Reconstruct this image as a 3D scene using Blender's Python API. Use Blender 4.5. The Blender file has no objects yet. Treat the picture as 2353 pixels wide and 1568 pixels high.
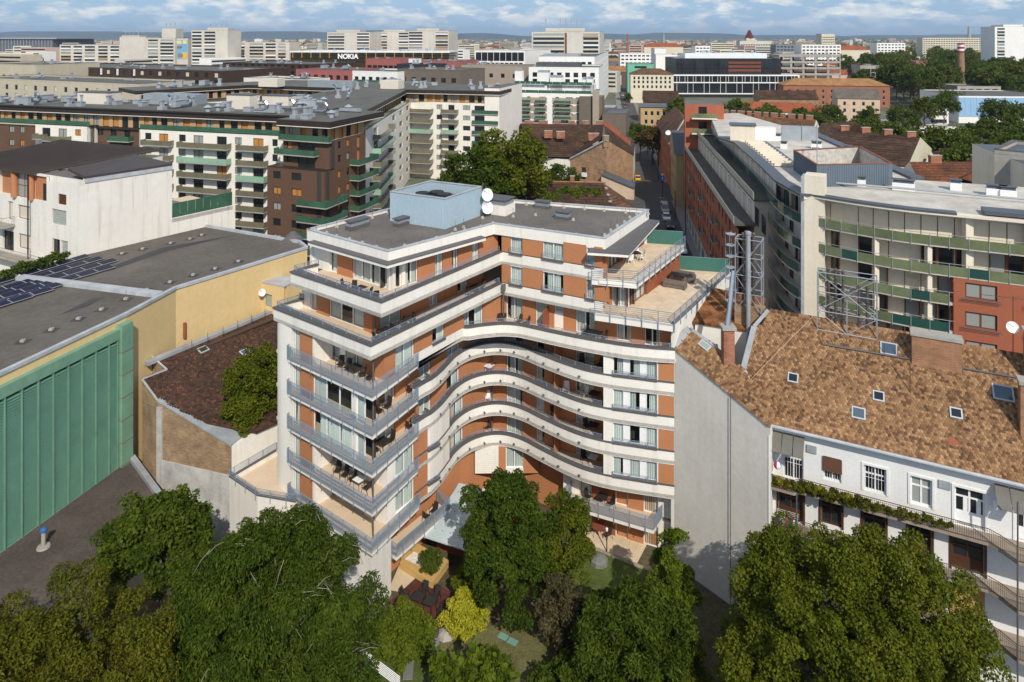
import bpy,math,random
import numpy as np
from mathutils import Vector,Matrix
R=math.radians
random.seed(11)
rng=np.random.default_rng(11)
sc=bpy.context.scene
COL=sc.collection
# ------------------------------------------------------------------ camera, sky, sun, exposure
H,F,HY,CX=42.4,1586.0,84.0,1176.5  # camera height, focal length and principal point of the photograph (2353 px wide)
cd=bpy.data.cameras.new('camera')
cam=bpy.data.objects.new('camera',cd);COL.objects.link(cam)
cam.location=(0,0,H);cam.rotation_euler=(R(90),0,0)
cd.sensor_width=36;cd.lens=36*F/2353;cd.shift_y=-(784-HY)/2353  # level camera with a dropped (shift) lens
cd.clip_start=0.5;cd.clip_end=30000
sc.camera=cam
SUN_AZ,SUN_EL=R(14),R(40)  # sun behind the camera, a little to its right
SUNV=Vector((math.sin(SUN_AZ)*math.cos(SUN_EL),-math.cos(SUN_AZ)*math.cos(SUN_EL),math.sin(SUN_EL)))
sd=bpy.data.lights.new('sun','SUN');sd.energy=4.2;sd.angle=R(0.53);sd.color=(1.0,0.93,0.82)
sun=bpy.data.objects.new('sun',sd);COL.objects.link(sun)
sun.rotation_euler=(-SUNV).to_track_quat('-Z','Y').to_euler();sun.location=(40,-60,120)
wd=bpy.data.worlds.new('World');sc.world=wd;wd.use_nodes=True
def _world():
    nt=wd.node_tree;nt.nodes.clear();N=nt.nodes.new;L=nt.links.new
    out=N('ShaderNodeOutputWorld');bg=N('ShaderNodeBackground');bg.inputs[1].default_value=0.125
    sky=N('ShaderNodeTexSky');sky.sky_type='NISHITA';sky.sun_disc=False
    sky.sun_elevation=SUN_EL;sky.sun_rotation=math.pi-SUN_AZ;sky.altitude=150
    sky.air_density=1.0;sky.dust_density=0.35;sky.ozone_density=2.5
    tc=N('ShaderNodeTexCoord');sep=N('ShaderNodeSeparateXYZ');L(tc.outputs['Generated'],sep.inputs[0])
    # clouds: flattened noise in direction space
    mp=N('ShaderNodeMapping');mp.inputs['Scale'].default_value=(1,1,3.0);mp.inputs['Location'].default_value=(3.1,.4,.2)
    L(tc.outputs['Generated'],mp.inputs[0])
    n1=N('ShaderNodeTexNoise');n1.inputs['Scale'].default_value=19;n1.inputs['Detail'].default_value=9;n1.inputs['Roughness'].default_value=.6
    n1.inputs['Distortion'].default_value=.15
    L(mp.outputs[0],n1.inputs[0])
    cr=N('ShaderNodeValToRGB');cr.color_ramp.elements[0].position=.46;cr.color_ramp.elements[1].position=.60
    L(n1.outputs[0],cr.inputs[0])
    n2=N('ShaderNodeTexNoise');n2.inputs['Scale'].default_value=44;n2.inputs['Detail'].default_value=7
    L(mp.outputs[0],n2.inputs[0])
    cc=N('ShaderNodeValToRGB')
    cc.color_ramp.elements[0].position=.32;cc.color_ramp.elements[0].color=(5.2,5.9,6.6,1)
    cc.color_ramp.elements[1].position=.66;cc.color_ramp.elements[1].color=(8.2,8.1,7.8,1)
    L(n2.outputs[0],cc.inputs[0])
    # the clear air low over the horizon is a grey blue
    low=N('ShaderNodeMapRange');low.inputs[1].default_value=0.0;low.inputs[2].default_value=.30;low.inputs[3].default_value=.92;low.inputs[4].default_value=.12
    L(sep.outputs[2],low.inputs[0])
    mb=N('ShaderNodeMix');mb.data_type='RGBA';mb.inputs[7].default_value=(2.2,3.75,5.9,1)
    L(low.outputs[0],mb.inputs[0]);L(sky.outputs[0],mb.inputs[6])
    mk=N('ShaderNodeMath');mk.operation='MULTIPLY';mk.inputs[1].default_value=.85;L(cr.outputs[0],mk.inputs[0])
    hf=N('ShaderNodeMapRange');hf.inputs[1].default_value=.004;hf.inputs[2].default_value=.03;hf.inputs[3].default_value=.12;hf.inputs[4].default_value=1
    L(sep.outputs[2],hf.inputs[0])
    mk2=N('ShaderNodeMath');mk2.operation='MULTIPLY';L(mk.outputs[0],mk2.inputs[0]);L(hf.outputs[0],mk2.inputs[1])
    mc=N('ShaderNodeMix');mc.data_type='RGBA'
    L(mk2.outputs[0],mc.inputs[0]);L(mb.outputs[2],mc.inputs[6]);L(cc.outputs[0],mc.inputs[7])
    L(mc.outputs[2],bg.inputs[0]);L(bg.outputs[0],out.inputs[0])
_world()
sc.view_settings.view_transform='Standard';sc.view_settings.look='None'
sc.view_settings.exposure=0.0;sc.view_settings.gamma=1.0;sc.view_settings.use_curve_mapping=False
try:
    sc.cycles.max_bounces=6;sc.cycles.transparent_max_bounces=8;sc.cycles.use_denoising=True
    sc.cycles.diffuse_bounces=3;sc.cycles.glossy_bounces=3
except Exception:pass

# ------------------------------------------------------------------ where a point of the photograph lies in the place
CR=dict(L2=(0,201.1,.29296),L3=(574.5,143.6,.293),L4=(1149,143.6,.293),L5=(1551,287.2,.3408),L6=(0,459.6,.3297),
          L7=(1493.7,632,.3653),L8=(1551,1034,.3408),T1=(0,0,.3418),T2=(689.4,0,.3418),T3=(1436.3,0,.3897),
          B1=(0,976.7,.3775),B2=(746.9,1149,.3662),S1=(1493.7,46,.1953),S2=(1895.9,46,.2199),S3=(1177.7,103.4,.1587),
          S4=(1436.3,344.7,.2016),S5=(1838.4,373.4,.2198),S6=(1522.4,545.8,.4058),c1=(574.5,459.6,.2931),
          c2=(1091.6,459.6,.2931),c3=(574.5,861.8,.2931),c4=(1091.6,861.8,.2931),D=(0,0,1))
def px(k,x,y):o=CR[k];return o[0]+x*o[2],o[1]+y*o[2]
def gp(x,y,z=0.0,k='D'):  # ground position of a picture point that lies at height z
    x,y=px(k,x,y);Y=F*(H-z)/(y-HY);return ((x-CX)*Y/F,Y)
def gX(x,Y):return (x-CX)*Y/F
def gz(y,Y):return H-(y-HY)*Y/F
def gl(x,P,Q):  # where the sight line of picture column x meets the ground line P-Q
    r=(x-CX)/F;dx,dy=Q[0]-P[0],Q[1]-P[1]
    t=(r*P[1]-P[0])/(dx-r*dy);return (P[0]+dx*t,P[1]+dy*t)

# ------------------------------------------------------------------ materials
def lin(c):return tuple(((v/255)/12.92 if v<=10 else ((v/255+.055)/1.055)**2.4) for v in c)
MATS={}
def M(name,rgb=None,rough=.85,var=.12,scale=.35,fine=.06,bump=0,spec=.3,metal=0,streak=0,rnd=0,dirt=None,albedo=None):
    if name in MATS:return MATS[name]
    m=bpy.data.materials.new(name);m.use_nodes=True;MATS[name]=m
    nt=m.node_tree;N=nt.nodes.new;L=nt.links.new;bs=nt.nodes['Principled BSDF']
    col=albedo if albedo else lin(rgb)
    bs.inputs['Roughness'].default_value=rough;bs.inputs['Metallic'].default_value=metal
    bs.inputs['Specular IOR Level'].default_value=spec
    base=(*col,1)
    if var==0 and fine==0 and not rnd:
        bs.inputs['Base Color'].default_value=base;return m
    geo=N('ShaderNodeNewGeometry');pos=geo.outputs['Position']
    n1=N('ShaderNodeTexNoise');n1.inputs['Scale'].default_value=scale;n1.inputs['Detail'].default_value=6;n1.inputs['Roughness'].default_value=.65
    L(pos,n1.inputs[0])
    n2=N('ShaderNodeTexNoise');n2.inputs['Scale'].default_value=scale*14;n2.inputs['Detail'].default_value=3
    L(pos,n2.inputs[0])
    a=N('ShaderNodeMapRange');a.inputs[1].default_value=.3;a.inputs[2].default_value=.7;a.inputs[3].default_value=1-var;a.inputs[4].default_value=1+var
    L(n1.outputs[0],a.inputs[0])
    b=N('ShaderNodeMapRange');b.inputs[1].default_value=.3;b.inputs[2].default_value=.7;b.inputs[3].default_value=1-fine;b.inputs[4].default_value=1+fine
    L(n2.outputs[0],b.inputs[0])
    k=N('ShaderNodeMath');k.operation='MULTIPLY';L(a.outputs[0],k.inputs[0]);L(b.outputs[0],k.inputs[1]);kk=k.outputs[0]
    if rnd:
        oi=N('ShaderNodeObjectInfo');r=N('ShaderNodeMapRange');r.inputs[3].default_value=1-rnd;r.inputs[4].default_value=1+rnd
        L(oi.outputs['Random'],r.inputs[0]);k2=N('ShaderNodeMath');k2.operation='MULTIPLY';L(kk,k2.inputs[0]);L(r.outputs[0],k2.inputs[1]);kk=k2.outputs[0]
    mix=N('ShaderNodeMix');mix.data_type='RGBA';mix.blend_type='MULTIPLY';mix.inputs[0].default_value=1
    mix.inputs[6].default_value=base;L(kk,mix.inputs[7]);cout=mix.outputs[2]
    if streak:  # rain streaks: noise drawn out down the wall
        mp=N('ShaderNodeMapping');mp.inputs['Scale'].default_value=(1.6,1.6,.09);L(pos,mp.inputs[0])
        n3=N('ShaderNodeTexNoise');n3.inputs['Scale'].default_value=1.0;n3.inputs['Detail'].default_value=5;L(mp.outputs[0],n3.inputs[0])
        s=N('ShaderNodeMapRange');s.inputs[1].default_value=.52;s.inputs[2].default_value=.78;s.inputs[3].default_value=0;s.inputs[4].default_value=streak
        L(n3.outputs[0],s.inputs[0])
        ms=N('ShaderNodeMix');ms.data_type='RGBA';ms.blend_type='MULTIPLY';ms.inputs[7].default_value=(*(dirt or (.42,.39,.34)),1)
        L(s.outputs[0],ms.inputs[0]);L(cout,ms.inputs[6]);cout=ms.outputs[2]
    L(cout,bs.inputs['Base Color'])
    if bump:
        bp=N('ShaderNodeBump');bp.inputs['Strength'].default_value=bump;bp.inputs['Distance'].default_value=.03
        L(n2.outputs[0],bp.inputs['Height']);L(bp.outputs[0],bs.inputs['Normal'])
    return m
def glass(name,tint=(.02,.025,.03),refl=.12,alpha=None,rough=.04):
    """window glass: mirrors the sky at a slant; with alpha it lets one see through to what stands behind"""
    if name in MATS:return MATS[name]
    m=bpy.data.materials.new(name);m.use_nodes=True;MATS[name]=m
    nt=m.node_tree;N=nt.nodes.new;L=nt.links.new;bs=nt.nodes['Principled BSDF']
    bs.inputs['Base Color'].default_value=(*tint,1);bs.inputs['Roughness'].default_value=rough;bs.inputs['Specular IOR Level'].default_value=.5+refl
    if alpha is not None:
        gls=N('ShaderNodeBsdfGlossy');gls.inputs[1].default_value=rough
        tr=N('ShaderNodeBsdfTransparent');tr.inputs[0].default_value=(*alpha,1)
        lw=N('ShaderNodeLayerWeight');pw=N('ShaderNodeMath');pw.operation='POWER';pw.inputs[1].default_value=4;L(lw.outputs['Facing'],pw.inputs[0])
        ad=N('ShaderNodeMath');ad.operation='MULTIPLY_ADD';ad.inputs[1].default_value=.6;ad.inputs[2].default_value=refl;ad.use_clamp=True;L(pw.outputs[0],ad.inputs[0])
        mx=N('ShaderNodeMixShader');L(ad.outputs[0],mx.inputs[0]);L(tr.outputs[0],mx.inputs[1]);L(gls.outputs[0],mx.inputs[2])
        L(mx.outputs[0],nt.nodes['Material Output'].inputs[0])
    return m
def tile_mat(name,cols,w=.2,rows=.2,rough=.9,worn=.35):
    """far tiled roof: courses too small to tell apart; near ones are built tile by tile"""
    if name in MATS:return MATS[name]
    m=bpy.data.materials.new(name);m.use_nodes=True;MATS[name]=m
    nt=m.node_tree;N=nt.nodes.new;L=nt.links.new;bs=nt.nodes['Principled BSDF'];bs.inputs['Roughness'].default_value=rough
    bs.inputs['Specular IOR Level'].default_value=.15
    tc=N('ShaderNodeTexCoord');geo=N('ShaderNodeNewGeometry')
    vo=N('ShaderNodeTexVoronoi');vo.inputs['Scale'].default_value=2.6;L(geo.outputs['Position'],vo.inputs[0])
    rp=N('ShaderNodeValToRGB');e=rp.color_ramp.elements
    e[0].color=(*lin(cols[0]),1);e[1].color=(*lin(cols[-1]),1);e[1].position=.95
    for i,c in enumerate(cols[1:-1]):q=e.new((i+1)/(len(cols)-1)*.95);q.color=(*lin(c),1)
    sp=N('ShaderNodeSeparateColor');L(vo.outputs['Color'],sp.inputs[0])
    n=N('ShaderNodeTexNoise');n.inputs['Scale'].default_value=.25;n.inputs['Detail'].default_value=8;n.inputs['Roughness'].default_value=.7;L(geo.outputs['Position'],n.inputs[0])
    ma=N('ShaderNodeMath');ma.operation='MULTIPLY_ADD';ma.inputs[1].default_value=worn;L(sp.outputs[0],ma.inputs[0]);
    mr=N('ShaderNodeMapRange');mr.inputs[1].default_value=.3;mr.inputs[2].default_value=.7;mr.inputs[3].default_value=-.1;mr.inputs[4].default_value=1-worn;L(n.outputs[0],mr.inputs[0])
    L(mr.outputs[0],ma.inputs[2]);L(ma.outputs[0],rp.inputs[0])
    wv=N('ShaderNodeTexWave');wv.bands_direction='Z';wv.inputs['Scale'].default_value=.32/rows*.5;wv.inputs['Distortion'].default_value=1.0;wv.inputs['Detail'].default_value=2;wv.inputs['Detail Scale'].default_value=4
    L(geo.outputs['Position'],wv.inputs[0])
    wm=N('ShaderNodeMapRange');wm.inputs[3].default_value=.72;wm.inputs[4].default_value=1.1;L(wv.outputs[0],wm.inputs[0])
    mx=N('ShaderNodeMix');mx.data_type='RGBA';mx.blend_type='MULTIPLY';mx.inputs[0].default_value=1;L(rp.outputs[0],mx.inputs[6]);L(wm.outputs[0],mx.inputs[7])
    L(mx.outputs[2],bs.inputs['Base Color'])
    bp=N('ShaderNodeBump');bp.inputs['Strength'].default_value=.5;bp.inputs['Distance'].default_value=.05;L(wv.outputs[0],bp.inputs['Height']);L(bp.outputs[0],bs.inputs['Normal'])
    return m
def brick_mat(name,c1,c2,mortar,scale=1.0):
    if name in MATS:return MATS[name]
    m=bpy.data.materials.new(name);m.use_nodes=True;MATS[name]=m
    nt=m.node_tree;N=nt.nodes.new;L=nt.links.new;bs=nt.nodes['Principled BSDF'];bs.inputs['Roughness'].default_value=.92
    geo=N('ShaderNodeNewGeometry');sp=N('ShaderNodeSeparateXYZ');L(geo.outputs['Position'],sp.inputs[0])
    ad=N('ShaderNodeMath');L(sp.outputs[0],ad.inputs[0]);L(sp.outputs[1],ad.inputs[1])
    cb=N('ShaderNodeCombineXYZ');L(ad.outputs[0],cb.inputs[0]);L(sp.outputs[2],cb.inputs[1])
    br=N('ShaderNodeTexBrick');br.inputs['Scale'].default_value=scale;br.inputs['Brick Width'].default_value=.5;br.inputs['Row Height'].default_value=.17;br.inputs['Mortar Size'].default_value=.02
    br.inputs['Color1'].default_value=(*lin(c1),1);br.inputs['Color2'].default_value=(*lin(c2),1);br.inputs['Mortar'].default_value=(*lin(mortar),1);br.inputs['Bias'].default_value=-.1
    L(cb.outputs[0],br.inputs[0])
    n=N('ShaderNodeTexNoise');n.inputs['Scale'].default_value=.6;n.inputs['Detail'].default_value=8;n.inputs['Roughness'].default_value=.7;L(geo.outputs['Position'],n.inputs[0])
    mr=N('ShaderNodeMapRange');mr.inputs[1].default_value=.3;mr.inputs[2].default_value=.72;mr.inputs[3].default_value=.55;mr.inputs[4].default_value=1.25;L(n.outputs[0],mr.inputs[0])
    mx=N('ShaderNodeMix');mx.data_type='RGBA';mx.blend_type='MULTIPLY';mx.inputs[0].default_value=1;L(br.outputs[0],mx.inputs[6]);L(mr.outputs[0],mx.inputs[7])
    L(mx.outputs[2],bs.inputs['Base Color'])
    return m
def leaf_mat(name,cols,rough=.6,trans=.3):
    """leaves: every leaf its own green, and every tree shifted a little"""
    if name in MATS:return MATS[name]
    m=bpy.data.materials.new(name);m.use_nodes=True;MATS[name]=m
    nt=m.node_tree;N=nt.nodes.new;L=nt.links.new;bs=nt.nodes['Principled BSDF'];bs.inputs['Roughness'].default_value=rough
    bs.inputs['Specular IOR Level'].default_value=.06
    geo=N('ShaderNodeNewGeometry');oi=N('ShaderNodeObjectInfo')
    n=N('ShaderNodeTexNoise');n.inputs['Scale'].default_value=.55;n.inputs['Detail'].default_value=4;L(geo.outputs['Position'],n.inputs[0])
    a=N('ShaderNodeMath');a.operation='MULTIPLY_ADD';a.inputs[1].default_value=.5;L(geo.outputs['Random Per Island'],a.inputs[0])
    b=N('ShaderNodeMapRange');b.inputs[1].default_value=.3;b.inputs[2].default_value=.7;b.inputs[3].default_value=-.05;b.inputs[4].default_value=.45;L(n.outputs[0],b.inputs[0]);L(b.outputs[0],a.inputs[2])
    c=N('ShaderNodeMath');c.operation='MULTIPLY_ADD';c.inputs[1].default_value=.22;L(oi.outputs['Random'],c.inputs[0]);L(a.outputs[0],c.inputs[2])
    rp=N('ShaderNodeValToRGB');e=rp.color_ramp.elements;e[0].color=(*cols[0],1);e[1].color=(*cols[-1],1)
    for i,q in enumerate(cols[1:-1]):w=e.new((i+1)/(len(cols)-1));w.color=(*q,1)
    L(c.outputs[0],rp.inputs[0]);L(rp.outputs[0],bs.inputs['Base Color'])
    t=N('ShaderNodeBsdfTranslucent');L(rp.outputs[0],t.inputs[0])
    mx=N('ShaderNodeMixShader');mx.inputs[0].default_value=trans;L(bs.outputs[0],mx.inputs[1]);L(t.outputs[0],mx.inputs[2])
    L(mx.outputs[0],nt.nodes['Material Output'].inputs[0])
    return m

# ------------------------------------------------------------------ mesh helpers
class MB:
    def __init__(s):s.v=[];s.f=[];s.m=[];s.mats=[]
    def mi(s,m):
        if m not in s.mats:s.mats.append(m)
        return s.mats.index(m)
    def face(s,pts,m):
        i=len(s.v);s.v+=[tuple(p) for p in pts];s.f.append(tuple(range(i,i+len(pts))));s.m.append(s.mi(m))
    def hexa(s,p,m,skip=()):  # p: 4 bottom (ccw from above) + 4 top
        i=len(s.v);s.v+=[tuple(q) for q in p];k=s.mi(m)
        for n,f in enumerate(((3,2,1,0),(4,5,6,7),(0,1,5,4),(1,2,6,5),(2,3,7,6),(3,0,4,7))):
            if n not in skip:s.f.append(tuple(i+q for q in f));s.m.append(k)
    def box(s,x0,x1,y0,y1,z0,z1,m,skip=()):
        s.hexa([(x0,y0,z0),(x1,y0,z0),(x1,y1,z0),(x0,y1,z0),(x0,y0,z1),(x1,y0,z1),(x1,y1,z1),(x0,y1,z1)],m,skip)
    def prism(s,pts,z0,z1,m,top=None,bottom=True):
        n=len(pts);i=len(s.v);s.v+=[(p[0],p[1],z0) for p in pts]+[(p[0],p[1],z1) for p in pts]
        k=s.mi(m);kt=s.mi(top or m)
        for a in range(n):
            b=(a+1)%n;s.f.append((i+a,i+b,i+n+b,i+n+a));s.m.append(k)
        s.f.append(tuple(i+n+a for a in range(n)));s.m.append(kt)
        if bottom:s.f.append(tuple(i+a for a in reversed(range(n))));s.m.append(k)
    def tube(s,p,q,r,m,n=6,r2=None,cap=True):
        p,q=Vector(p),Vector(q);d=(q-p)
        if d.length<1e-6:return
        d.normalize();a=d.orthogonal().normalized();b=d.cross(a);r2=r if r2 is None else r2
        i=len(s.v);k=s.mi(m)
        for c,rr in ((p,r),(q,r2)):
            for j in range(n):
                t=2*math.pi*(j+.5)/n;s.v.append(tuple(c+a*(math.cos(t)*rr)+b*(math.sin(t)*rr)))
        for j in range(n):j2=(j+1)%n;s.f.append((i+j,i+j2,i+n+j2,i+n+j));s.m.append(k)
        if cap:s.f.append(tuple(i+j for j in reversed(range(n))));s.m.append(k);s.f.append(tuple(i+n+j for j in range(n)));s.m.append(k)
    def path(s,pts,r,m,n=4):
        for a,b in zip(pts[:-1],pts[1:]):s.tube(a,b,r,m,n)
    def lathe(s,c,prof,m,n=12):
        i=len(s.v);k=s.mi(m)
        for r,z in prof:
            for j in range(n):t=2*math.pi*j/n;s.v.append((c[0]+r*math.cos(t),c[1]+r*math.sin(t),c[2]+z))
        for a in range(len(prof)-1):
            for j in range(n):j2=(j+1)%n;s.f.append((i+a*n+j,i+a*n+j2,i+(a+1)*n+j2,i+(a+1)*n+j));s.m.append(k)
        s.f.append(tuple(i+(len(prof)-1)*n+j for j in range(n)));s.m.append(k)
        s.f.append(tuple(i+j for j in reversed(range(n))));s.m.append(k)
    def ribbon(s,pts,t0,t1,z0,z1,m):
        """a wall that follows a line of ground points; t is measured outwards (to the right of the walking direction)"""
        nr=[]
        for i in range(len(pts)):
            a=pts[max(0,i-1)];b=pts[min(len(pts)-1,i+1)];dx,dy=b[0]-a[0],b[1]-a[1]
            l=math.hypot(dx,dy) or 1;k=1.0
            if 0<i<len(pts)-1:
                d1=(pts[i][0]-a[0],pts[i][1]-a[1]);l1=math.hypot(*d1) or 1
                k=1/max(.5,(d1[0]*dx+d1[1]*dy)/(l1*l))
            nr.append((dy/l*k,-dx/l*k))
        i0=len(s.v);k=s.mi(m);n=len(pts)
        for (p,q) in zip(pts,nr):
            for t,z in ((t1,z0),(t1,z1),(t0,z1),(t0,z0)):s.v.append((p[0]+q[0]*t,p[1]+q[1]*t,z))
        for a in range(n-1):
            for j in range(4):
                j2=(j+1)%4;s.f.append((i0+a*4+j,i0+(a+1)*4+j,i0+(a+1)*4+j2,i0+a*4+j2));s.m.append(k)
        s.f.append((i0,i0+1,i0+2,i0+3));s.m.append(k);e=i0+(n-1)*4;s.f.append((e+3,e+2,e+1,e));s.m.append(k)
    def data(s,name):
        me=bpy.data.meshes.new(name);me.from_pydata(s.v,[],s.f)
        for m in s.mats:me.materials.append(m)
        if len(s.mats)>1:me.polygons.foreach_set('material_index',s.m)
        me.update();return me
def offs(pts,t):
    out=[]
    for i in range(len(pts)):
        a=pts[max(0,i-1)];b=pts[min(len(pts)-1,i+1)];dx,dy=b[0]-a[0],b[1]-a[1];l=math.hypot(dx,dy) or 1
        out.append((pts[i][0]+dy/l*t,pts[i][1]-dx/l*t))
    return out
def npmesh(name,V,Fq,mat,n=4):
    me=bpy.data.meshes.new(name);V=np.asarray(V,np.float32);Fq=np.asarray(Fq,np.int32)
    me.vertices.add(len(V));me.vertices.foreach_set('co',V.ravel())
    me.loops.add(Fq.size);me.loops.foreach_set('vertex_index',Fq.ravel())
    me.polygons.add(len(Fq));me.polygons.foreach_set('loop_start',np.arange(0,Fq.size,n,dtype=np.int32))
    me.update(calc_edges=True);me.materials.append(mat);return me
def link(o,parent=None):
    COL.objects.link(o)
    if parent is not None:
        o.parent=parent
        if parent.get('_w'):o.matrix_parent_inverse=Matrix.Translation(-Vector(parent['_o']))
    return o
def tag(o,label=None,cat=None,group=None,kind=None):
    if label:o['label']=label
    if cat:o['category']=cat
    if group:o['group']=group
    if kind:o['kind']=kind
    return o
ROOTS=[]
def thing(name,label,cat,loc=(0,0,0),group=None,rz=0,world=True):
    """an Empty at the base of a thing; with world its parts are given in the coordinates of the place"""
    o=bpy.data.objects.new(name,None);COL.objects.link(o);o.location=loc;o.rotation_euler[2]=rz
    o.empty_display_size=.3
    if world:o['_w']=1;o['_o']=list(loc);ROOTS.append(o)
    return tag(o,label,cat,group)
def part(name,mb,parent=None,**kw):
    o=bpy.data.objects.new(name,mb.data(name) if isinstance(mb,MB) else mb);link(o,parent);return tag(o,**kw)
def smooth(o):
    o.data.polygons.foreach_set('use_smooth',[True]*len(o.data.polygons));return o
def copy_tree(o,parent=None):
    c=o.copy();COL.objects.link(c)
    if parent is not None:c.parent=parent
    for ch in o.children:copy_tree(ch,c)
    return c
class Fr:
    """a wall line: s runs along it from left to right as one looks at the wall, t out of it"""
    def __init__(s,o,p=None,u=None):
        s.o=o
        if p is not None:d=(p[0]-o[0],p[1]-o[1]);s.len=math.hypot(*d);u=(d[0]/s.len,d[1]/s.len)
        s.u=u;s.n=(u[1],-u[0]);s.ang=math.atan2(u[1],u[0])
    def pt(s,a,t=0):return (s.o[0]+s.u[0]*a+s.n[0]*t,s.o[1]+s.u[1]*a+s.n[1]*t)
    def p3(s,a,t,z):q=s.pt(a,t);return (q[0],q[1],z)
    def bar(s,mb,s0,s1,t0,t1,z0,z1,m,skip=()):
        a,b,c,d=s.pt(s0,t1),s.pt(s1,t1),s.pt(s1,t0),s.pt(s0,t0)
        mb.hexa([(*a,z0),(*b,z0),(*c,z0),(*d,z0),(*a,z1),(*b,z1),(*c,z1),(*d,z1)],m,skip)
    def at(s,x):  # s where picture column x meets this wall line
        r=(x-CX)/F;return (r*s.o[1]-s.o[0])/(s.u[0]-r*s.u[1])
def wall(mb,fr,s0,s1,z0,z1,holes,m,depth=.22,t=0.0,mr=None):
    """wall face with real openings: holes = [(s0, s1, z0, z1)], each with its reveal"""
    hs=[(max(s0,a),min(s1,b),max(z0,c),min(z1,d)) for a,b,c,d in holes]
    hs=[h for h in hs if h[1]-h[0]>.02 and h[3]-h[2]>.02]
    zs=sorted({z0,z1,*[h[2] for h in hs],*[h[3] for h in hs]})
    for za,zb in zip(zs[:-1],zs[1:]):
        if zb-za<1e-4:continue
        zc=(za+zb)/2;row=sorted([h for h in hs if h[2]<zc<h[3]]);x=s0
        for h in row:
            if h[0]>x+1e-4:mb.face([fr.p3(x,t,za),fr.p3(h[0],t,za),fr.p3(h[0],t,zb),fr.p3(x,t,zb)],m)
            x=max(x,h[1])
        if x<s1-1e-4:mb.face([fr.p3(x,t,za),fr.p3(s1,t,za),fr.p3(s1,t,zb),fr.p3(x,t,zb)],m)
    mr=mr or m
    for a,b,c,d in hs:
        e=t-depth
        mb.face([fr.p3(a,t,c),fr.p3(b,t,c),fr.p3(b,e,c),fr.p3(a,e,c)],mr)
        mb.face([fr.p3(a,t,d),fr.p3(a,e,d),fr.p3(b,e,d),fr.p3(b,t,d)],mr)
        mb.face([fr.p3(a,t,c),fr.p3(a,e,c),fr.p3(a,e,d),fr.p3(a,t,d)],mr)
        mb.face([fr.p3(b,t,c),fr.p3(b,t,d),fr.p3(b,e,d),fr.p3(b,e,c)],mr)
WC={}
def win_mesh(w,h,kind,frame,gl_m,panes=2,fw=.07,trans=None):
    """a window of its own: frame, mullions and panes set back; local x along the wall, y inwards, z up"""
    key=(round(w,2),round(h,2),kind,frame.name,gl_m.name,panes,trans)
    if key in WC:return WC[key]
    mb=MB();w,h=key[0],key[1]
    mb.box(0,w,0,.08,0,fw,frame);mb.box(0,w,0,.08,h-fw,h,frame)
    mb.box(0,fw,.001,.081,fw,h-fw,frame);mb.box(w-fw,w,.001,.081,fw,h-fw,frame)
    for i in range(1,panes):x=w*i/panes;mb.box(x-fw*.55,x+fw*.55,.002,.082,fw,h-fw,frame)
    if trans:mb.box(fw,w-fw,.004,.079,h*trans,h*trans+fw,frame)
    mb.face([(fw*.5,.05,fw*.5),(w-fw*.5,.05,fw*.5),(w-fw*.5,.05,h-fw*.5),(fw*.5,.05,h-fw*.5)],gl_m)
    me=mb.data('window_'+kind);WC[key]=me;return me
def put(name,me,parent,fr,s,t,z):
    o=bpy.data.objects.new(name,me);q=fr.pt(s,t);o.location=(q[0],q[1],z);o.rotation_euler[2]=fr.ang;link(o,parent);return o
def cat_rom(P,n=6,closed=False):
    out=[]
    for i in range(len(P)-1):
        p0=P[max(0,i-1)];p1=P[i];p2=P[i+1];p3=P[min(len(P)-1,i+2)]
        for k in range(n):
            t=k/n;out.append(tuple(.5*(2*b+(c-a)*t+(2*a-5*b+4*c-d)*t*t+(3*b-a-3*c+d)*t**3) for a,b,c,d in zip(p0,p1,p2,p3)))
    out.append(tuple(P[-1]));return out
def resample(P,step):
    out=[P[0]];acc=0
    for a,b in zip(P[:-1],P[1:]):
        l=math.hypot(b[0]-a[0],b[1]-a[1]);d=step-acc
        while d<=l:t=d/l;out.append((a[0]+(b[0]-a[0])*t,a[1]+(b[1]-a[1])*t));d+=step
        acc=l-(d-step)
    if math.hypot(out[-1][0]-P[-1][0],out[-1][1]-P[-1][1])>step*.4:out.append(P[-1])
    return out
# ------------------------------------------------------------------ palette of the near buildings
stucco=M('white_stucco',albedo=(.78,.745,.68),var=.05,scale=.25,fine=.03,bump=.06,streak=.26)
orange=M('orange_render',albedo=(.44,.19,.086),var=.05,scale=.4,fine=.05,bump=.08,streak=.1)
rust=M('rust_board',albedo=(.27,.085,.042),var=.08,scale=.6,rough=.6)
coping=M('grey_sheet_metal',albedo=(.105,.10,.102),var=.12,scale=.9,rough=.55)
felt=M('bitumen_felt',albedo=(.145,.131,.117),var=.22,scale=.22,fine=.1,bump=.1)
railm=M('blue_grey_railing',albedo=(.175,.225,.285),var=.05,rough=.45,spec=.5)
deckm=M('sand_terrace',albedo=(.62,.485,.345),var=.07,scale=.5,fine=.05)
slabm=M('terrace_slab',albedo=(.66,.53,.38),var=.05,scale=.7,fine=.05,rnd=.09)
pvc=M('white_frame',albedo=(.80,.80,.80),var=.03,rough=.4,spec=.5)
curt=M('grey_curtain',albedo=(.56,.58,.57),var=.06,scale=1.5,rnd=.16)
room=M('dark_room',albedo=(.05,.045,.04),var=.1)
paneg=glass('clear_pane',refl=.07,alpha=(.88,.94,.92))
teal=M('teal_screen',albedo=(.05,.15,.12),var=.08,rough=.5)
lead=M('zinc_sheet',albedo=(.40,.42,.44),var=.2,scale=.8,rough=.5,spec=.5)
pipe_m=M('downpipe_grey',albedo=(.12,.115,.11),var=.05,rough=.5)
fdark=M('dark_frame',albedo=(.022,.02,.019),var=.05,rough=.5)
FH=2.95
def fl(k):return FH*k
C0=(-10.9,53.2);I0=(-1.0,66.8)
uR=(.577,.817)
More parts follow.
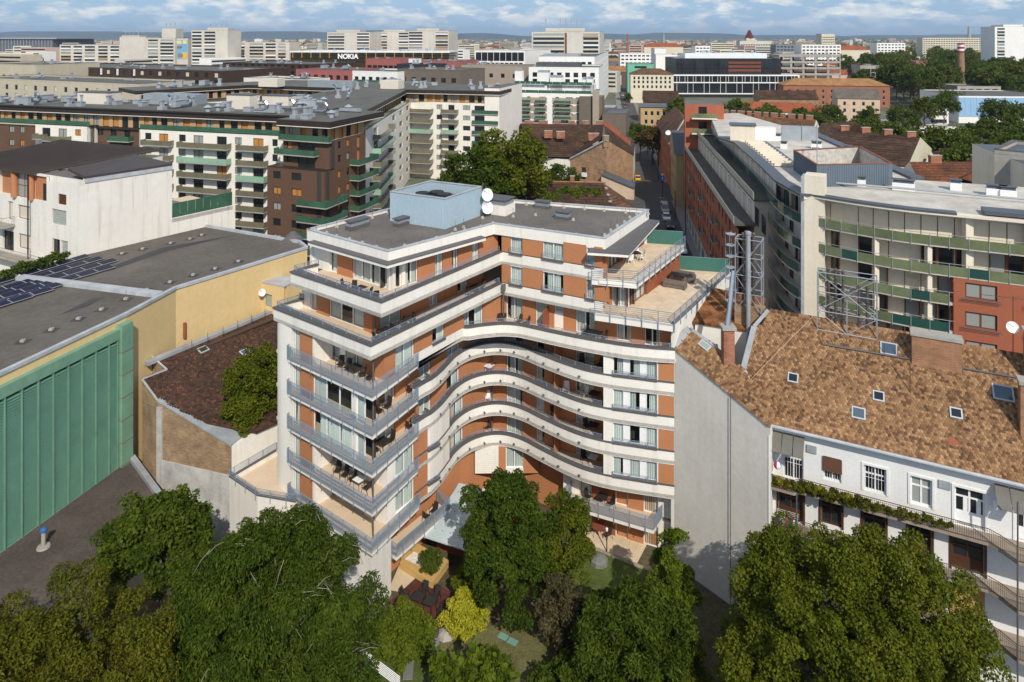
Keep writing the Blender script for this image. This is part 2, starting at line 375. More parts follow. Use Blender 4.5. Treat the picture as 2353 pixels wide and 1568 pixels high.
FA=Fr(C0,u=(.8,-.6));FB=Fr(C0,u=uR);FW=Fr(I0,u=(.882,-.471))
hotel=thing('apartment_hotel','white and orange hotel with curved balconies and stepped terraces, in the middle','hotel',(0,62,-3))
def cmesh(w,h):
    key=('curtain',round(w,2),round(h,2))
    if key in WC:return WC[key]
    n=max(8,int(w/.045));V=[];Fq=[]
    for i in range(n+1):
        x=w*i/n;y=.035*math.sin(x*2*math.pi/.19)+.02*math.sin(x*9.1+h)
        V+=[(x,y,0),(x,y,h)]
    for i in range(n):Fq.append((2*i,2*i+2,2*i+3,2*i+1))
    me=bpy.data.meshes.new('curtain');me.from_pydata(V,[],Fq);me.materials.append(curt);me.update();WC[key]=me;return me
def pane_mesh(w,h):
    key=('pane',round(w,2),round(h,2))
    if key in WC:return WC[key]
    mb=MB();mb.face([(0,0,0),(w,0,0),(w,0,h),(0,0,h)],paneg);WC[key]=mb.data('pane');return WC[key]
wr=random.Random(5)
def near_window(parent,fr,s0,s1,t,z0,z1,pat='GG',frame=pvc,cur=.93):
    w,h=round(s1-s0,2),round(z1-z0,2);fw=.075
    key=('nw',w,h,pat,frame.name);tot=sum(1 if c=='G' else .55 for c in pat)
    xs=[0]
    for c in pat:xs.append(xs[-1]+w*(1 if c=='G' else .55)/tot)
    if key not in WC:
        mb=MB()
        mb.box(0,w,0,.09,0,fw,frame);mb.box(0,w,0,.09,h-fw,h,frame)
        mb.box(0,fw,.001,.091,fw,h-fw,frame);mb.box(w-fw,w,.001,.091,fw,h-fw,frame)
        for x in xs[1:-1]:mb.box(x-.05,x+.05,.002,.092,fw,h-fw,frame)
        for i,c in enumerate(pat):
            if c=='p':mb.box(xs[i],xs[i+1],.02,.07,fw,h-fw,frame)
        # the dark of the room behind
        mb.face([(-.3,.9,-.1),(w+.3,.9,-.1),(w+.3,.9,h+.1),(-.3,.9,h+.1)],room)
        WC[key]=mb.data('window')
    o=put('window',WC[key],parent,fr,s0,t,z0)
    for i,c in enumerate(pat):
        if c!='G':continue
        pw=xs[i+1]-xs[i];q=bpy.data.objects.new('pane',pane_mesh(round(pw-.1,2),round(h-.12,2)));q.location=(xs[i]+.05,.045,.06);q.parent=o;COL.objects.link(q)
        if wr.random()<cur:
            cw=round((pw-.12)*wr.choice([1,1,1,.8,.6]),1);q=bpy.data.objects.new('curtain',cmesh(max(.2,cw),round(h-.1,2)))
            q.location=(xs[i]+.06+(pw-.12-cw)*wr.choice([0,1]),.13,.05);q.parent=o;COL.objects.link(q)
    return o
PM={'o':orange,'w':stucco,'b':rust}
def strip(parent,fr,segs,z0,z1,t=0,thick=.3,frame=pvc):
    for seg in segs:
        a,b,k=seg[:3]
        if b-a<.03:continue
        if k in PM:
            mb=MB();fr.bar(mb,a,b,t-thick,t,z0,z1,PM[k]);part('wall_panel',mb,parent)
        else:
            sill=seg[3] if len(seg)>3 else 0
            if sill:
                mb=MB();fr.bar(mb,a,b,t-thick,t-.004,z0,z0+sill,stucco);part('wall_panel',mb,parent)
            near_window(parent,fr,a,b,t-.16,z0+sill,z1,k,frame)
def railing(parent,pts,z0,h,nb,out=0,step=1.5,low=0,r=.02,mat=None,top=.03):
    """railing: level bars in one piece, each post a piece of its own"""
    mat=mat or railm;P=offs(pts,out) if out else pts
    mb=MB()
    for i in range(nb):
        z=z0+h*(i+1)/nb if nb>1 else z0+h
        mb.path([(p[0],p[1],z) for p in P],top if i==nb-1 else r,mat,4)
    o=part('railing',mb,parent)
    for p in resample(P,step):
        m2=MB();m2.box(p[0]-.03,p[0]+.03,p[1]-.03,p[1]+.03,z0-low,z0+h,mat)
        q=bpy.data.objects.new('post',m2.data('post'));q.parent=o;COL.objects.link(q)
    return o
def parapet(pts,z0,z1,t=0,th=.25,mat=None,cop=.12):
    mb=MB();mb.ribbon(pts,t-th,t,z0,z1,mat or stucco);part('parapet',mb,hotel)
    mb=MB();mb.ribbon(pts,t-th-.17,t+.06,z1+.002,z1+cop,coping);part('coping',mb,hotel)
def floor_plate(pts,z,th=.3,top=None,name='floor_slab'):
    mb=MB();mb.prism(pts,z-th,z,stucco,top or deckm);return part(name,mb,hotel)
def A(s,i=0):return FA.pt(-s,-i)
def B(s,i=0):return FB.pt(s,-i)
def W(s,i=0):return FW.pt(s,-i)
# back part of the plan
FLK0,FLK1=(13.95,59.3),(22.9,72.3)
BK=[(22.9,72.3),(14.6,74.4),(0.6,78.0),(-8.0,78.5)]
LEFTB=(-12.0,73.8)
CURVE=cat_rom([B(5.7,.75),B(7.0,.75),(-6.95,60.0),(-6.3,61.3),(-5.8,62.7),(-5.3,64.1),(-4.5,65.4),(-3.5,66.35),(-2.2,66.95),(-.9,67.0),(.2,66.6),(1.33,65.85),(2.5,64.75),
                 (3.63,63.75),(4.74,62.8),(6.36,61.65),(8.06,60.85),(10.0,60.25),(12.0,59.75),(13.95,59.3)],5)
CUR5=cat_rom([B(12.2,.75),(-3.9,63.6),(-3.0,63.95),(-2.0,64.2),(-.9,64.4),(.5,64.2),(1.9,63.55),(3.58,62.65),(5.8,61.55),(8.0,60.6),(10.06,59.85),(12.2,59.35),(13.95,59.1)],5)
iC=min(range(len(CURVE)),key=lambda i:(CURVE[i][0]-8.06)**2+(CURVE[i][1]-60.85)**2)  # where the balconies end at the pier
iS=min(range(len(CURVE)),key=lambda i:(CURVE[i][0]+5.75)**2+(CURVE[i][1]-62.9)**2)  # where the flush wall ends
FP=Fr(CURVE[iC],CURVE[-1])
LE=A(12.63)
# ---- storeys 1 to 4: floors, curved bands, inner walls
B_IN,W_IN=2.1,-1.9
I_IN=(-2.2,69.6)
FBi=Fr(B(1.2,B_IN),I_IN);FWi=Fr(I_IN,(9.6,63.3))
for k in (1,2,3,4):
    z=fl(k)
    plate=[A(12.6,.3),A(0,.3)]+[B(.3,.75)]+CURVE+BK+[LEFTB]
    floor_plate(plate,z)
    P=CURVE
    parapet(P,z-.34,z+.78)
    ins=offs(CURVE[:iC+1],-.3)
    if k in (3,4):railing(hotel,ins,z+.86,.34,3,step=1.6,r=.016,top=.024)
    else:railing(hotel,ins[iS-2:],z+.86,.34,3,step=1.6,r=.016,top=.024)
    for i in range(14,iC,6):  # water spouts in the band
        q=offs(CURVE,.1)[i];mb=MB();mb.tube((q[0],q[1],z+.22),(q[0]+.1,q[1]-.16,z+.2),.07,coping,8);part('spout',mb,hotel)
    z0,z1=z,z+FH-.3
    # inner walls of the curved balconies
    if k in (3,4):
        L=FBi.len
        strip(hotel,FBi,[(0,1.7,'o'),(1.7,3.6,'GG'),(3.6,6.6,'o'),(6.6,8.2,'GG'),(8.2,10.4,'o'),(10.4,12.3,'GG'),(12.3,L,'o')],z0,z1)
    else:
        L=FBi.len
        strip(hotel,FBi,[(8.6,11,'o'),(11,12.9,'GG'),(12.9,L,'o')],z0,z1)
    a=FWi.at
    X=lambda c:a(px('c4',c,0)[0])
    strip(hotel,FWi,[(0,X(245),'o'),(X(245),X(370),'GG'),(X(370),X(478),'o'),(X(478),X(542),'G'),(X(542),X(612),'o'),(X(612),X(658),'G'),
                       (X(658),X(785),'o'),(X(785),X(930),'GG'),(X(930),FWi.len+1.2,'o')],z0,z1)
    mb=MB();FWi.bar(mb,X(662),X(670),-.0,1.3,z0,z1,orange);part('wall_panel',mb,hotel)
    mb=MB();FP.bar(mb,.0,.25,-3.0,-.26,z0,z1,orange);part('wall_panel',mb,hotel)
    # pier with the row windows
    X=lambda c:FP.at(px('c4',c,0)[0])
    zs=z+.78
    segs=[(0,X(1080),'w'),(X(1080),X(1426),'GpGpG'),(X(1426),X(1436),'w'),(X(1436),FP.len,'o')]
    strip(hotel,FP,segs,zs+.1,z1,t=-.01)
    mb=MB();FP.bar(mb,X(1078),X(1428),-.1,.16,zs-.02,zs+.1,coping);part('sill',mb,hotel)
    railing(hotel,[FP.pt(X(1080),.13),FP.pt(X(1425),.13)],zs+.12,.42,4,step=1.5,r=.016,top=.025)
    # left wing, face towards the left
    t=-.3
    if k in (3,4):
        strip(hotel,FA,[(-10.2,-9.3,'G'),(-9.3,-7.55,'o' if k==4 else 'o'),(-7.55,-2.6,'GGG'),(-2.6,-2.1,'w'),(-2.1,-1.2,'G')],z0,z1,t=t)
    else:
        strip(hotel,FA,[(-10.2,-9.3,'G'),(-9.3,-7.55,'w' if k==3 else 'o')],z0,z1,t=t)
        strip(hotel,FA,[(-7.55,-5.9,'Gp'),(-5.9,-3.2,'GG'),(-3.2,-2.3,'w')],z0,z1,t=-2.2)
        mb=MB();FA.bar(mb,-7.56,-7.3,-2.2,-.31,z0,z1,stucco);part('wall_panel',mb,hotel)
        mb=MB();FB.bar(mb,2.5,2.75,-3.2,-1.06,z0,z1,stucco);part('wall_panel',mb,hotel)
        strip(hotel,FB,[(2.5,3.43,'w'),(3.43,5.69,'GG',.3),(5.69,7.0,'o')],z0,z1,t=-.75)
        FS=Fr(B(7.0,.75),CURVE[iS-12]);
        strip(hotel,FS,[(0,.3,'o'),(.3,min(1.6,FS.len),'GG',.78)],z0,z1,t=0)
        mb=MB();mb.ribbon(CURVE[iS-12:iS+1],-.3,0,z0+.8,z1,stucco);part('wall_panel',mb,hotel)
        mb=MB();FS.bar(mb,.25,1.65,.0,.2,z0+.7,z0+.86,coping);part('sill',mb,hotel)
        railing(hotel,[FS.pt(.3,.16),FS.pt(1.6,.16)],z0+.88,.3,3,step=1.3,r=.016)
    mb=MB();mb.tube((*A(.55,.75),z0),(*A(.55,.75),z1),.06,pipe_m,8);part('downpipe',mb,hotel)
# rounded white pier at the far left of the wing, through storeys 1 to 5
mb=MB();pr=cat_rom([A(12.62,3.2),A(12.62,.9),A(12.45,.3),A(11.9,.06),A(11.2,.02),A(10.2,.12)],5)
mb.ribbon(pr,-.35,0,fl(1),17.38,stucco);part('rounded_pier',mb,hotel)
mb=MB();mb.ribbon([(LEFTB[0]-.1,LEFTB[1]),A(12.62,2.9)],-.3,.04,-3,17.38,stucco);part('side_wall',mb,hotel)
# ---- storey 5
z=fl(5);z0,z1=z,17.4
floor_plate([A(12.6,.3),A(0,.3),B(.3,.75),B(12.2,.75)]+CUR5[1:]+BK+[LEFTB],z)
parapet(CUR5,z-.34,z+.76);railing(hotel,offs(CUR5,-.3),z+.84,.36,3,step=1.6,r=.016,top=.024)
mb=MB();mb.ribbon([B(5.7,.75),B(12.2,.75)],-.3,0,z-.34,z+.8,stucco);part('band',mb,hotel)
strip(hotel,FA,[(-10.2,-9.3,'G'),(-9.3,-7.55,'o')],z0,z1,t=-.3)
strip(hotel,FA,[(-7.55,-5.9,'Gp'),(-5.9,-3.0,'GG'),(-3.0,-2.3,'o')],z0,z1,t=-2.2)
mb=MB();FA.bar(mb,-7.56,-7.3,-2.2,-.31,z0,z1,stucco);part('wall_panel',mb,hotel)
mb=MB();FB.bar(mb,2.2,2.45,-3.2,-1.06,z0,z1,orange);part('wall_panel',mb,hotel)
strip(hotel,FB,[(2.2,3.43,'o'),(3.43,5.69,'GG')],z0,z1,t=-.75)
strip(hotel,FB,[(5.69,7.94,'o'),(7.94,9.55,'GG'),(9.55,12.3,'o')],z+.8,z1,t=-.752)
mb=MB();FB.bar(mb,7.9,9.6,-.8,-.6,z+.72,z+.86,coping);part('sill',mb,hotel)
railing(hotel,[B(7.95,.62),B(9.55,.62)],z+.88,.3,3,step=1.5,r=.016)
mb=MB();mb.tube((*A(.55,.75),z0),(*A(.55,.75),z1),.06,pipe_m,8);part('downpipe',mb,hotel)
FB5=Fr(B(12.3,1.0),(-.7,67.6));
strip(hotel,FB5,[(0,2.6,'GGG'),(2.6,FB5.len,'o')],z0,z1)
FW5=Fr((-.7,67.6),(14.5,60.6));X=lambda c:FW5.at(px('c2',c,0)[0])
strip(hotel,FW5,[(0,X(243),'o'),(X(243),X(370),'GG'),(X(370),X(475),'o'),(X(475),X(560),'G'),(X(560),X(622),'o'),(X(622),X(692),'G',1.5),(X(692),X(790),'o'),
                   (X(790),X(935),'GG'),(X(935),X(1108),'o'),(X(1108),X(1222),'GG'),(X(1222),X(1328),'o'),(X(1328),X(1447),'GG'),(X(1447),FW5.len,'o')],z0,z1)
mb=MB();FW5.bar(mb,X(572),X(582),0,1.35,z0,z0+2.0,rust);part('partition_board',mb,hotel)
# ---- storey 6
z=fl(6)
R6=[W(9.9,-.9),(13.9,59.2)]
floor_plate([LE,C0,I0,W(10.3),W(10.3,-.55),(13.75,59.15),FLK1]+BK[1:]+[LEFTB],z)
parapet([A(12.5,2.8),LE,C0,I0],z-.3,z+.78)
railing(hotel,offs([A(12.5,2.8),LE,C0,I0],-.3),z+.87,.42,4,step=1.5,r=.018)
T6=2.9
FA6=Fr(A(12.2,T6),A(2.9,T6));FB6=Fr(B(2.9,T6),B(18.0,T6))
L=FA6.len
X=lambda c:FA6.at(px('c1',c,0)[0])
strip(hotel,FA6,[(0,X(470),'w'),(X(470),X(520),'G'),(X(520),X(617),'o'),(X(617),X(890),'GGG'),(X(890),L,'o')],z,20.35)
strip(hotel,FB6,[(0,.9,'o'),(.9,3.4,'GG'),(3.4,7.0,'o'),(7.0,8.3,'GG'),(8.3,11.0,'o'),(11,12.6,'GG'),(12.6,FB6.len,'o')],z,20.35)
mb=MB();mb.tube((*A(2.4,2.6),z),(*A(2.4,2.6),20.35),.07,pipe_m,8);part('downpipe',mb,hotel)
XW=lambda c:FW.at(px('c2',c,0)[0])
def w_strip(z0,z1,end):
    strip(hotel,FW,[(0,XW(275),'o'),(XW(275),XW(370),'G'),(XW(370),XW(530),'o'),(XW(530),XW(692),'GG'),(XW(692),XW(870),'o'),(XW(870),XW(935),'G'),(XW(935),end,'o')],z0,z1)
    for p,q in ((275,370),(530,692),(870,935)):
        mb=MB();FW.bar(mb,XW(p)-.05,XW(q)+.05,-.1,.18,z0-.12,z0+.02,coping);part('sill',mb,hotel)
        railing(hotel,[FW.pt(XW(p),.14),FW.pt(XW(q),.14)],z0+.05,.5,4,step=1.4,r=.015,top=.022)
w_strip(18.62,20.42,10.9)
mb=MB();FW.bar(mb,0,10.3,-.3,.0,17.4,18.5,stucco);part('band',mb,hotel)
FR6=Fr((8.9,63.5),(10.6,62.75));strip(hotel,FR6,[(0,.3,'o'),(.3,FR6.len,'GG')],z,20.35)
FE6=Fr((10.6,62.75),(17.9,73.3));strip(hotel,FE6,[(0,4.0,'GGGG'),(4.0,FE6.len,'b')],z,20.35,frame=rust)
# terrace of storey 6 on the right
TR6=[W(9.9,-.75),(13.9,59.05),(22.75,72.05)]
mb=MB();mb.ribbon(TR6[:2],-.3,0,17.1,17.72,stucco);part('terrace_edge',mb,hotel)
mb=MB();mb.ribbon(TR6[1:],-.3,0,17.72,17.86,coping);part('coping',mb,hotel)
railing(hotel,[TR6[0],(13.9,59.05)],17.55,1.2,7,out=.12,step=1.4,low=.45)
railing(hotel,[(13.9,59.05),(22.75,72.05)],17.6,1.2,8,out=.02,step=1.4,low=.3)
# ---- storey 7
z=fl(7)
P7=[A(11.6,3.8),A(11.7,1.1),A(0,1.1),I0]
floor_plate([A(11.7,1.1),A(0,1.1),I0,W(10.3),W(10.2,-.5),(10.95,60.85),(17.9,71.7),(14.5,74.2),(0.6,78),LEFTB],z)
parapet(P7,z-.3,z+.86);railing(hotel,offs(P7,-.3),z+.95,.45,4,step=1.4,r=.018)
mb=MB();FW.bar(mb,0,10.3,-.3,0,20.4,21.5,stucco);part('band',mb,hotel)
RL,RC,RI,RR,RB=(-19.3,65.0),(-10.45,58.3),(-1.75,67.0),(8.35,62.0),(14.3,72.3)
FA7=Fr((-19.3,65.3),(-10.3,58.75));FB7=Fr((-10.3,58.75),(-1.2,67.6))
X=lambda c:FA7.at(px('c1',c,0)[0])
strip(hotel,FA7,[(0,X(605),'w'),(X(605),X(665),'G'),(X(665),X(783),'o'),(X(783),X(920),'GG'),(X(920),X(1062),'GG'),(X(1062),FA7.len,'w')],z,23.35,t=-.25)
X=lambda c:FB7.at(px('c1',c,0)[0])
strip(hotel,FB7,[(0,X(1112),'w'),(X(1112),X(1202),'GG'),(X(1202),X(1232),'w'),(X(1232),X(1330),'GG'),(X(1330),X(1465),'o'),(X(1465),X(1525),'GG'),(X(1525),X(1598),'o'),(X(1598),X(1645),'GG'),
                   (X(1645),X(1756),'o'),(X(1756),X(1806),'GG'),(X(1806),FB7.len,'o')],z,23.35,t=-.25)
w_strip(21.62,23.42,10.3)
FE7=Fr((8.5,63.3),(13.9,72.4));strip(hotel,FE7,[(0,.9,'o'),(.9,3.6,'GGG'),(3.6,FE7.len,'b')],z,23.0,frame=rust)
mb=MB();FW.bar(mb,9.5,10.6,-.6,-.3,z,23.2,orange);part('wall_panel',mb,hotel)
T7=[W(9.5,-.5),(10.95,60.85),(17.9,71.7)]
mb=MB();mb.ribbon(T7,-.3,0,20.15,20.72,stucco);part('terrace_edge',mb,hotel)
railing(hotel,T7,20.5,1.2,7,out=.12,step=1.4,low=.5)
for p,q,zz in (((22.6,72.1),(17.6,73.2),17.75),((17.8,71.8),(14.2,72.6),20.7)):  # green wind screens at the street end
    mb=MB();mb.ribbon([p,q],-.05,0,zz,zz+1.35,teal);o=part('wind_screen',mb,hotel)
    mb=MB();mb.path([(p[0],p[1],zz+1.37),(q[0],q[1],zz+1.37)],.03,railm,4);q2=bpy.data.objects.new('rail',mb.data('rail'));q2.parent=o;COL.objects.link(q2)
# paving slabs on the two right-hand terraces
def pave(poly,z,fr,s0,s1,t0,t1,st=.62):
    mb=MB();mb.box(.012,st-.012,.012,st-.012,0,.03,slabm);me=mb.data('paving_slab')
    def inside(x,y):
        c=False;n=len(poly)
        for i in range(n):
            (x1,y1),(x2,y2)=poly[i],poly[(i+1)%n]
            if (y1>y)!=(y2>y) and x<(x2-x1)*(y-y1)/(y2-y1)+x1:c=not c
        return c
    for i in range(int((s1-s0)/st)):
        for j in range(int((t1-t0)/st)):
            a,b=s0+i*st,t0+j*st
            if all(inside(*fr.pt(a+da,-(b+db))) for da in (0,st) for db in (0,st)):
                put('paving_slab',me,hotel,fr,a,-b,z+.004)
pave([(8.9,61.8),(13.7,59.4),(22.4,71.9),(17.7,73.0),(10.7,62.85),(8.9,63.4)],fl(6),Fr((13.7,59.4),u=(.577,.817)),-3,18,0,8)
pave([(8.3,62.2),(10.8,61.1),(17.6,71.6),(14.1,72.4),(8.8,63.4)],fl(7),Fr((10.8,61.1),u=(.577,.817)),-3,14,0,6)
# ---- roof
roofp=[RL,RC,RI,RR,RB,(0.4,76.6),(-11.5,74.6)]
mb=MB();mb.prism(roofp,23.3,23.95,stucco,felt);part('roof_slab',mb,hotel)
def ring(pts,z0,z1,t0,t1,m,name):
    mb=MB();P=pts+[pts[0]]
    mb.ribbon(P,t0,t1,z0,z1,m);part(name,mb,hotel)
ring(roofp,23.2,24.22,-.22,.02,stucco,'parapet');ring(roofp,24.222,24.29,-.27,.07,lead,'coping')
# canopies below the roof edge
def canopy(pts,z,out,th=.32):
    mb=MB();mb.ribbon(pts,-.1,out,z,z+th-.06,stucco);part('canopy',mb,hotel)
    mb=MB();mb.ribbon(pts,-.1,out+.06,z+th-.058,z+th,coping);part('canopy_roof',mb,hotel)
canopy([(-18.4,64.35),RC,(-3.0,65.75)],23.12,.75)
canopy([W(9.2,0),RR,RB],22.95,1.15)
# flank towards the old house and the back
mb=MB();mb.ribbon([FLK0,FLK1],-.3,.06,-3,17.71,stucco);part('side_wall',mb,hotel)
mb=MB();mb.ribbon([FLK1,BK[1]],-.3,0,-3,17.66,stucco);mb.ribbon(BK[1:]+[LEFTB],-.3,0,-3,20.3,stucco);part('back_wall',mb,hotel)
mb=MB();mb.ribbon([(14.2,72.6),(0.5,77),(-11.5,74.9),(-19.1,65.2)],-.3,0,20.3,23.3,stucco);part('back_wall',mb,hotel)
mb=MB();mb.ribbon([A(12.2,2.9),(-12.4,73.4)],-.3,0,17.5,20.3,stucco);part('side_wall',mb,hotel)
# ---- corner balconies of storeys 2 to 5 and the terrace of storey 1
for k in (2,3,4,5,1):
    z=fl(k);out=[A(10.4,.6),A(10.4,-.1),A(-.35,-.1),B(5.75,.45)]
    if k==1:out=[A(10.2,.5),A(10.2,-.2),A(-.4,-.2),B(5.75,.3)]
    poly=out+[B(5.75,1.0),B(.3,1.0),A(10.4,.9)]
    mb=MB();mb.prism(poly,z-.34,z+.02,stucco,deckm);part('balcony_slab',mb,hotel)
    railing(hotel,out,z-.1,1.22,12,out=.1,step=1.35,low=.3,r=.027)
# big side terrace of storey 1
z=fl(1)
tp=[(-25.0,61.1),(-21.6,58.6),gp(679.5,1167,z),A(10.2,-.2),A(10.2,1.5),A(12.5,2.4),(-22.2,65.2)]
mb=MB();mb.prism(tp,-3,z-.02,stucco,deckm);part('side_terrace',mb,hotel)
mb=MB();mb.ribbon([(-22.2,65.2),tp[0],tp[1],tp[2]],-.2,.02,z-.02,z+.45,stucco);part('parapet',mb,hotel)
mb=MB();mb.ribbon([(-22.2,65.2),tp[0],tp[1],tp[2]],-.24,.06,z+.452,z+.52,coping);part('coping',mb,hotel)
railing(hotel,[(-22.2,65.2),tp[0],tp[1],tp[2],A(10.2,-.2)],z+.5,.6,6,out=.05,step=1.5,low=.5)
# ---- base storeys
base=[A(10,.9),A(.6,.9),B(3,2.4),B(9,2.6),(-5.0,66.0),(-2.0,69.0),(1.5,68.0),(9.0,62.9),(13.9,61.0),FLK1]+BK[1:]+[LEFTB]
mb=MB();mb.prism(base,-3,2.62,orange,orange);part('base_wall',mb,hotel)
FG=Fr((9.0-2.2,64.3),(13.9,61.0));FG=Fr((6.9,63.95),(13.8,61.0))
for zz in (0,-2.95):
    XG=lambda c:FG.at(px('c4',c,0)[0])
    strip(hotel,FG,[(XG(700),XG(825),'w'),(XG(825),XG(920),'G'),(XG(920),XG(1105),'b'),(XG(1105),XG(1205),'G'),(XG(1205),XG(1325),'o'),(XG(1325),XG(1440),'G'),(XG(1440),XG(1560),'w')],zz,zz+2.62,t=.3)
    for i in range(14):
        mb=MB();FG.bar(mb,XG(1445),XG(1548),.28,.33,zz+.05+i*.18,zz+.2+i*.18,stucco);part('siding_board',mb,hotel)
# right lower balcony with its rail, and the patio
bp=[(7.3,61.6),(6.7,60.1),(11.9,57.2),(12.9,59.0)]
bp=[gp(780,905,0,'c4'),gp(690,1005,0,'c4'),gp(1400,1215,0,'c4'),gp(1465,1110,0,'c4')]
mb=MB();mb.prism([bp[0],bp[1],bp[2],bp[3],(13.8,61.2),(7.6,63.8)],-.36,.0,stucco,deckm);part('balcony_slab',mb,hotel)
railing(hotel,[bp[0],bp[1],bp[2],bp[3]],-.05,1.15,11,r=.026,out=.08,step=1.4,low=.42)
# lower left balcony
lb=[B(3.4,2.3),B(3.3,.5),B(10,.55),B(10.2,2.2)]
mb=MB();mb.prism(lb,-.3,.0,stucco,deckm);part('balcony_slab',mb,hotel)
railing(hotel,lb,-.05,1.15,11,r=.026,out=.06,step=1.3,low=.4)
# lower white wall under the left terrace corner
mb=MB();mb.prism([A(9.6,.3),A(.2,.3),B(3,.8),B(3,3),A(9.6,3)],-3,2.61,stucco);part('base_wall',mb,hotel)
# entrance siding, window and the glass-smooth porch roof
FE=Fr((-4.6,66.2),(-1.6,68.6));FE=Fr((-3.6,67.3),(1.6,67.4))
for i in range(14):
    mb=MB();FE.bar(mb,0,2.3,.3,.36,.0+i*.19,.17+i*.19,stucco);part('siding_board',mb,hotel)
strip(hotel,FE,[(2.3,3.0,'o'),(3.0,4.7,'GG',.5),(4.7,6.2,'o')],0,2.6,t=.4)
pr4=[gp(1365,1270,-.3,'c3'),gp(1832,1425,-.3,'c3'),(.5,62.9),gp(1640,845,.5,'c3')]
porch=M('pale_blue_sheet',albedo=(.47,.54,.55),var=.06,scale=.6,rough=.35,spec=.5)
dv=M('rivet_blue',albedo=(.16,.22,.35),var=0,fine=0)
for i in range(3):
    a,b=i/3+.006,(i+1)/3-.006
    lerp=lambda p,q,t:(p[0]+(q[0]-p[0])*t,p[1]+(q[1]-p[1])*t)
    q0,q1=lerp(pr4[0],pr4[3],a),lerp(pr4[0],pr4[3],b);q2,q3=lerp(pr4[1],pr4[2],b),lerp(pr4[1],pr4[2],a)
    mb=MB();zf=lambda t:-.3+.8*t
    mb.hexa([(*q0,zf(a)-.1),(*q3,zf(a)-.1),(*q2,zf(b)-.1),(*q1,zf(b)-.1),(*q0,zf(a)),(*q3,zf(a)),(*q2,zf(b)),(*q1,zf(b))],porch)
    o=part('porch_roof_panel',mb,hotel)
    mb=MB()
    for j in range(7):
        c=lerp(lerp(q0,q3,.08+j*.13),lerp(q1,q2,.08+j*.13),.5);zc=(zf(a)+zf(b))/2;mb.box(c[0]-.05,c[0]+.05,c[1]-.05,c[1]+.05,zc,zc+.03,dv)
    q=bpy.data.objects.new('rivets',mb.data('rivets'));q.parent=o;COL.objects.link(q);q['kind']='stuff'
mb=MB();mb.prism([(pr4[0][0]+.8,pr4[0][1]+2.2),(pr4[1][0]+.8,pr4[1][1]+2.2),pr4[2],pr4[3]],-2.95,-.2,rust);part('porch_wall',mb,hotel)
# ---- roof equipment
blue=M('pale_blue_cladding',albedo=(.37,.47,.54),var=.05,rough=.5,spec=.4)
AC=[(-12.2,69.1),(-6.4,66.0),(-3.1,71.3),(-8.75,74.2)]
for i in range(4):  # ribbed sheet-metal screen
    f=Fr(AC[i],AC[(i+1)%4]);mb=MB();f.bar(mb,0,f.len,-.08,-.03,23.9,26.85,blue)
    n=int(f.len/.2)
    for j in range(n):f.bar(mb,j*.2,j*.2+.1,-.031,.02,23.95,26.8,blue)
    for j in range(n):f.bar(mb,j*.2+.1,j*.2+.2,-.13,-.079,23.95,26.8,blue)
    part('screen_wall',mb,hotel)
ring(AC,26.85,26.93,-.16,.06,lead,'screen_trim')
mb=MB();mb.prism([(-10.6,69.6),(-6.7,67.6),(-4.6,71.2),(-8.6,73.2)],24.2,26.0,coping);part('cooling_unit',mb,hotel)
for dx,dy in ((-8.6,69.4),(-6.9,70.4),(-7.8,71.5),(-9.2,71)):
    mb=MB();mb.lathe((dx,dy,26.0),[(.75,0),(.75,.35),(.6,.38),(.2,.34)],fdark,16);part('fan',mb,hotel)
def dish(c,aim,r,parent,m=None,arm=.5):
    mb=MB();m=m or pvc;a=Vector(aim).normalized();n=16;e=a.orthogonal().normalized();f=a.cross(e);c=Vector(c)
    i0=len(mb.v);k=mb.mi(m);rings=[(0,-.0),(.45,.05),(.8,.16),(1,.25)]
    for rr,d in rings:
        for j in range(n):t=2*math.pi*j/n;mb.v.append(tuple(c+(e*math.cos(t)+f*math.sin(t))*(r*rr)+a*(r*d)))
    for q in range(3):
        for j in range(n):j2=(j+1)%n;mb.f.append((i0+q*n+j,i0+q*n+j2,i0+(q+1)*n+j2,i0+(q+1)*n+j));mb.m.append(k)
    mb.tube(c,c-a*arm,r*.07,coping,6);mb.tube(c-f*r*.9+a*r*.2,c+a*r*1.0,.02,coping,4)
    return part('satellite_dish',mb,parent)
for zz in (26.2,24.9):dish((-2.6,70.6,zz),(.5,-.8,.25),.66,hotel)
mb=MB();mb.tube((-3.0,70.9,23.9),(-3.0,70.9,27.4),.05,coping,6);part('mast',mb,hotel)
louv=M('grey_louvre',albedo=(.30,.33,.36),var=.06,rough=.5)
def roof_box(c,ang,lx,ly,h0,h1,z=23.95,wallm=None):
    f=Fr(c,u=(math.cos(ang),math.sin(ang)));mb=MB()
    f.bar(mb,-lx/2,lx/2,-ly/2,ly/2,z,z+h0,wallm or coping)
    for i in range(5):f.bar(mb,-lx/2+.08,lx/2-.08,-ly/2+.08,ly/2-.08,z+h0+.03+i*(h1-h0)/5,z+h0+.03+(i+.62)*(h1-h0)/5,louv)
    f.bar(mb,-lx/2-.04,lx/2+.04,-ly/2-.04,ly/2+.04,z+h1,z+h1+.1,coping);part('roof_vent',mb,hotel)
aW=FW.ang
roof_box(gp(845,200,24.2,'c1'),FB.ang,2.4,.9,.35,.8);roof_box(gp(1185,180,24.2,'c1'),FB.ang,1.5,.8,.3,.7)
roof_box(gp(530,45,24.2,'c2'),aW,1.7,.8,.25,.7);roof_box(gp(690,130,24.2,'c2'),aW,1.5,.8,.25,.7)
roof_box(gp(190,80,24.2,'c2'),aW,2.6,2.2,1.0,1.5,wallm=stucco)
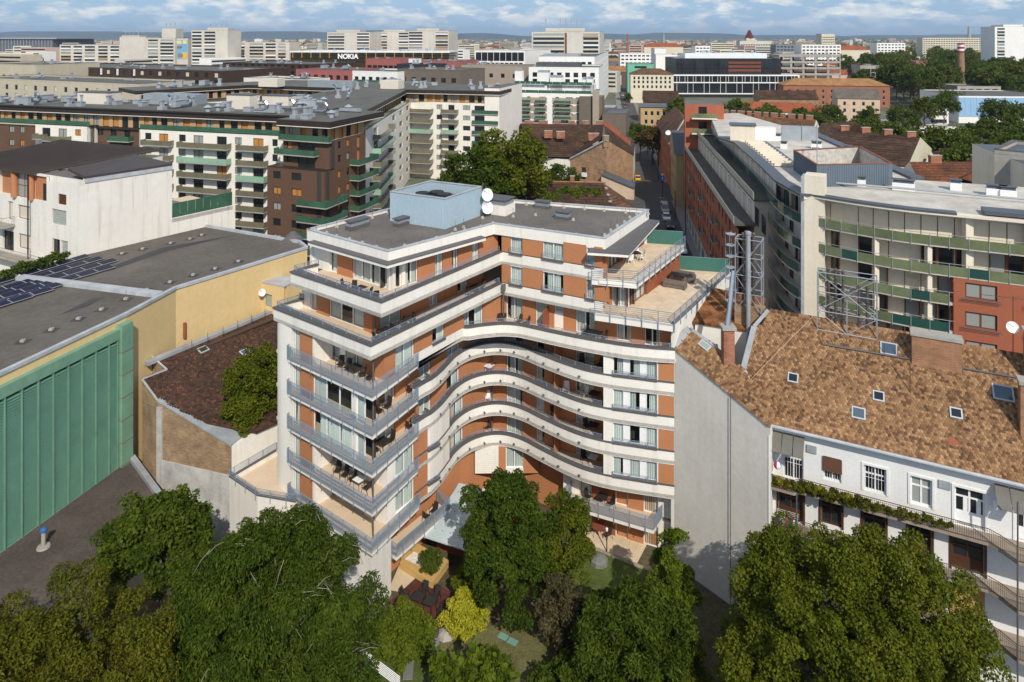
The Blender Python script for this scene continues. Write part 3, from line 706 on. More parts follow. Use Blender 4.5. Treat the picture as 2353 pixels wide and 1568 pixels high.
mb0=MB();mb0.lathe((0,0,0),[(.2,0),(.13,.22),(.05,.26)],M('concrete_pale',albedo=(.36,.33,.28),var=.1),8);mb0.tube((0,0,.3),(0,0,.95),.018,coping,4)
lme=mb0.data('lightning_block')
def inset_path(pts,d,step):return resample(offs(pts,-d),step)
for p in inset_path(roofp[:5],.9,1.75)+inset_path([RB,(0.4,76.6),(-11.5,74.6),RL],.9,2.2)+[(-3,69.8),(0,70.5),(2.4,71),(4.5,70),(6,69.2),(-5.5,65.7),(-4.6,66.5)]:
    o=bpy.data.objects.new('lightning_block',lme);o.location=(p[0]+wr.uniform(-.15,.15),p[1]+wr.uniform(-.1,.1),23.96);o.rotation_euler[2]=wr.uniform(0,6);link(o,hotel)
# downpipe at the inner corner
mb=MB();q=W(.35,-.25);mb.tube((*q,14.8),(*q,18.0),.09,coping,8);mb.box(q[0]-.2,q[0]+.2,q[1]-.2,q[1]+.2,18,18.5,coping);part('downpipe',mb,hotel)
for zz in (fl(1),fl(2),fl(3),fl(4)):
    mb=MB();mb.tube((-2.0,68.9,zz),(-2.0,68.9,zz+2.6),.08,coping,8);part('downpipe',mb,hotel)
# ------------------------------------------------------------------ generic pieces for the other buildings
gdark=glass('dark_pane',tint=(.018,.022,.026),refl=.2,rough=.06)
gblue=glass('sky_pane',tint=(.06,.09,.12),refl=.5,rough=.05)
gpale=glass('curtained_pane',tint=(.30,.32,.30),refl=.2,rough=.15)
conc=M('concrete_grey',albedo=(.36,.34,.30),var=.15,scale=.3,streak=.3)
galv=M('galvanised',albedo=(.34,.37,.40),var=.15,scale=.7,rough=.45,spec=.5,metal=.2)
yellow=M('yellow_render',albedo=(.66,.49,.245),var=.06,scale=.15,fine=.04,bump=.05,streak=.12,dirt=(.6,.5,.35))
felt2=M('brown_felt',albedo=(.118,.104,.088),var=.25,scale=.12,fine=.12,bump=.1)
whitew=M('white_wall',albedo=(.72,.69,.63),var=.06,scale=.15,fine=.04,streak=.3)
zinc=M('zinc_flashing',albedo=(.30,.32,.335),var=.25,scale=.5,rough=.5,spec=.5)
brownroof=M('brown_seam_roof',albedo=(.062,.050,.043),var=.12,rough=.5)
irons=M('brown_iron',albedo=(.075,.045,.032),var=.1,rough=.6)
blackm=M('black_metal',albedo=(.02,.02,.022),var=.05,rough=.4)
def fence(parent,pts,z,h,mat,step=.14,r=.012,posts=2.0,name='railing'):
    mb=MB();mb.path([(p[0],p[1],z+h) for p in pts],.03,mat,4);mb.path([(p[0],p[1],z+.08) for p in pts],.02,mat,4)
    for p in resample(pts,step):mb.tube((p[0],p[1],z+.08),(p[0],p[1],z+h),r,mat,4,cap=False)
    o=part(name,mb,parent);o['kind']='stuff';return o
def glass_rail(parent,pts,z,h,mat,frame,thick=.03,name='glass_balustrade'):
    mb=MB();mb.ribbon(pts,-thick,0,z,z+h,mat);mb.path([(p[0],p[1],z+h+.03) for p in pts],.025,frame,4);return part(name,mb,parent)
def inside(poly,x,y):
    c=False;n=len(poly)
    for i in range(n):
        (x1,y1),(x2,y2)=poly[i],poly[(i+1)%n]
        if (y1>y)!=(y2>y) and x<(x2-x1)*(y-y1)/(y2-y1)+x1:c=not c
    return c
def plane_hit(x,y,P0,n):  # where the sight line of picture point (x, y) meets a plane
    d=Vector(((x-CX)/F,1,-(y-HY)/F));o=Vector((0,0,H));t=(Vector(P0)-o).dot(n)/d.dot(n);return o+d*t
def tile_roof(parent,O,ax,up,poly,mat,w=.2,ex=.19,single=300,under=None,seed=1,jit=1.0):
    """roof of real tiles: O corner, ax unit vector along the eave, up unit vector up the slope, poly in (along, up) metres"""
    r=np.random.default_rng(seed);ax,up=Vector(ax).normalized(),Vector(up).normalized();nn=ax.cross(up).normalized()
    us=[p[0] for p in poly];vs=[p[1] for p in poly]
    mb=MB();mb.face([tuple(Vector(O)+ax*p[0]+up*p[1]-nn*.03) for p in poly],under or mat)
    part('roof_underlay',mb,parent)
    L=ex*1.5;k=w*.5-.006
    tv=np.array([(-k,0,.035),(k,0,.035),(k,L,.004),(-k,L,.004),(-k,0,.012),(k,0,.012),(-k*.55,-.035,.034),(k*.55,-.035,.034),(-k*.55,-.035,.012),(k*.55,-.035,.012)],np.float32)
    tf=np.array([(0,1,2,3),(6,7,1,0),(8,9,7,6),(4,8,6,0),(9,5,1,7),(5,2,1,1),(4,0,3,3)],np.int32)
    cs=[]
    for j in range(int((max(vs)-min(vs))/ex)+1):
        v=min(vs)+j*ex
        for i in range(int((max(us)-min(us))/w)+2):
            u=min(us)+(i+.5*(j%2))*w
            if inside(poly,u,v+ex*.5) and inside(poly,u,v):cs.append((u,v))
    cs=np.array(cs)
    if not len(cs):return
    B3=np.array([list(ax),list(up),list(nn)],np.float32)
    pos=np.array(list(O))+cs[:,:1]*np.array(list(ax))+cs[:,1:]*np.array(list(up))
    dist=np.hypot(pos[:,0],pos[:,1]);scr=np.abs(pos[:,0]/pos[:,1])<.72
    order=np.argsort(np.where(scr,dist,1e9));near=order[:single];far=order[single:]
    rot=Matrix(((ax.x,up.x,nn.x),(ax.y,up.y,nn.y),(ax.z,up.z,nn.z))).to_4x4()
    me=bpy.data.meshes.new('roof_tile');me.from_pydata([tuple(map(float,q)) for q in tv],[],[tuple(dict.fromkeys(map(int,f))) for f in tf]);me.materials.append(mat);me.update()
    for q in near:
        o=bpy.data.objects.new('roof_tile',me);link(o,parent);o.matrix_basis=Matrix.Translation([float(x) for x in pos[q]])@rot@Matrix.Rotation(float(r.normal(0,.02))*jit,4,'Z')
    if len(far):
        loc=np.tile(tv,(len(far),1,1)).astype(np.float32);an=r.normal(0,.025,len(far))[:,None]*jit;loc[:,:,2]+=r.uniform(0,.012,len(far))[:,None]
        x,y=loc[:,:,0].copy(),loc[:,:,1].copy();loc[:,:,0]=x-an*y;loc[:,:,1]=y+an*x
        V=loc@B3+pos[far][:,None,:]
        Fq=(tf[None]+(np.arange(len(far))*len(tv))[:,None,None])
        q4=Fq[:,:5].reshape(-1,4)
        o=bpy.data.objects.new('roof_tiles',npmesh('roof_tiles',V.reshape(-1,3),q4,mat));link(o,parent);o['kind']='stuff'
def tile_shade(name,cols,dark=.5):
    """fired clay: every tile its own colour, weathered in patches"""
    if name in MATS:return MATS[name]
    m=bpy.data.materials.new(name);m.use_nodes=True;MATS[name]=m
    nt=m.node_tree;N=nt.nodes.new;L=nt.links.new;bs=nt.nodes['Principled BSDF'];bs.inputs['Roughness'].default_value=.9;bs.inputs['Specular IOR Level'].default_value=.15
    geo=N('ShaderNodeNewGeometry');oi=N('ShaderNodeObjectInfo')
    a=N('ShaderNodeMath');a.operation='ADD';L(geo.outputs['Random Per Island'],a.inputs[0]);L(oi.outputs['Random'],a.inputs[1])
    fr=N('ShaderNodeMath');fr.operation='FRACT';L(a.outputs[0],fr.inputs[0])
    n=N('ShaderNodeTexNoise');n.inputs['Scale'].default_value=.5;n.inputs['Detail'].default_value=6;n.inputs['Roughness'].default_value=.7;L(geo.outputs['Position'],n.inputs[0])
    mr=N('ShaderNodeMapRange');mr.inputs[1].default_value=.3;mr.inputs[2].default_value=.7;mr.inputs[3].default_value=0;mr.inputs[4].default_value=.3;L(n.outputs[0],mr.inputs[0])
    s=N('ShaderNodeMath');s.operation='MULTIPLY_ADD';s.inputs[1].default_value=.72;L(fr.outputs[0],s.inputs[0]);L(mr.outputs[0],s.inputs[2])
    rp=N('ShaderNodeValToRGB');e=rp.color_ramp.elements;e[0].color=(*lin(cols[0]),1);e[1].color=(*lin(cols[-1]),1)
    for i,c in enumerate(cols[1:-1]):q=e.new((i+1)/(len(cols)-1));q.color=(*lin(c),1)
    L(s.outputs[0],rp.inputs[0])
    n2=N('ShaderNodeTexNoise');n2.inputs['Scale'].default_value=9;n2.inputs['Detail'].default_value=3;L(geo.outputs['Position'],n2.inputs[0])
    m2=N('ShaderNodeMapRange');m2.inputs[1].default_value=.3;m2.inputs[2].default_value=.7;m2.inputs[3].default_value=.78;m2.inputs[4].default_value=1.15;L(n2.outputs[0],m2.inputs[0])
    mx=N('ShaderNodeMix');mx.data_type='RGBA';mx.blend_type='MULTIPLY';mx.inputs[0].default_value=1;L(rp.outputs[0],mx.inputs[6]);L(m2.outputs[0],mx.inputs[7])
    L(mx.outputs[2],bs.inputs['Base Color']);return m
t_sand=tile_shade('sand_clay_tile',[(62,48,39),(114,86,63),(142,108,78),(156,121,88),(184,149,110)])
t_brown=tile_shade('old_brown_tile',[(42,33,28),(64,49,41),(72,55,46),(80,60,49),(128,78,54)])
brick_y=brick_mat('pale_brick',(176,138,98),(150,106,76),(150,138,120),2.0)
brick_r=brick_mat('red_brick',(150,84,58),(176,112,78),(150,130,112),2.0)
brick_o=brick_mat('old_brick',(166,138,104),(136,108,80),(140,124,104),2.2)

# ------------------------------------------------------------------ the hall with the yellow wall on the left
hall=thing('theatre_hall','large yellow hall with flat brown felt roof, solar panels and green louvre wall','hall',(-48,72,-3))
ZH=16.0
hp=[gp(-260,985,ZH),gp(290,725,ZH),gp(404,664,ZH),gp(706,571,ZH),gp(689,558,ZH),gp(475,521,ZH),gp(194.5,586.5,ZH),gp(46,638,ZH),(-75,66)]
mb=MB();mb.prism(hp,-3,ZH,yellow,felt2);part('wall',mb,hall)
mb=MB();mb.ribbon(hp[:4],-.3,.12,ZH-.05,ZH+.22,lead);part('coping',mb,hall)
mb=MB();mb.ribbon([hp[3],hp[4],hp[5]],-.3,.1,ZH-.05,ZH+.3,lead);part('coping',mb,hall)
mb=MB();mb.ribbon([gp(45,641,ZH),gp(366,681,ZH)],-.5,.5,ZH,ZH+.35,lead);part('expansion_ridge',mb,hall)
dirtm=M('dark_felt_patch',albedo=(.06,.056,.056),var=.2)
for a in ([(235,468),(740,350),(810,485-60),(730,480)],):
    mb=MB();mb.face([(*gp(x,y,ZH,'L6'),ZH+.012) for x,y in ((735,480),(1125,335),(1665,240),(1180,355),(780,490))],dirtm);part('felt_patch',mb,hall)
mb=MB();mb.face([(*gp(x,y,ZH,'L6'),ZH+.012) for x,y in ((410,805),(640,690),(735,675),(620,740))],dirtm);part('felt_patch',mb,hall)
mbk=MB();mbk.box(-.17,.17,-.17,.17,0,.2,conc);mbk.box(-.5,.5,-.5,.5,0,.02,dirtm);mbk.tube((0,0,.2),(0,0,1.0),.02,coping,4);me=mbk.data('lightning_block')
for x,y in ((160,990),(358,910),(548,833),(708,768),(878,695),(1022,632),(1185,577),(1347,527),(1500,483),(1662,432),(852,378),(995,345),(1190,305),(1325,275),(1407,248)):
    o=bpy.data.objects.new('lightning_block',me);q=gp(x,y,ZH,'L6');o.location=(*q,ZH+.004);link(o,hall)
# solar panels: dark blue cells in pale frames, tilted a little
cell=M('solar_cell',albedo=(.010,.013,.035),var=.15,scale=3,rough=.4,spec=.15);pfr=M('panel_frame',albedo=(.36,.38,.42),var=0,fine=0)
def solar(x,y,ang):
    mb=MB();W0,D0=1.85,1.08
    mb.box(0,W0,0,D0,0,.05,pfr);
    for i in range(6):
        for j in range(3):mb.box(.03+i*.3,.03+i*.3+.296,.03+j*.342,.03+j*.342+.338,.05,.056,cell)
    return mb.data('solar_panel')
sme=solar(0,0,0)
def arr(rows,e1):
    for (x0,y0),n in rows:
        a=Vector((*gp(x0,y0,ZH,'L6'),0));d=Vector((*gp(x0+e1[0],y0+e1[1],ZH,'L6'),0))-a;d.normalize()
        for i in range(n):
            o=bpy.data.objects.new('solar_panel',sme);p=a+d*(1.9*i);o.location=(p.x,p.y,ZH+.18);o.rotation_euler=(R(6),R(0),math.atan2(d.y,d.x));link(o,hall)
arr([((165,545),4),((255,562),4),((350,577),4),((440,590),3)],(120,-36))
arr([((-150,640),2),((-90,680),3),((-120,745),4),((-60,770),3),((20,790-10),0)],(120,-36))
arr([((-20,690),3),((30,735),3),((-60,800-20),2)],(120,-38))
# green louvre wall
gr1=M('green_paint',albedo=(.165,.315,.225),var=.15,scale=.8,rough=.6,streak=.3,dirt=(.75,.55,.3));gr2=M('green_slat',albedo=(.135,.285,.21),var=.12,scale=.5,rough=.55)
FHall=Fr(hp[0],hp[1]);sx=lambda x:FHall.at(x)
zt,zb=15.2,2.4
cols=[-420,-370,-310,-260,-200,-140,-70]+[px('L6',x,0)[0] for x in (10,130,245,350,455,552,648,740,800)]
mb=MB();FHall.bar(mb,sx(-300) if sx(-300)>0 else 0,sx(px('L6',808,0)[0]),.02,.5,zt-.9,zt,gr1);part('louvre_head',mb,hall)
mb=MB();FHall.bar(mb,sx(px('L6',806,0)[0]),sx(px('L6',884,0)[0]),.02,.75,zb,zt+.3,gr1);part('corner_casing',mb,hall)
for i in range(6):
    mb=MB();FHall.bar(mb,sx(px('L6',806,0)[0])-.01,sx(px('L6',884,0)[0])+.01,.02,.77,zb+.1+i*2.1,zb+.16+i*2.1,M('rusty_edge',albedo=(.22,.12,.05),var=.3,scale=2));part('casing_joint',mb,hall)
for a,b in zip(cols[:-1],cols[1:]):
    s0,s1=sx(a),sx(b)
    if s1<0:continue
    s0=max(0,s0)
    mb=MB();FHall.bar(mb,s0,s1,.02,.10,zb,zt-.9,M('louvre_dark',albedo=(.02,.045,.038),var=.05));o=part('louvre_panel',mb,hall)
    mb=MB();FHall.bar(mb,s1-.1,s1,.1,.47,zb,zt-.9,gr1);q=bpy.data.objects.new('mullion',mb.data('mullion'));q.parent=o;COL.objects.link(q)
    mb=MB();n=int((zt-.9-zb)/.23)
    for i in range(n):
        z=zb+i*.23;a0,b0=FHall.pt(s0,.42),FHall.pt(s1-.14,.42);c0,d0=FHall.pt(s1-.14,.2),FHall.pt(s0,.2)
        mb.hexa([(*a0,z),(*b0,z),(*c0,z+.1),(*d0,z+.1),(*a0,z+.025),(*b0,z+.025),(*c0,z+.125),(*d0,z+.125)],gr2)
    q=bpy.data.objects.new('slats',mb.data('slats'));q.parent=o;COL.objects.link(q);q['kind']='stuff'
# small annex of the hall beside the hotel, and its dish
ax=[gp(1828,560,14.2,'L6'),gp(1965,592,14.2,'L6')]
FX=Fr(gl(px('L6',1828,0)[0],hp[2],hp[3]),u=(.9,-.42))
mb=MB();hol=[(.4,1.5,10.9,12.4),(.4,1.5,7.6,9.0)]
wall(mb,FX,0,3.4,-3,13.6,hol,yellow,depth=.2);FX.bar(mb,0,3.4,-2.5,-.35,-3,13.6,yellow);FX.bar(mb,-.05,3.45,-2.6,.06,13.6,13.75,lead);part('annex',mb,hall)
for h in hol:put('window',win_mesh(h[1]-h[0],h[3]-h[2],'annex',gr1,gpale,1),hall,FX,h[0],-.18,h[2])
q=gl(px('L6',1800,0)[0],hp[2],hp[3]);dish((q[0]+.5,q[1]-.3,gz(px('L6',0,640)[1],q[1])),(.6,-.7,.35),.42,hall)
mb=MB();q=gl(px('L6',1280,0)[0],hp[2],hp[3]);mb.tube((q[0]+.15,q[1]-.1,10.6),(q[0]+.15,q[1]-.1,12.2),.16,rust,8);part('flue',mb,hall)
mb=MB();mb.tube((*gp(2040,265,16.2,'L6'),16.0),(*gp(2040,265,16.2,'L6'),17.0),1.4,coping,16,r2=.3);part('roof_dome',mb,hall)
# low flat roof in front of the louvre wall
low=thing('flat_roof_annex','low annex with worn brown felt roof below the green louvre wall','annex',(-40,55,-3))
lp=[gp(-60,735,2.4,'B1'),gp(720,195,2.4,'B1'),gp(790,190,2.4,'B1'),gp(980,455,2.4,'B1'),gp(900,580,2.4,'B1'),gp(560,1150,2.4,'B1'),gp(-300,1250,2.4,'B1'),gp(-400,940,2.4,'B1')]
mb=MB();mb.prism(lp[::-1],-3,2.4,conc,M('worn_brown_felt',albedo=(.088,.072,.06),var=.3,scale=.3,fine=.2));part('wall',mb,low)
mb=MB();mb.ribbon([lp[2],lp[3],lp[4],lp[5]],-.25,.25,2.3,2.75,zinc);part('coping',mb,low)
mb=MB();mb.ribbon([lp[0],lp[1]],-.1,.9,2.3,2.62,M('weathered_board',albedo=(.26,.22,.17),var=.2,streak=.3));part('kerb',mb,low)
vp=gp(265,745,2.4,'B1');mb=MB();mb.lathe((*vp,2.4),[(.5,0),(.45,.12),(.16,.16),(.15,1.3)],conc,12);o=part('vent_pipe',mb,low)
mb=MB();mb.lathe((*vp,3.65),[(.26,0),(.26,.16),(.1,.3)],M('blue_cap',albedo=(.03,.13,.34),var=0,fine=0,rough=.5),12);q=bpy.data.objects.new('cap',mb.data('cap'));q.parent=o;COL.objects.link(q)

# ------------------------------------------------------------------ little house with the brown tiled roof between hall and hotel
cot=thing('tiled_house','low house with mossy dark brown tiled roof between yellow hall and hotel','house',(-28,70,-3))
r0,r1=Vector((*gp(336,838,10.3),10.3)),Vector((*gp(645,708,10.3),10.3));e0=Vector((-23.2,63.0,6.0))
axv=(r1-r0).normalized();rel=e0-r0;upv=-(rel-axv*rel.dot(axv));sl=upv.length;upv.normalize()
O=e0-axv*(e0-r0).dot(axv) ;O=r0-upv*sl;a0=(e0-O).dot(axv)
nc=axv.cross(upv).normalized()
cq=lambda x,y:(lambda p:(p.dot(axv),p.dot(upv)))(plane_hit(x,y,O,nc)-O)
cedge=[cq(589,997),cq(475,974),cq(362,920),cq(327,872),cq(384,850),cq(343,814)]
cpoly=[(a0+12.5,0),((r1-r0).length,sl*.45),((r1-r0).length,sl),(cedge[5][0],sl)]+cedge[::-1]+[(a0+2,0)]
tile_roof(cot,O,axv,upv,cpoly,t_brown,w=.24,ex=.24,single=300,seed=3)
mb=MB();mb.ribbon([(r0.x,r0.y),(r1.x,r1.y)],-.35,.3,10.2,10.55,zinc);part('ridge_flashing',mb,cot)
mb=MB();mb.ribbon([(r0.x+1.5,r0.y+2.6),(r1.x-.5,r1.y-2)],.3,1.0,10.0,10.12,irons);part('catwalk',mb,cot)
for t in np.linspace(.25,.92,7):
    p=r0.lerp(r1,float(t));mb=MB();mb.tube((p.x+.8,p.y-.2,9.9),(p.x+.8,p.y-.2,11.3),.025,irons,4);part('catwalk_post',mb,cot)
skl=M('skylight_frame',albedo=(.42,.46,.48),var=.1)
def skylight(parent,x,y,k,O,n,axv,upv,w,h,gm,lift=.12):
    c=plane_hit(*px(k,x,y),O,n);rot=Matrix(((axv.x,upv.x,n.x),(axv.y,upv.y,n.y),(axv.z,upv.z,n.z))).to_4x4()
    mb=MB();mb.box(-w/2,w/2,-h/2,h/2,0,lift,skl);mb.box(-w/2+.1,w/2-.1,-h/2+.1,h/2-.1,lift,lift+.012,gm)
    o=part('skylight',mb,parent);o.matrix_basis=Matrix.Translation(c)@rot;return o
nc=axv.cross(upv).normalized()
skylight(cot,1415,1047,'L6',O,nc,axv,upv,1.0,.8,gdark);skylight(cot,1706,1065,'L6',O,nc,axv,upv,.9,.8,gblue)
ce3=[O+axv*c[0]+upv*c[1] for c in cedge]
for gb1,gb0 in zip(ce3[2:-1],ce3[3:]):
    mb=MB();mb.face([(gb0.x,gb0.y,-3),(gb1.x,gb1.y,-3),tuple(gb1-Vector((0,0,.08))),tuple(gb0-Vector((0,0,.08)))],brick_o);part('gable_wall',mb,cot)
    mb=MB();mb.tube(gb0+nc*.02,gb1+nc*.02,.11,zinc,4);part('verge',mb,cot)
wl0,wl1=(ce3[2].x,ce3[2].y),(-24.9,61.3);zL=ce3[2].z-.1;fwl=Fr(wl0,wl1)
def slope_bar(t0,t1,d0,d1,m,nm):
    a,b,c,d=fwl.pt(0,t1),fwl.pt(fwl.len,t1),fwl.pt(fwl.len,t0),fwl.pt(0,t0);mb=MB();mb.hexa([(*a,zL+d0 if d0>-2 else 3),(*b,6+d0 if d0>-2 else 3),(*c,6+d0 if d0>-2 else 3),(*d,zL+d0 if d0>-2 else 3),(*a,zL+d1),(*b,6+d1),(*c,6+d1),(*d,zL+d1)],m);part(nm,mb,cot)
slope_bar(-1.3,0,-9,0,brick_o,'brick_wall')
slope_bar(-1.5,.1,.0,.16,zinc,'wall_capping')
greyp=M('stained_grey_plaster',albedo=(.42,.41,.39),var=.28,scale=.45,fine=.1,streak=.5,dirt=(.6,.58,.52))
mb=MB();mb.ribbon([wl0,wl1],-1.0,.12,-3,3.4,greyp);part('plaster_wall',mb,cot)
mb=MB();mb.ribbon([(wl0[0]-.6,wl0[1]+.3),wl0],-.8,.0,-3,7.0,brick_o);part('brick_wall',mb,cot)
mb=MB();mb.ribbon([wl0,(wl0[0]+.55,wl0[1]-.2)],-.4,.14,-3,zL-.5,greyp);part('buttress',mb,cot)
mb=MB();mb.ribbon([wl1,(-21.6,66.2)],-.4,0,-3,6.0,stucco);part('side_wall',mb,cot)
mb=MB();mb.ribbon([(-24.9,61.5),(-18.5,74)],-.4,-.1,-3,6.0,whitew);part('side_wall',mb,cot)

# ------------------------------------------------------------------ white building with a dark seam roof, upper left
wb=thing('white_block','white building with blank stained side wall and dark seam roof, left edge','building',(-60,90,0))
Kc=(-51.6,83.3);Kd=(-40.06,98.97);Km=(-51.6+9.2*.689,83.3+12.5*.689)
stain=M('stained_white_wall',albedo=(.74,.70,.635),var=.05,scale=.1,fine=.03,streak=.62,dirt=(.55,.48,.42))
FC=Fr(Kc,Km);FD=Fr(Km,Kd);FL=Fr((Kc[0]-.893*26,Kc[1]+.449*26),Kc)
mb=MB();mb.ribbon([Kc,Km],-.4,0,0,25.2,stain);part('blank_wall',mb,wb)
mb=MB();mb.ribbon([Km,Kd],-.4,0,0,18.1,stain);part('blank_wall',mb,wb)
gg=M('green_glass',albedo=(.045,.115,.075),var=.25,scale=.35,rough=.12,spec=.6);gol=M('olive_glass',albedo=(.155,.14,.095),var=.2,scale=.35,rough=.15,spec=.5);gmint=M('mint_glass',albedo=(.25,.42,.30),var=.12,scale=.3,rough=.15,spec=.5)
for i in range(8):
    a,b=FD.len*i/8,FD.len*(i+1)/8;mb=MB();FD.bar(mb,a+.03,b-.03,-.12,-.06,18.12,20.1,gg);part('screen_pane',mb,wb)
mb=MB();mb.prism([Km,Kd,(Kd[0]-9,Kd[1]+6),(Km[0]-9,Km[1]+5)],17.6,18.2,whitew,deckm);part('terrace',mb,wb)
SX=lambda x:FL.at(px('L2',x,0)[0])
hol=[(SX(405),SX(520),19.0,20.9,'b'),(SX(408),SX(470),14.4,17.2,'d'),(SX(478),SX(532),14.4,17.2,'b'),(SX(455),SX(520),21.6,22.9,'v'),(SX(140),SX(232),18.8,20.6,'s'),(SX(62),SX(102),18.4,20.8,'s'),(SX(145),SX(240),15.0,16.9,'s'),
       (SX(0),SX(112),21.7,24.7,'o'),(SX(120),SX(242),21.6,24.7,'o2'),(SX(258),SX(365),21.6,24.7,'o'),(SX(-60),SX(-12),18.4,20.8,'s'),(SX(20),SX(108),14.3,16.9,'d')]
mb=MB();wall(mb,FL,0,SX(365),0,25.0,[h[:4] for h in hol],whitew,depth=.35);wall(mb,FL,SX(365),FL.len,0,24.3,[h[:4] for h in hol],whitew,depth=.35);part('front_wall',mb,wb)
gblk=M('glass_block',albedo=(.40,.43,.40),var=.15,scale=2,rough=.2,spec=.6);wood=M('brown_wood',albedo=(.16,.07,.035),var=.15,scale=1.5,rough=.6);tanc=M('tan_shutter',albedo=(.58,.53,.44),var=.05)
for a,b,c,d,k in hol:
    w,h=b-a,d-c
    if k=='b':
        mb=MB();nx,nz=max(3,int(w/.3)),max(4,int(h/.3))
        mb.box(0,w,.1,.2,0,h,conc)
        for i in range(nx):
            for j in range(nz):mb.box(w*i/nx+.03,w*(i+1)/nx-.03,.05,.1,h*j/nz+.03,h*(j+1)/nz-.03,gblk)
        put('glass_block_window',mb.data('glass_block_window'),wb,FL,a,-.1,c)
    elif k=='v':
        mb=MB();mb.box(0,w,.2,.3,0,h,fdark)
        for j in range(7):mb.box(.02,w-.02,.02,.12,h*j/7+.03,h*j/7+.1,wood)
        put('vent_grille',mb.data('vent_grille'),wb,FL,a,-.05,c)
    elif k=='s':put('window',win_mesh(w,h,'shut',wood,tanc,1),wb,FL,a,-.2,c)
    elif k=='d':put('window',win_mesh(w,h,'door',fdark,gdark,2),wb,FL,a,-.25,c)
    elif k=='o':
        mb=MB();mb.box(0,w,.25,.35,0,h,orange);mb.box(w*.6,w*.9,.2,.26,0,h*.7,gdark);put('loggia_wall',mb.data('loggia_wall'),wb,FL,a,-.05,c)
    else:put('window',win_mesh(w,h,'tall',wood,gpale,2,trans=.48),wb,FL,a,-.2,c)
for s in (SX(250),SX(118)):
    mb=MB();mb.tube((*FL.pt(s,.05),21.5),(*FL.pt(s,.05),24.9),.42 if s<SX(200) else .38,orange,12);part('column',mb,wb)
mb=MB();mb.tube((*FL.pt(SX(252),.5),12),(*FL.pt(SX(252),.5),24.9),.09,fdark,6);part('downpipe',mb,wb)
bk=(-.893*0+.456*14,.89*14)
e0_,e1_=FL.pt(-2,.7),FL.pt(SX(290),.7);t0_,t1_=(e0_[0]+5,e0_[1]+15),(e1_[0]+9.5,e1_[1]+14)
mb=MB();mb.hexa([(*e0_,24.9),(*e1_,24.9),(*t1_,25.7),(*t0_,25.7),(*e0_,25.12),(*e1_,25.12),(*t1_,25.92),(*t0_,25.92)],brownroof);part('roof',mb,wb)
mb=MB()
for i in range(38):
    t=i/38;mb.tube((e0_[0]+(e1_[0]-e0_[0])*t,e0_[1]+(e1_[1]-e0_[1])*t,25.15),(t0_[0]+(t1_[0]-t0_[0])*t,t0_[1]+(t1_[1]-t0_[1])*t,25.95),.035,brownroof,4)
o=part('roof_seams',mb,wb);o['kind']='stuff'
mb=MB();mb.prism([FL.pt(SX(290),-.4),FL.pt(FL.len-.4,-.4),(Km[0]-.4,Km[1]-.3),(Km[0]-7,Km[1]+5),t1_],17,24.9,whitew,felt);part('rear_wall',mb,wb)
k0,k1=FC.pt(.0,.08),FC.pt(FC.len,.08);b0,b1=(k0[0]-3.0,k0[1]+1.5),(k1[0]-6.5,k1[1]+3)
mb=MB();mb.hexa([(*k0,25.2),(*k1,25.2),(*b1,25.9),(*b0,25.9),(*k0,25.5),(*k1,25.5),(*b1,26.2),(*b0,26.2)],brownroof);part('roof',mb,wb)
mb=MB();mb.ribbon([k0,k1],0,.05,24.7,25.2,lead);part('gutter',mb,wb)
for z,s0,s1,dp in ((14.1,SX(-40),SX(500),1.5),(17.9,SX(-40),SX(120),1.5),(11.2,SX(-60),SX(330),2.4)):
    mb=MB();FL.bar(mb,s0,s1,0,dp,z-.25,z,conc);part('walkway',mb,wb)
    fence(wb,[FL.pt(s0,dp-.05),FL.pt(s1,dp-.05),FL.pt(s1,.1)],z,1.1,M('tan_rail',albedo=(.22,.17,.10),var=.1),step=.2)
ivy=leaf_mat('ivy_leaf',[(.03,.055,.012),(.06,.10,.02),(.14,.13,.02)])
brick_t=brick_mat('tan_brick',(168,118,84),(146,98,68),(150,130,108),2.0)
# ------------------------------------------------------------------ old tenement with tiled roof and galleries on the right
ten=thing('old_tenement','old white tenement with sand coloured tiled roof and iron railed galleries','house',(26,54,-3))
E0=(20.4,54.0);uE=(.893,-.449);FO=Fr(E0,u=uE);LEN=30.0
ZE,ZR,INS=12.55,18.6,6.4
axO=Vector((*uE,0));inn=Vector((-FO.n[0],-FO.n[1],0));upO=(inn*INS+Vector((0,0,ZR-ZE))).normalized();slope=math.hypot(INS,ZR-ZE);nO=axO.cross(upO).normalized()
OO=Vector((*FO.pt(0,.45),ZE-.42))
def uvO(x,y,k='L7'):p=plane_hit(*px(k,x,y),OO,nO)-OO;return (p.dot(axO),p.dot(upO))
polyO=[(-.2,0),(LEN,0),(LEN,slope+.4),uvO(752,222),uvO(705,318),uvO(660,330),uvO(592,598)]
tile_roof(ten,OO,axO,upO,polyO,t_sand,w=.21,ex=.2,single=300,seed=8)
def onO(u,v,d=0):return OO+axO*u+upO*v+nO*d
# valley and verge flashing
def flash(p,q,w,name='flashing',lift=.05,m=None):
    mb=MB();a,b=onO(*p,lift),onO(*q,lift);d=(b-a).normalized();s=nO.cross(d).normalized()*w
    mb.hexa([tuple(a-s-nO*.04),tuple(b-s-nO*.04),tuple(b+s-nO*.04),tuple(a+s-nO*.04),tuple(a-s),tuple(b-s),tuple(b+s),tuple(a+s)],m or zinc);part(name,mb,ten)
lead2=M('pale_lead_valley',albedo=(.46,.45,.42),var=.2,scale=1,rough=.6)
flash((-.35,-.1),uvO(580,600),.32,m=lead2);flash(uvO(585,600),uvO(655,325),.22);flash(uvO(655,325),uvO(745,222),.15)
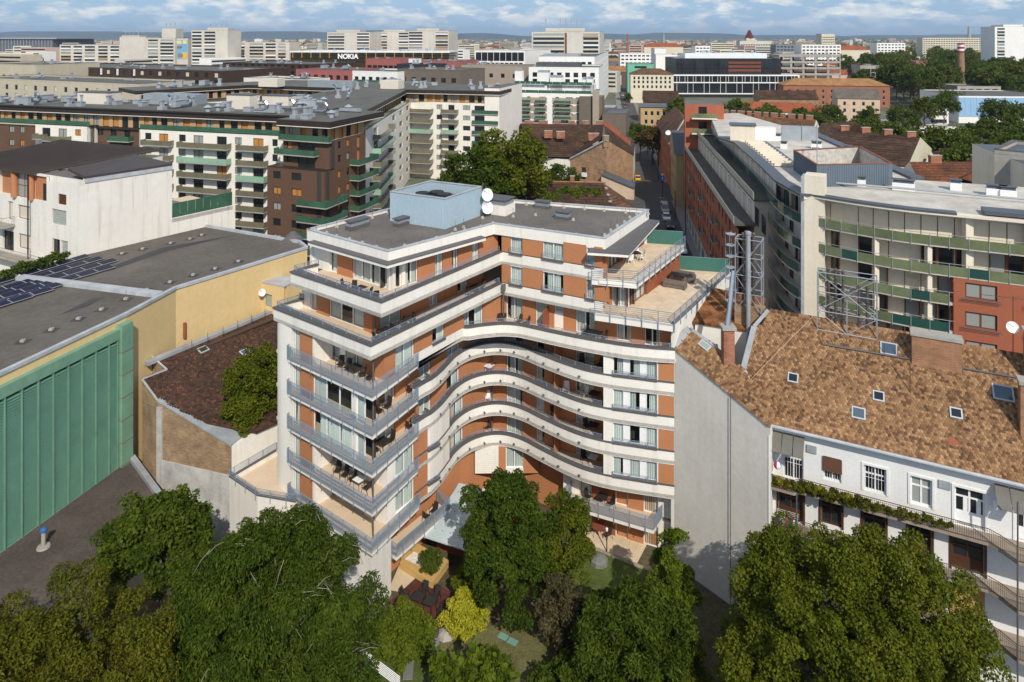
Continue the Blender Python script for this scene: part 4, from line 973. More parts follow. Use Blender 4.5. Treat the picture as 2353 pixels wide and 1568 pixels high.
# snow guard walkway along the upper roof
u0=uvO(1085,440);u1=uvO(2345,655)
mb=MB();a,b=onO(u0[0],u0[1],.12),onO(u1[0]+2,u1[1],.12);mb.tube(a,b,.09,coping,4);part('snow_guard',mb,ten)
for i in range(16):
    p=onO(u0[0]+(u1[0]-u0[0])*i/15,u0[1],0);mb=MB();mb.tube(p,p+Vector((0,0,.95)),.022,coping,4);part('guard_post',mb,ten)
for x,y,g,w,h in ((900,650,gdark,.8,.75),(1438,765,gdark,.8,.75),(1925,872,gdark,.8,.75),(1312,872,gblue,.95,.85),(2220,745,gblue,1.3,1.1),(1502,468,gblue,1.2,1.0)):
    skylight(ten,x,y,'L7',OO,nO,axO,upO,w,h,g,lift=.14)
mb=MB();p=onO(*uvO(1905,1050),.06);s_=axO*.45;t_=upO*.35;mb.face([tuple(p-s_),tuple(p-t_),tuple(p+s_),tuple(p+t_)],rust);part('loose_sheet',mb,ten)
# long brick chimney, small ones, right hand dormer
def chimney(u,v,lx,ly,h,mat=brick_t,capm=conc,name='chimney',low=2.0):
    c=onO(u,v);f=Fr((c.x,c.y),u=uE);mb=MB();f.bar(mb,-lx/2,lx/2,-ly/2,ly/2,c.z-low,c.z+h,mat);o=part(name,mb,ten)
    mb=MB();f.bar(mb,-lx/2-.1,lx/2+.1,-ly/2-.1,ly/2+.1,c.z+h,c.z+h+.22,capm);q=bpy.data.objects.new('chimney_cap',mb.data('cap'));q.parent=o;COL.objects.link(q);return o
q=uvO(1800,545);chimney(q[0],q[1],3.3,.9,1.9);q=uvO(2345,960);chimney(q[0]+.6,q[1],1.6,1.0,3.2)
q=uvO(2420,640);chimney(q[0],q[1],1.2,.9,3.2)
# tv antennas on the roof
def yagi(p,h,parent,ang,n=6,L=2.2):
    mb=MB();x,y,z=p;mb.tube((x,y,z),(x,y,z+h),.03,irons,5);d=Vector((math.cos(ang),math.sin(ang),.0));e=Vector((-d.y,d.x,0));c=Vector((x,y,z+h-.15))
    mb.tube(c-d*L*.4,c+d*L*.6,.018,irons,4)
    for i in range(n):k=c-d*L*.4+d*L*i/(n-1);w=.75-.06*i;mb.tube(k-e*w,k+e*w,.011,irons,4)
    return part('antenna',mb,parent)
yagi(onO(*uvO(1637,745)),2.9,ten,R(-140));yagi(onO(*uvO(2285,500)),4.4,ten,R(160),12,3.4);yagi(onO(*uvO(1705,330)),4.2,ten,R(20),7)
q=onO(*uvO(2262,520));dish((q.x,q.y-.3,q.z+2.4),(-.3,-.8,.4),.42,ten)
mb=MB()
for c in ((560,700),(580,560)):pass
p0,p1=onO(*uvO(560,735),.1),onO(*uvO(1085,285),2.2);mb.tube(p0,p1,.02,M('rope',albedo=(.5,.36,.26),var=.1),4);part('stay_wire',mb,ten)
# walls with real openings
ZF=(8.1,4.9,1.7,-1.5)
white_old=M('old_white_plaster',albedo=(.74,.735,.72),var=.05,scale=.5,fine=.05,streak=.22,dirt=(.6,.6,.55))
SO=lambda x,k:FO.at(px(k,x,0)[0])
ops=[]
for x0,x1,a,b,k in ((838,965,.0,2.5,'bar'),(1090,1203,.7,2.5,'blind'),(1345,1487,.7,2.6,'barw'),(1638,1775,.6,2.65,'wh'),(1915,2108,.0,2.65,'wdoor'),(2300,2480,0,2.5,'wdoor')):
    ops.append((SO(x0,'L7'),SO(x1,'L7'),ZF[0]+a,ZF[0]+b,k))
for x0,x1,a,b,k in ((700,862,0,2.6,'bdoor'),(985,1122,.5,2.6,'bwin'),(1268,1418,.5,2.6,'bwin'),(1575,1728,0,2.65,'bdoor'),(1866,2084,0,2.65,'bdoor')):
    ops.append((SO(x0,'L8'),SO(x1,'L8'),ZF[1]+a,ZF[1]+b,k))
for x0,x1,a,b,k in ((1250,1400,.5,2.6,'bwin'),(1560,1720,0,2.6,'bdoor'),(1862,2082,0,2.65,'bamboo')):ops.append((SO(x0,'L8'),SO(x1,'L8'),ZF[2]+a,ZF[2]+b,k))
for x0,x1 in ((1562,1720),(1862,2082)):ops.append((SO(x0,'L8'),SO(x1,'L8'),ZF[3],ZF[3]+2.6,'bdoor'))
mb=MB();wall(mb,FO,0,LEN,-3,ZE-.35,[o[:4] for o in ops],white_old,depth=.3);part('front_wall',mb,ten)
brw=M('dark_brown_joinery',albedo=(.075,.032,.018),var=.15,scale=1.5,rough=.5);bam=M('bamboo_blind',albedo=(.50,.30,.11),var=.1,scale=3);brb=M('brown_blind',albedo=(.13,.06,.035),var=.1)
def bars(w,h,n,m,z0=0):
    mb=MB()
    for i in range(n):x=w*(i+.5)/n;mb.tube((x,-.03,z0),(x,-.03,h),.016,m,4)
    for z in (z0+.05,(z0+h)/2,h-.05):mb.tube((0,-.03,z),(w,-.03,z),.016,m,4)
    return mb.data('window_bars')
for a,b,c,d,k in ops:
    w,h=b-a,d-c
    fm={'bar':pvc,'blind':pvc,'barw':pvc,'wh':pvc,'wdoor':pvc}.get(k,brw)
    o=put('window' if 'door' not in k else 'door',win_mesh(w,h,k,fm,gdark if k not in ('wh',) else gpale,2 if w>1 else 1,fw=.11,trans=.62 if k not in ('wdoor',) else .72),ten,FO,a,-.2,c)
    if k in ('bar','barw','blind'):
        q=bpy.data.objects.new('window_bars',bars(w,h,7,pvc));q.parent=o;q.location=(0,-.02,0);COL.objects.link(q)
    if k in ('bdoor','wdoor'):
        m2=MB();m2.box(.1,w-.1,.0,.06,0,h*.36,fm)
        if k=='wdoor':
            for i in range(4):m2.box(.12+(w-.24)*i/4+.02,.12+(w-.24)*(i+1)/4-.12+.02,-.001,.062,h*.36,h*.72,fm) if i%2 else None
        q=bpy.data.objects.new('door_panel',m2.data('door_panel'));q.parent=o;COL.objects.link(q)
    if k in ('bamboo','blind'):
        m2=MB();hh=h*(.98 if k=='bamboo' else .62);n=int(hh/.06)
        for i in range(n):m2.box(-.05,w+.05,-.3,-.27,h-(i+1)*.06+.008,h-i*.06,bam if k=='bamboo' else brb)
        q=bpy.data.objects.new('roller_blind',m2.data('roller_blind'));q.parent=o;COL.objects.link(q);q['kind']='stuff'
    if k in ('barw','wh','wdoor','bwin','bdoor'):
        m2=MB();tm=white_old if fm is pvc else brw
        m2.box(-.16,-.001,-.26,-.2,0,h+.16,tm);m2.box(w+.001,w+.16,-.26,-.2,0,h+.16,tm);m2.box(0,w,-.26,-.2,h+.001,h+.16,tm);q=bpy.data.objects.new('surround',m2.data('surround'));q.parent=o;COL.objects.link(q)
# eaves gutter
mb=MB();mb.ribbon([FO.pt(-.2),FO.pt(LEN)],.05,.62,ZE-.45,ZE-.36,zinc);part('eave_board',mb,ten)
mb=MB();mb.tube(FO.p3(-.2,.62,ZE-.32),FO.p3(LEN,.62,ZE-.32),.13,lead,8);part('gutter',mb,ten)
mb=MB();mb.ribbon([FO.pt(0),FO.pt(LEN)],0,.14,ZE-.9,ZE-.46,white_old);part('cornice',mb,ten)
# galleries
slab_o=M('gallery_slab',albedo=(.30,.25,.2),var=.2,scale=1,streak=.4);moss=M('moss_mat',albedo=(.085,.095,.025),var=.3,scale=2)
for i,zf in enumerate(ZF[:3]):
    xs=[SO(640,'L8'),SO(860,'L8'),SO(2190,'L8'),SO(2330,'L8')]
    path=[FO.pt(.02,1.55),FO.pt(max(.4,xs[1]-.5),1.55),FO.pt(xs[1],1.15),FO.pt(xs[2]-.8,1.15),FO.pt(xs[2]-.2,1.5),FO.pt(xs[2]+.6,2.3),FO.pt(LEN,2.3)]
    pl=path+[FO.pt(LEN,-.05),FO.pt(.02,-.05)]
    mb=MB();mb.prism(pl,zf-.22,zf-.02,slab_o,slab_o);o=part('gallery',mb,ten)
    mb=MB();mb.path([(p[0],p[1],zf+.95) for p in path],.03,irons,4);mb.path([(p[0],p[1],zf+.06) for p in path],.025,irons,4);mb.path([(p[0],p[1],zf+.8) for p in path],.014,irons,4)
    for p in resample(path,.13):mb.tube((p[0],p[1],zf),(p[0],p[1],zf+.95),.013,irons,4,cap=False)
    q=bpy.data.objects.new('railing',mb.data('railing'));q.parent=o;COL.objects.link(q);q['kind']='stuff'
    if i==0:
        sg=(SO(1860,'L8')-.4)/46
        cl=np.array([[*FO.pt(.4+j*sg,1.5-.38*j/46),zf+.3+.18*(j%2),.26] for j in range(46)]);SCREEN=cl
for s in (SO(830,'L8'),SO(2262,'L8')):
    mb=MB();mb.tube((*FO.pt(s,1.4 if s<5 else 2.4),4.9 if s<5 else-3),(*FO.pt(s,1.4 if s<5 else 2.4),ZE-.5 if s>5 else 8),.055,coping,8);part('downpipe',mb,ten)
# glass awnings under the eaves
for x0,x1,n in ((765,975,3),(2160,2353,2)):
    s0,s1=SO(x0,'L7'),SO(x1,'L7')
    for i in range(n):
        a,b=s0+(s1-s0)*i/n+.03,s0+(s1-s0)*(i+1)/n-.03
        mb=MB();mb.hexa([FO.p3(a,1.5,10.75),FO.p3(b,1.5,10.75),FO.p3(b,.1,11.7),FO.p3(a,.1,11.7),FO.p3(a,1.5,10.79),FO.p3(b,1.5,10.79),FO.p3(b,.1,11.74),FO.p3(a,.1,11.74)],M('smoked_sheet',albedo=(.16,.15,.13),var=.1,rough=.2,spec=.5));part('awning_pane',mb,ten)
# small vents
for x0,x1,z in ((985,1048,10.6),(1815,1890,10.4)):
    mb=MB();FO.bar(mb,SO(x0,'L7'),SO(x1,'L7'),0,.1,z,z+.55,zinc);part('vent',mb,ten)
mb=MB();FO.bar(mb,SO(2155,'L7'),SO(2200,'L7'),.0,.35,10.0,10.6,pvc);part('air_conditioner',mb,ten)
# fire wall and the small roof between hotel and tenement
firew=M('grey_fire_wall',albedo=(.66,.625,.56),var=.07,scale=.2,fine=.05,bump=.06,streak=.12)
P1,P2=Vector((13.98,59.22,15.55)),Vector((*FO.pt(0,1.75),12.7));
P4=Vector((15.6,60.6,17.1))
a1=(P2-P1).normalized();u1v=(P4-P1);u1v=(u1v-a1*u1v.dot(a1)).normalized();n1=a1.cross(u1v).normalized()
mb=MB();mb.hexa([(P1.x,P1.y,-3),(P2.x,P2.y,-3),(P2.x+.25,P2.y+.3,-3),(P1.x+.25,P1.y+.3,-3),tuple(P1),tuple(P2),(P2.x+.25,P2.y+.3,P2.z),(P1.x+.25,P1.y+.3,P1.z)],firew);part('fire_wall',mb,ten)
mb=MB();FO.bar(mb,-.12,.02,.0,1.75,-3,ZE-.5,white_old);part('end_wall',mb,ten)
def uv1(x,y,k='L7'):p=plane_hit(*px(k,x,y),P1,n1)-P1;return (p.dot(a1),p.dot(u1v))
po=[(-.1,-.1),((P2-P1).length+.1,-.1),uv1(780,868),uv1(580,600),uv1(500,545),uv1(420,460),uv1(262,345)]
tile_roof(ten,P1+Vector((0,0,.1)),a1,u1v,po,t_sand,w=.21,ex=.2,single=0,seed=9)
def on1(c,d=.12):return P1+a1*c[0]+u1v*c[1]+n1*d
for c0,c1,w in ((uv1(155,445),uv1(250,338),.3),(uv1(250,338),uv1(425,460),.12)):
    p,q=on1(c0),on1(c1);mb=MB();d=(q-p).normalized();s=n1.cross(d)*w
    mb.hexa([tuple(p-s-n1*.1),tuple(q-s-n1*.1),tuple(q+s-n1*.1),tuple(p+s-n1*.1),tuple(p-s),tuple(q-s),tuple(q+s),tuple(p+s)],zinc);part('flashing',mb,ten)
c=on1(uv1(345,445));skylight(ten,345,445,'L7',P1+Vector((0,0,.1)),n1,a1,u1v,1.0,.6,gpale)
mb=MB();q=P1.lerp(P2,.62);mb.tube((q.x-.1,q.y-.12,-3),(q.x-.1,q.y-.12,q.z),.025,blackm,4);part('cable',mb,ten)
# chimney with the shiny flue, and the white wing wall behind
c=on1(uv1(490,530));mb=MB();mb.box(c.x-.45,c.x+.45,c.y-.4,c.y+.4,c.z-1,c.z+2.5,brick_r);o=part('chimney',mb,ten)
mb=MB();mb.box(c.x-.58,c.x+.58,c.y-.53,c.y+.53,c.z+2.5,c.z+2.72,conc);q=bpy.data.objects.new('chimney_cap',mb.data('chimney_cap'));q.parent=o;COL.objects.link(q)
shiny=M('polished_steel',albedo=(.72,.73,.74),var=.05,rough=.18,metal=1.0)
ft=(gX(1687,c.y+.6),c.y+.8,gz(622,c.y+.8));mb=MB();mb.tube((c.x,c.y,c.z+2.6),ft,.2,shiny,14);part('flue',mb,ten)
wing=[(16.6,62.6),(21.0,60.6),(23.6,64.6),(19.4,67.6)]
mb=MB();mb.prism(wing,-3,16.4,whitew,felt);part('wing_wall',mb,ten)
mb=MB();mb.hexa([(16.4,62.5,16.4),(21.2,60.4,16.4),(23.8,64.8,17.6),(19.3,67.9,17.6),(16.4,62.5,16.6),(21.2,60.4,16.6),(23.8,64.8,17.8),(19.3,67.9,17.8)],tile_mat('wing_tile',[(70,46,32),(128,84,54),(166,116,72)]));part('wing_roof',mb,ten)
# flue scaffolds: lattice of square tubes with dark flues inside
def lattice(c,ang,lx,ly,z0,h,flues,parent,fl=.11,tall=0):
    f=Fr(c,u=(math.cos(ang),math.sin(ang)));P=lambda s,t,z:f.p3(s,t,z)
    mb=MB();lv=[z0+h*i/4 for i in range(5)]
    for s in (-lx/2,lx/2,0):
        for t in (-ly/2,ly/2):
            if s==0 and h>7:continue
            mb.tube(P(s,t,z0),P(s,t,z0+h*(1 if s else .62)),.05,galv,4)
    for z in lv[1:]:
        for t in (-ly/2,ly/2):mb.tube(P(-lx/2,t,z),P(lx/2,t,z),.04,galv,4)
        for s in (-lx/2,lx/2):mb.tube(P(s,-ly/2,z),P(s,ly/2,z),.04,galv,4)
    for i in range(4):
        for t in (-ly/2,ly/2):
            a,b=(0,lx/2) if i%2 else (-lx/2,0)
            mb.tube(P(a,t,lv[i] if i%2 else lv[i]),P(b,t,lv[i+1]),.03,galv,4);mb.tube(P(-a,t,lv[i]),P(-b,t,lv[i+1]),.03,galv,4)
    part('flue_scaffold',mb,parent)
    for s,hh,m in flues:
        mb=MB();mb.tube(P(s,0,z0),P(s,0,z0+hh),fl,m,8);mb.lathe(P(s,0,z0+hh),[(fl*1.5,.02),(fl*1.5,.14),(.04,.26)],m,8);part('flue',mb,parent)
dk=M('sooty_pipe',albedo=(.09,.075,.065),var=.2,rough=.5)
s2=Fr((gX(1946,57.3),57.3),u=uE)
lattice(s2.o,FO.ang,4.4,1.3,16.3,6.4,[(-1.4,6.5,dk),(-.85,6.5,dk),(-.3,6.4,dk),(.9,5.4,dk),(1.5,5.4,dk)],ten)
for s,w in ((-1.15,1.5),(.95,1.2)):
    mb=MB();s2.bar(mb,s-w/2,s+w/2,-.4,.4,14.6,18.3,brick_y);part('chimney',mb,ten)
s1=Fr((gX(1722,61.6),61.6),u=uE)
lattice(s1.o,FO.ang,2.2,1.4,18.0,6.4,[(-.55,6.6,dk),(-.3,6.8,dk),(.35,6.7,dk)],ten)
mb=MB();s1.bar(mb,-1.2,1.3,-.5,.5,15,18.4,brick_y);part('chimney',mb,ten)
mb=MB();q=s1.p3(.05,1.0,0);mb.tube((q[0],q[1],13.5),(q[0],q[1],25.0),.19,galv,10);mb.lathe((q[0],q[1],25),[(.26,0),(.26,.2),(.05,.3)],galv,10);part('flue',mb,ten)
mb=MB()
for i in range(7):
    q=s1.p3(-1.6,.2,18.6+i);mb.lathe(q,[(.42,0),(.42,.04)],galv,10)
for a in (0,1.6,3.1,4.7):q=s1.p3(-1.6+.42*math.cos(a),.2+.42*math.sin(a),18.4);mb.tube(q,(q[0],q[1],24.8),.02,galv,4)
part('ladder_cage',mb,ten)

# ------------------------------------------------------------------ curved cream building with green glass balconies, right
cre=thing('curved_apartments','cream and brick red apartment house with curved green glass balconies','building',(44,90,0))
cream=M('cream_render',albedo=(.72,.645,.52),var=.05,scale=.2,fine=.04,streak=.2);redr=M('brick_red_render',albedo=(.36,.115,.062),var=.08,scale=.3,fine=.06,streak=.15)
olive=M('olive_balcony_glass',albedo=(.15,.18,.095),var=.28,scale=.22,rough=.12,spec=.6);grav=M('pale_roof_membrane',albedo=(.52,.49,.435),var=.25,scale=.25,fine=.08)
slate=M('slate_sheet',albedo=(.075,.085,.10),var=.15,scale=.6,rough=.45,spec=.5);dgreen=M('deep_green_glass',albedo=(.02,.075,.06),var=.2,scale=.4,rough=.12,spec=.6)
FZ=[20.4,17.4,14.4,11.4,8.4,5.4]
path=cat_rom([gp(x,y,20.1,'L5') for x,y in ((912,682),(1060,712),(1300,757),(1600,803),(1900,838))],6)
tail=Fr(path[-1],u=((path[-1][0]-path[-5][0]),(path[-1][1]-path[-5][1])));tu=tail.u;tl=math.hypot(*tu);tu=(tu[0]/tl,tu[1]/tl)
path2=path+[(path[-1][0]+tu[0]*d,path[-1][1]+tu[1]*d) for d in (6,14,26)]
inner=offs(path2,-1.9);inl=inner[:len(path)]
mb=MB();mb.ribbon(inner,-.3,0,0,23.5,cream);part('wall',mb,cre)
PIL=gl(1873,path[0],(path[0][0]-.3,path[0][1]+.1));
pc=(path[0][0]-.4,path[0][1]-.2)
mb=MB();f=Fr((pc[0]-.3,pc[1]+.2),u=(.86,-.5));f.bar(mb,0,2.2,-2.2,0,0,26.1,cream);part('pier',mb,cre)
mb=MB();f.bar(mb,-.35,.02,-2.0,.1,0,25.9,lead);part('corner_profile',mb,cre)
for k,z in enumerate(FZ):
    P=path2 if k<2 else (path if k<5 else path[:20])
    mb=MB();mb.ribbon(P,-1.9,0,z-.3,z,M('concrete_cream',albedo=(.55,.51,.44),var=.12,streak=.4));o=part('balcony_slab',mb,cre)
    Q=offs(P,.05);pts=resample(Q,1.75)
    for a,b in zip(pts[:-1],pts[1:]):
        gm=olive if (k<1 or random.random()<.75) else dgreen
        fb=Fr(a,b);mb=MB();fb.bar(mb,.02,fb.len-.02,-.03,0,z-.12,z+.85,gm);part('glass_pane',mb,cre)
    mb=MB();mb.path([(p[0],p[1],z+1.08) for p in Q],.03,galv,4);part('handrail',mb,cre)
    for p in pts:
        mb=MB();mb.box(p[0]-.025,p[0]+.025,p[1]-.06,p[1]-.01,z-.4,z+1.08,galv);part('post',mb,cre)
woodr=M('red_brown_frame',albedo=(.17,.06,.025),var=.1,rough=.5);shut=M('cream_shutter',albedo=(.70,.62,.48),var=.04,scale=2)
def inner_openings(P,z,pat,seed):
    """doors, fixed lights and closed shutters along the curved inner wall, each a piece of its own"""
    r=random.Random(seed);pts=resample(offs(P,.02),1.55)
    for i,(a,b) in enumerate(zip(pts[:-1],pts[1:])):
        k=pat[i%len(pat)];fb=Fr(a,b)
        if k=='s':
            mb=MB();mb.box(.04,fb.len-.04,-.03,.02,0,2.45,shut);mb.box(0,.06,-.05,.02,0,2.5,woodr);put('shutter',mb.data('shutter'),cre,fb,0,.01,z)
        elif k=='w':put('window',win_mesh(fb.len-.05,2.45,'r',woodr,r.choice([gdark,gpale,gpale]),1,fw=.13),cre,fb,0,.09,z)
        elif k=='d':put('window',win_mesh(fb.len*.6,2.45,'r',woodr,gdark,1,fw=.12),cre,fb,.1,.09,z)
inner_openings(inner,FZ[0],'-s-sssssss-sswwss',1);inner_openings(inner,FZ[1],'-d-wss-wwd-wwd',2);inner_openings(inl,FZ[2],'dd-ww-sswd',3);inner_openings(inl,FZ[3],'-w-ww-wwd',4);inner_openings(inl,FZ[4],'-ws-wwd',5)
for s in (.52,.8):
    for z0,z1 in ((14.4,17.1),(11.4,14.1),(17.4,20.1)):
        q=offs(path,-.5)[int(len(path)*s)];mb=MB();mb.box(q[0]-.25,q[0]+.25,q[1]-.3,q[1]+.3,z0,z1,cream);part('column',mb,cre)
for d in (1.0,6.5):
    q=(path[-1][0]+tu[0]*d,path[-1][1]+tu[1]*d);q=(q[0]-tu[1]*.5+.3,q[1]+tu[0]*.5+.4)
    for z0,z1 in ((17.4,20.1),(20.4,23.5)):mb=MB();mb.box(q[0]-.4,q[0]+.4,q[1]-.35,q[1]+.35,z0,z1,cream);part('column',mb,cre)
# red block below on the right with its own windows
FRd=Fr(path[-1],path2[-1]);SR=lambda x:FRd.at(px('L5',x,0)[0])
hol=[]
for z in (14.4,11.4,8.4):
    for x0,x1 in ((1955,2172),(2250+130,2480+130)):hol.append((SR(x0),SR(x1),z+.75,z+2.35))
mb=MB();wall(mb,FRd,-.3,FRd.len,0,17.1,hol,redr,depth=.25,t=.1);FRd.bar(mb,-.3,FRd.len,-1.8,-.35,0,17.0,redr);part('red_wall',mb,cre)
for i,h in enumerate(hol):
    put('window',win_mesh(h[1]-h[0],1.6,'rr',woodr,gpale if i%2==0 else gdark,2,fw=.14),cre,FRd,h[0],-.05,h[2])
    mb=MB()
    for q in range(3):mb.tube(FRd.p3(h[0]-.35,.35,h[2]-.2+q*.14),FRd.p3(h[1]+.35,.35,h[2]-.2+q*.14),.03,slate,4)
    part('window_rail',mb,cre)
# roof: sheet-metal edge, pale membrane, pergola beams
side=[gp(x,y,23.6,'L5') for x,y in ((870,487),(700,392),(600,292),(420,132),(300,95))]
far=(55.0,168.0)
roofr=offs(path2,-.6)+[(68,83.5),(52.7,89.6),(57.5,131.3),far,(47.5,166)]+side[::-1]
mb=MB();mb.prism(roofr,23.3,23.75,cream,grav);part('roof',mb,cre)
mb=MB();mb.ribbon(offs(path2,-.1),-1.0,.3,23.5,23.72,cream);part('eave',mb,cre)
mb=MB();mb.ribbon(offs(path,-.1),-.9,.36,23.722,23.9,slate);part('eave_sheet',mb,cre)
mb=MB();mb.ribbon(side[::-1],-1.2,.5,23.7,23.95,slate);part('eave_sheet',mb,cre)
for i in range(12):
    t=i/11;a=side[2];b=side[3];p=(a[0]+(b[0]-a[0])*t+1.5,a[1]+(b[1]-a[1])*t);mb=MB();mb.box(p[0],p[0]+3.0,p[1],p[1]+.5,23.9,24.25,cream);part('pergola_beam',mb,cre)
mb=MB();mb.ribbon([(side[2][0]+4.6,side[2][1]),(side[3][0]+4.9,side[3][1])],-.25,.25,23.8,24.15,slate);part('pergola_rail',mb,cre)
for d in (2.5,8.0):
    for z in (23.6,):
        q=(path[-1][0]+tu[0]*d,path[-1][1]+tu[1]*d);mb=MB();fb=Fr(q,u=tu);fb.bar(mb,0,4.4,-2.6,-.4,23.9,24.3,slate);part('pergola_frame',mb,cre)
# blue-grey plant enclosure, boxes, ducts on the roof
enc=[gp(800,305,23.75,'L5'),gp(955,420,23.75,'L5'),gp(1465,410,23.75,'L5'),gp(1245,275,23.75,'L5')]
encm=M('ribbed_blue_grey',albedo=(.12,.155,.19),var=.08,rough=.5);enci=M('worn_white_lining',albedo=(.45,.43,.39),var=.3,scale=1.5)
for i in range(4):
    fb=Fr(enc[i],enc[(i+1)%4]);mb=MB();fb.bar(mb,0,fb.len,-.1,-.02,23.7,26.5,encm)
    for j in range(int(fb.len/.3)):fb.bar(mb,j*.3,j*.3+.16,-.021,.03,23.7,26.45,encm)
    fb.bar(mb,.02,fb.len-.02,-.16,-.101,23.7,26.4,enci);fb.bar(mb,-.03,fb.len+.03,-.2,.06,26.5,26.58,rust);part('plant_screen',mb,cre)
def rbox(c,lx,ly,h,ang,parent,m0=None,m1=None,z=23.76,name='roof_vent'):
    f=Fr(c,u=(math.cos(ang),math.sin(ang)));mb=MB();f.bar(mb,-lx/2,lx/2,-ly/2,ly/2,z,z+h,m0 or pvc);f.bar(mb,-lx/2+.1,lx/2-.1,-ly/2+.1,ly/2-.1,z+h,z+h+.35,m1 or slate)
    f.bar(mb,-lx/2-.05,lx/2+.05,-ly/2-.05,ly/2+.05,z+h+.35,z+h+.42,m1 or slate);return part(name,mb,parent)
for x,y,lx,h in ((1238,410,1.6,.8),(1540,440,2.4,.9),(1893,440,1.2,.9),(2165,480,2.0,.9),(2245,490,1.6,.9),(955,160,1.6,.8),(735,160,1.0,.8),(683,105,1.6,.8),(1165,180,1.3,.6),(908,75,1.3,.8)):
    rbox(gp(x,y,23.75,'L5'),lx,1.0,h,-.5,cre)
for x,y in ((950,255),(1045,275)):
    q=gp(x,y,23.75,'L5');mb=MB();mb.box(q[0]-.5,q[0]+.5,q[1]-.25,q[1]+.25,24,26,galv);part('air_conditioner',mb,cre)
q=gp(760,100,23.75,'L5');f=Fr(q,u=(.95,-.3));mb=MB();f.bar(mb,-1,2.2,-1.2,.6,23.76,26.2,galv);f.bar(mb,2.3,5,-1.2,.6,23.76,26.2,galv);part('plant_unit',mb,cre)
q=gp(590,100,23.75,'L5');f=Fr(q,u=(.95,-.3));mb=MB();f.bar(mb,-2,2.2,-1.2,1,23.76,26.0,pvc);part('plant_unit',mb,cre)
q=gp(460,110,23.75,'L5');f=Fr(q,u=(.95,-.3));mb=MB();f.bar(mb,-2.2,2,-2.5,1,23.76,26.6,cream);f.bar(mb,-2.4,2.2,-2.7,1.2,26.6,26.75,slate);part('stair_head',mb,cre)
mb=MB();mb.path([(*gp(x,y,24.2,'L5'),24.2) for x,y in ((1060,390),(1500,425),(2000,470),(2400,505))],.12,galv,6);part('duct',mb,cre)
q=gp(958,330,23.75,'L5');mb=MB();mb.tube((*q,24),(*q,30.5),.07,galv,6);part('mast',mb,cre)
# street side: red lower walls, set-back upper storeys with balconies, all facing the street
S0,S1=(30.2,92.0),(39.6,157.0);FSt=Fr(S1,S0)
hol=[]
for z in (5.0,8.0,11.0,14.0):
    for i in range(22):
        s=2.0+i*3.3
        if s+1.5<FSt.len and i%5!=3:hol.append((s,s+1.3,z+.6,z+2.3))
gl_=M('grey_base',albedo=(.40,.38,.35),var=.1,streak=.2)
mb=MB();wall(mb,FSt,0,FSt.len,3.6,16.6,hol,redr,depth=.3);part('street_wall',mb,cre)
mb=MB();wall(mb,FSt,0,FSt.len,0,3.6,[(2+i*5.2,5+i*5.2,.4,3.0) for i in range(14)],gl_,depth=.4,t=.05);part('street_base',mb,cre)
for i in range(14):put('shop_window',win_mesh(3.0,2.6,'shop',fdark,gdark,2),cre,FSt,2+i*5.2,-.3,.4)
for h in hol:put('window',win_mesh(1.3,1.7,'st',woodr,gdark,1),cre,FSt,h[0],-.25,h[2])
for t0_,z,m in ((-2.6,17.0,cream),(-5.4,20.3,cream)):
    mb=MB();FSt.bar(mb,.0,FSt.len-3,t0_-3,t0_,3,z+(3.1 if z>18 else 3.0),m);part('upper_wall',mb,cre)
for t0_,z in ((.3,16.6),(-2.3,20.0)):
    mb=MB();FSt.bar(mb,0,FSt.len-2,t0_-3,t0_,z,z+.25,M('shaded_terrace',albedo=(.10,.095,.085),var=.2));part('terrace_slab',mb,cre)  # slab colour darkened to stand for the shade of pergola and roofs
    for i in range(0):mb=MB();FSt.bar(mb,2.5+i*4.8,2.7+i*4.8,t0_-2.9,t0_-.1,z+.25,z+1.5,M('dark_screen',albedo=(.012,.03,.027),var=.1,rough=.3));part('partition_screen',mb,cre)
    mb=MB();FSt.bar(mb,0,FSt.len-2,t0_-.05,t0_,z+.25,z+1.25,M('cream_panel',albedo=(.5,.46,.36),var=.2,scale=1));part('parapet',mb,cre)
for z in (17.0,20.3):
    t=-2.58 if z<18 else-5.38
    for i in range(16):put('window',win_mesh(2.2,2.3,'sl',fdark,dgreen if i%3==0 else gdark,2),cre,FSt,3+i*4.3,t,z)
for k,z in enumerate((6.4,9.4,12.4)):
    for i in (3,8,13,18):
        s=2+i*3.3;mb=MB();FSt.bar(mb,s-.4,s+2.4,-.2,.8,z-.2,z,conc);FSt.bar(mb,s-.4,s+2.4,.74,.8,z,z+1,dgreen);part('balcony',mb,cre)
# red end block at the far end of the street wing
mb=MB();mb.prism([(39.3,156.9),(47.5,154.8),(50,166),(42,168.5)],0,27.0,redr,felt);part('end_block',mb,cre)
fbk=Fr((39.3,156.9),(47.5,154.8))
for z in (24.2,20.8):mb=MB();fbk.bar(mb,1.5,7,0,2.4,z-.3,z,cream);fbk.bar(mb,1.5,7,2.3,2.36,z,z+1,olive);part('balcony',mb,cre);put('window',win_mesh(1.8,2.3,'eb',fdark,gdark,2),cre,fbk,3,.05,z)
mb=MB();mb.ribbon([(52.7,89.6),(57.5,131.3)],-.8,.8,23.5,24.1,slate);part('eave_sheet',mb,cre)
mb=MB();mb.ribbon([(66,84.0),(52.7,89.6),(57.5,131.3),far],-.3,0,0,23.4,cream);part('rear_wall',mb,cre)
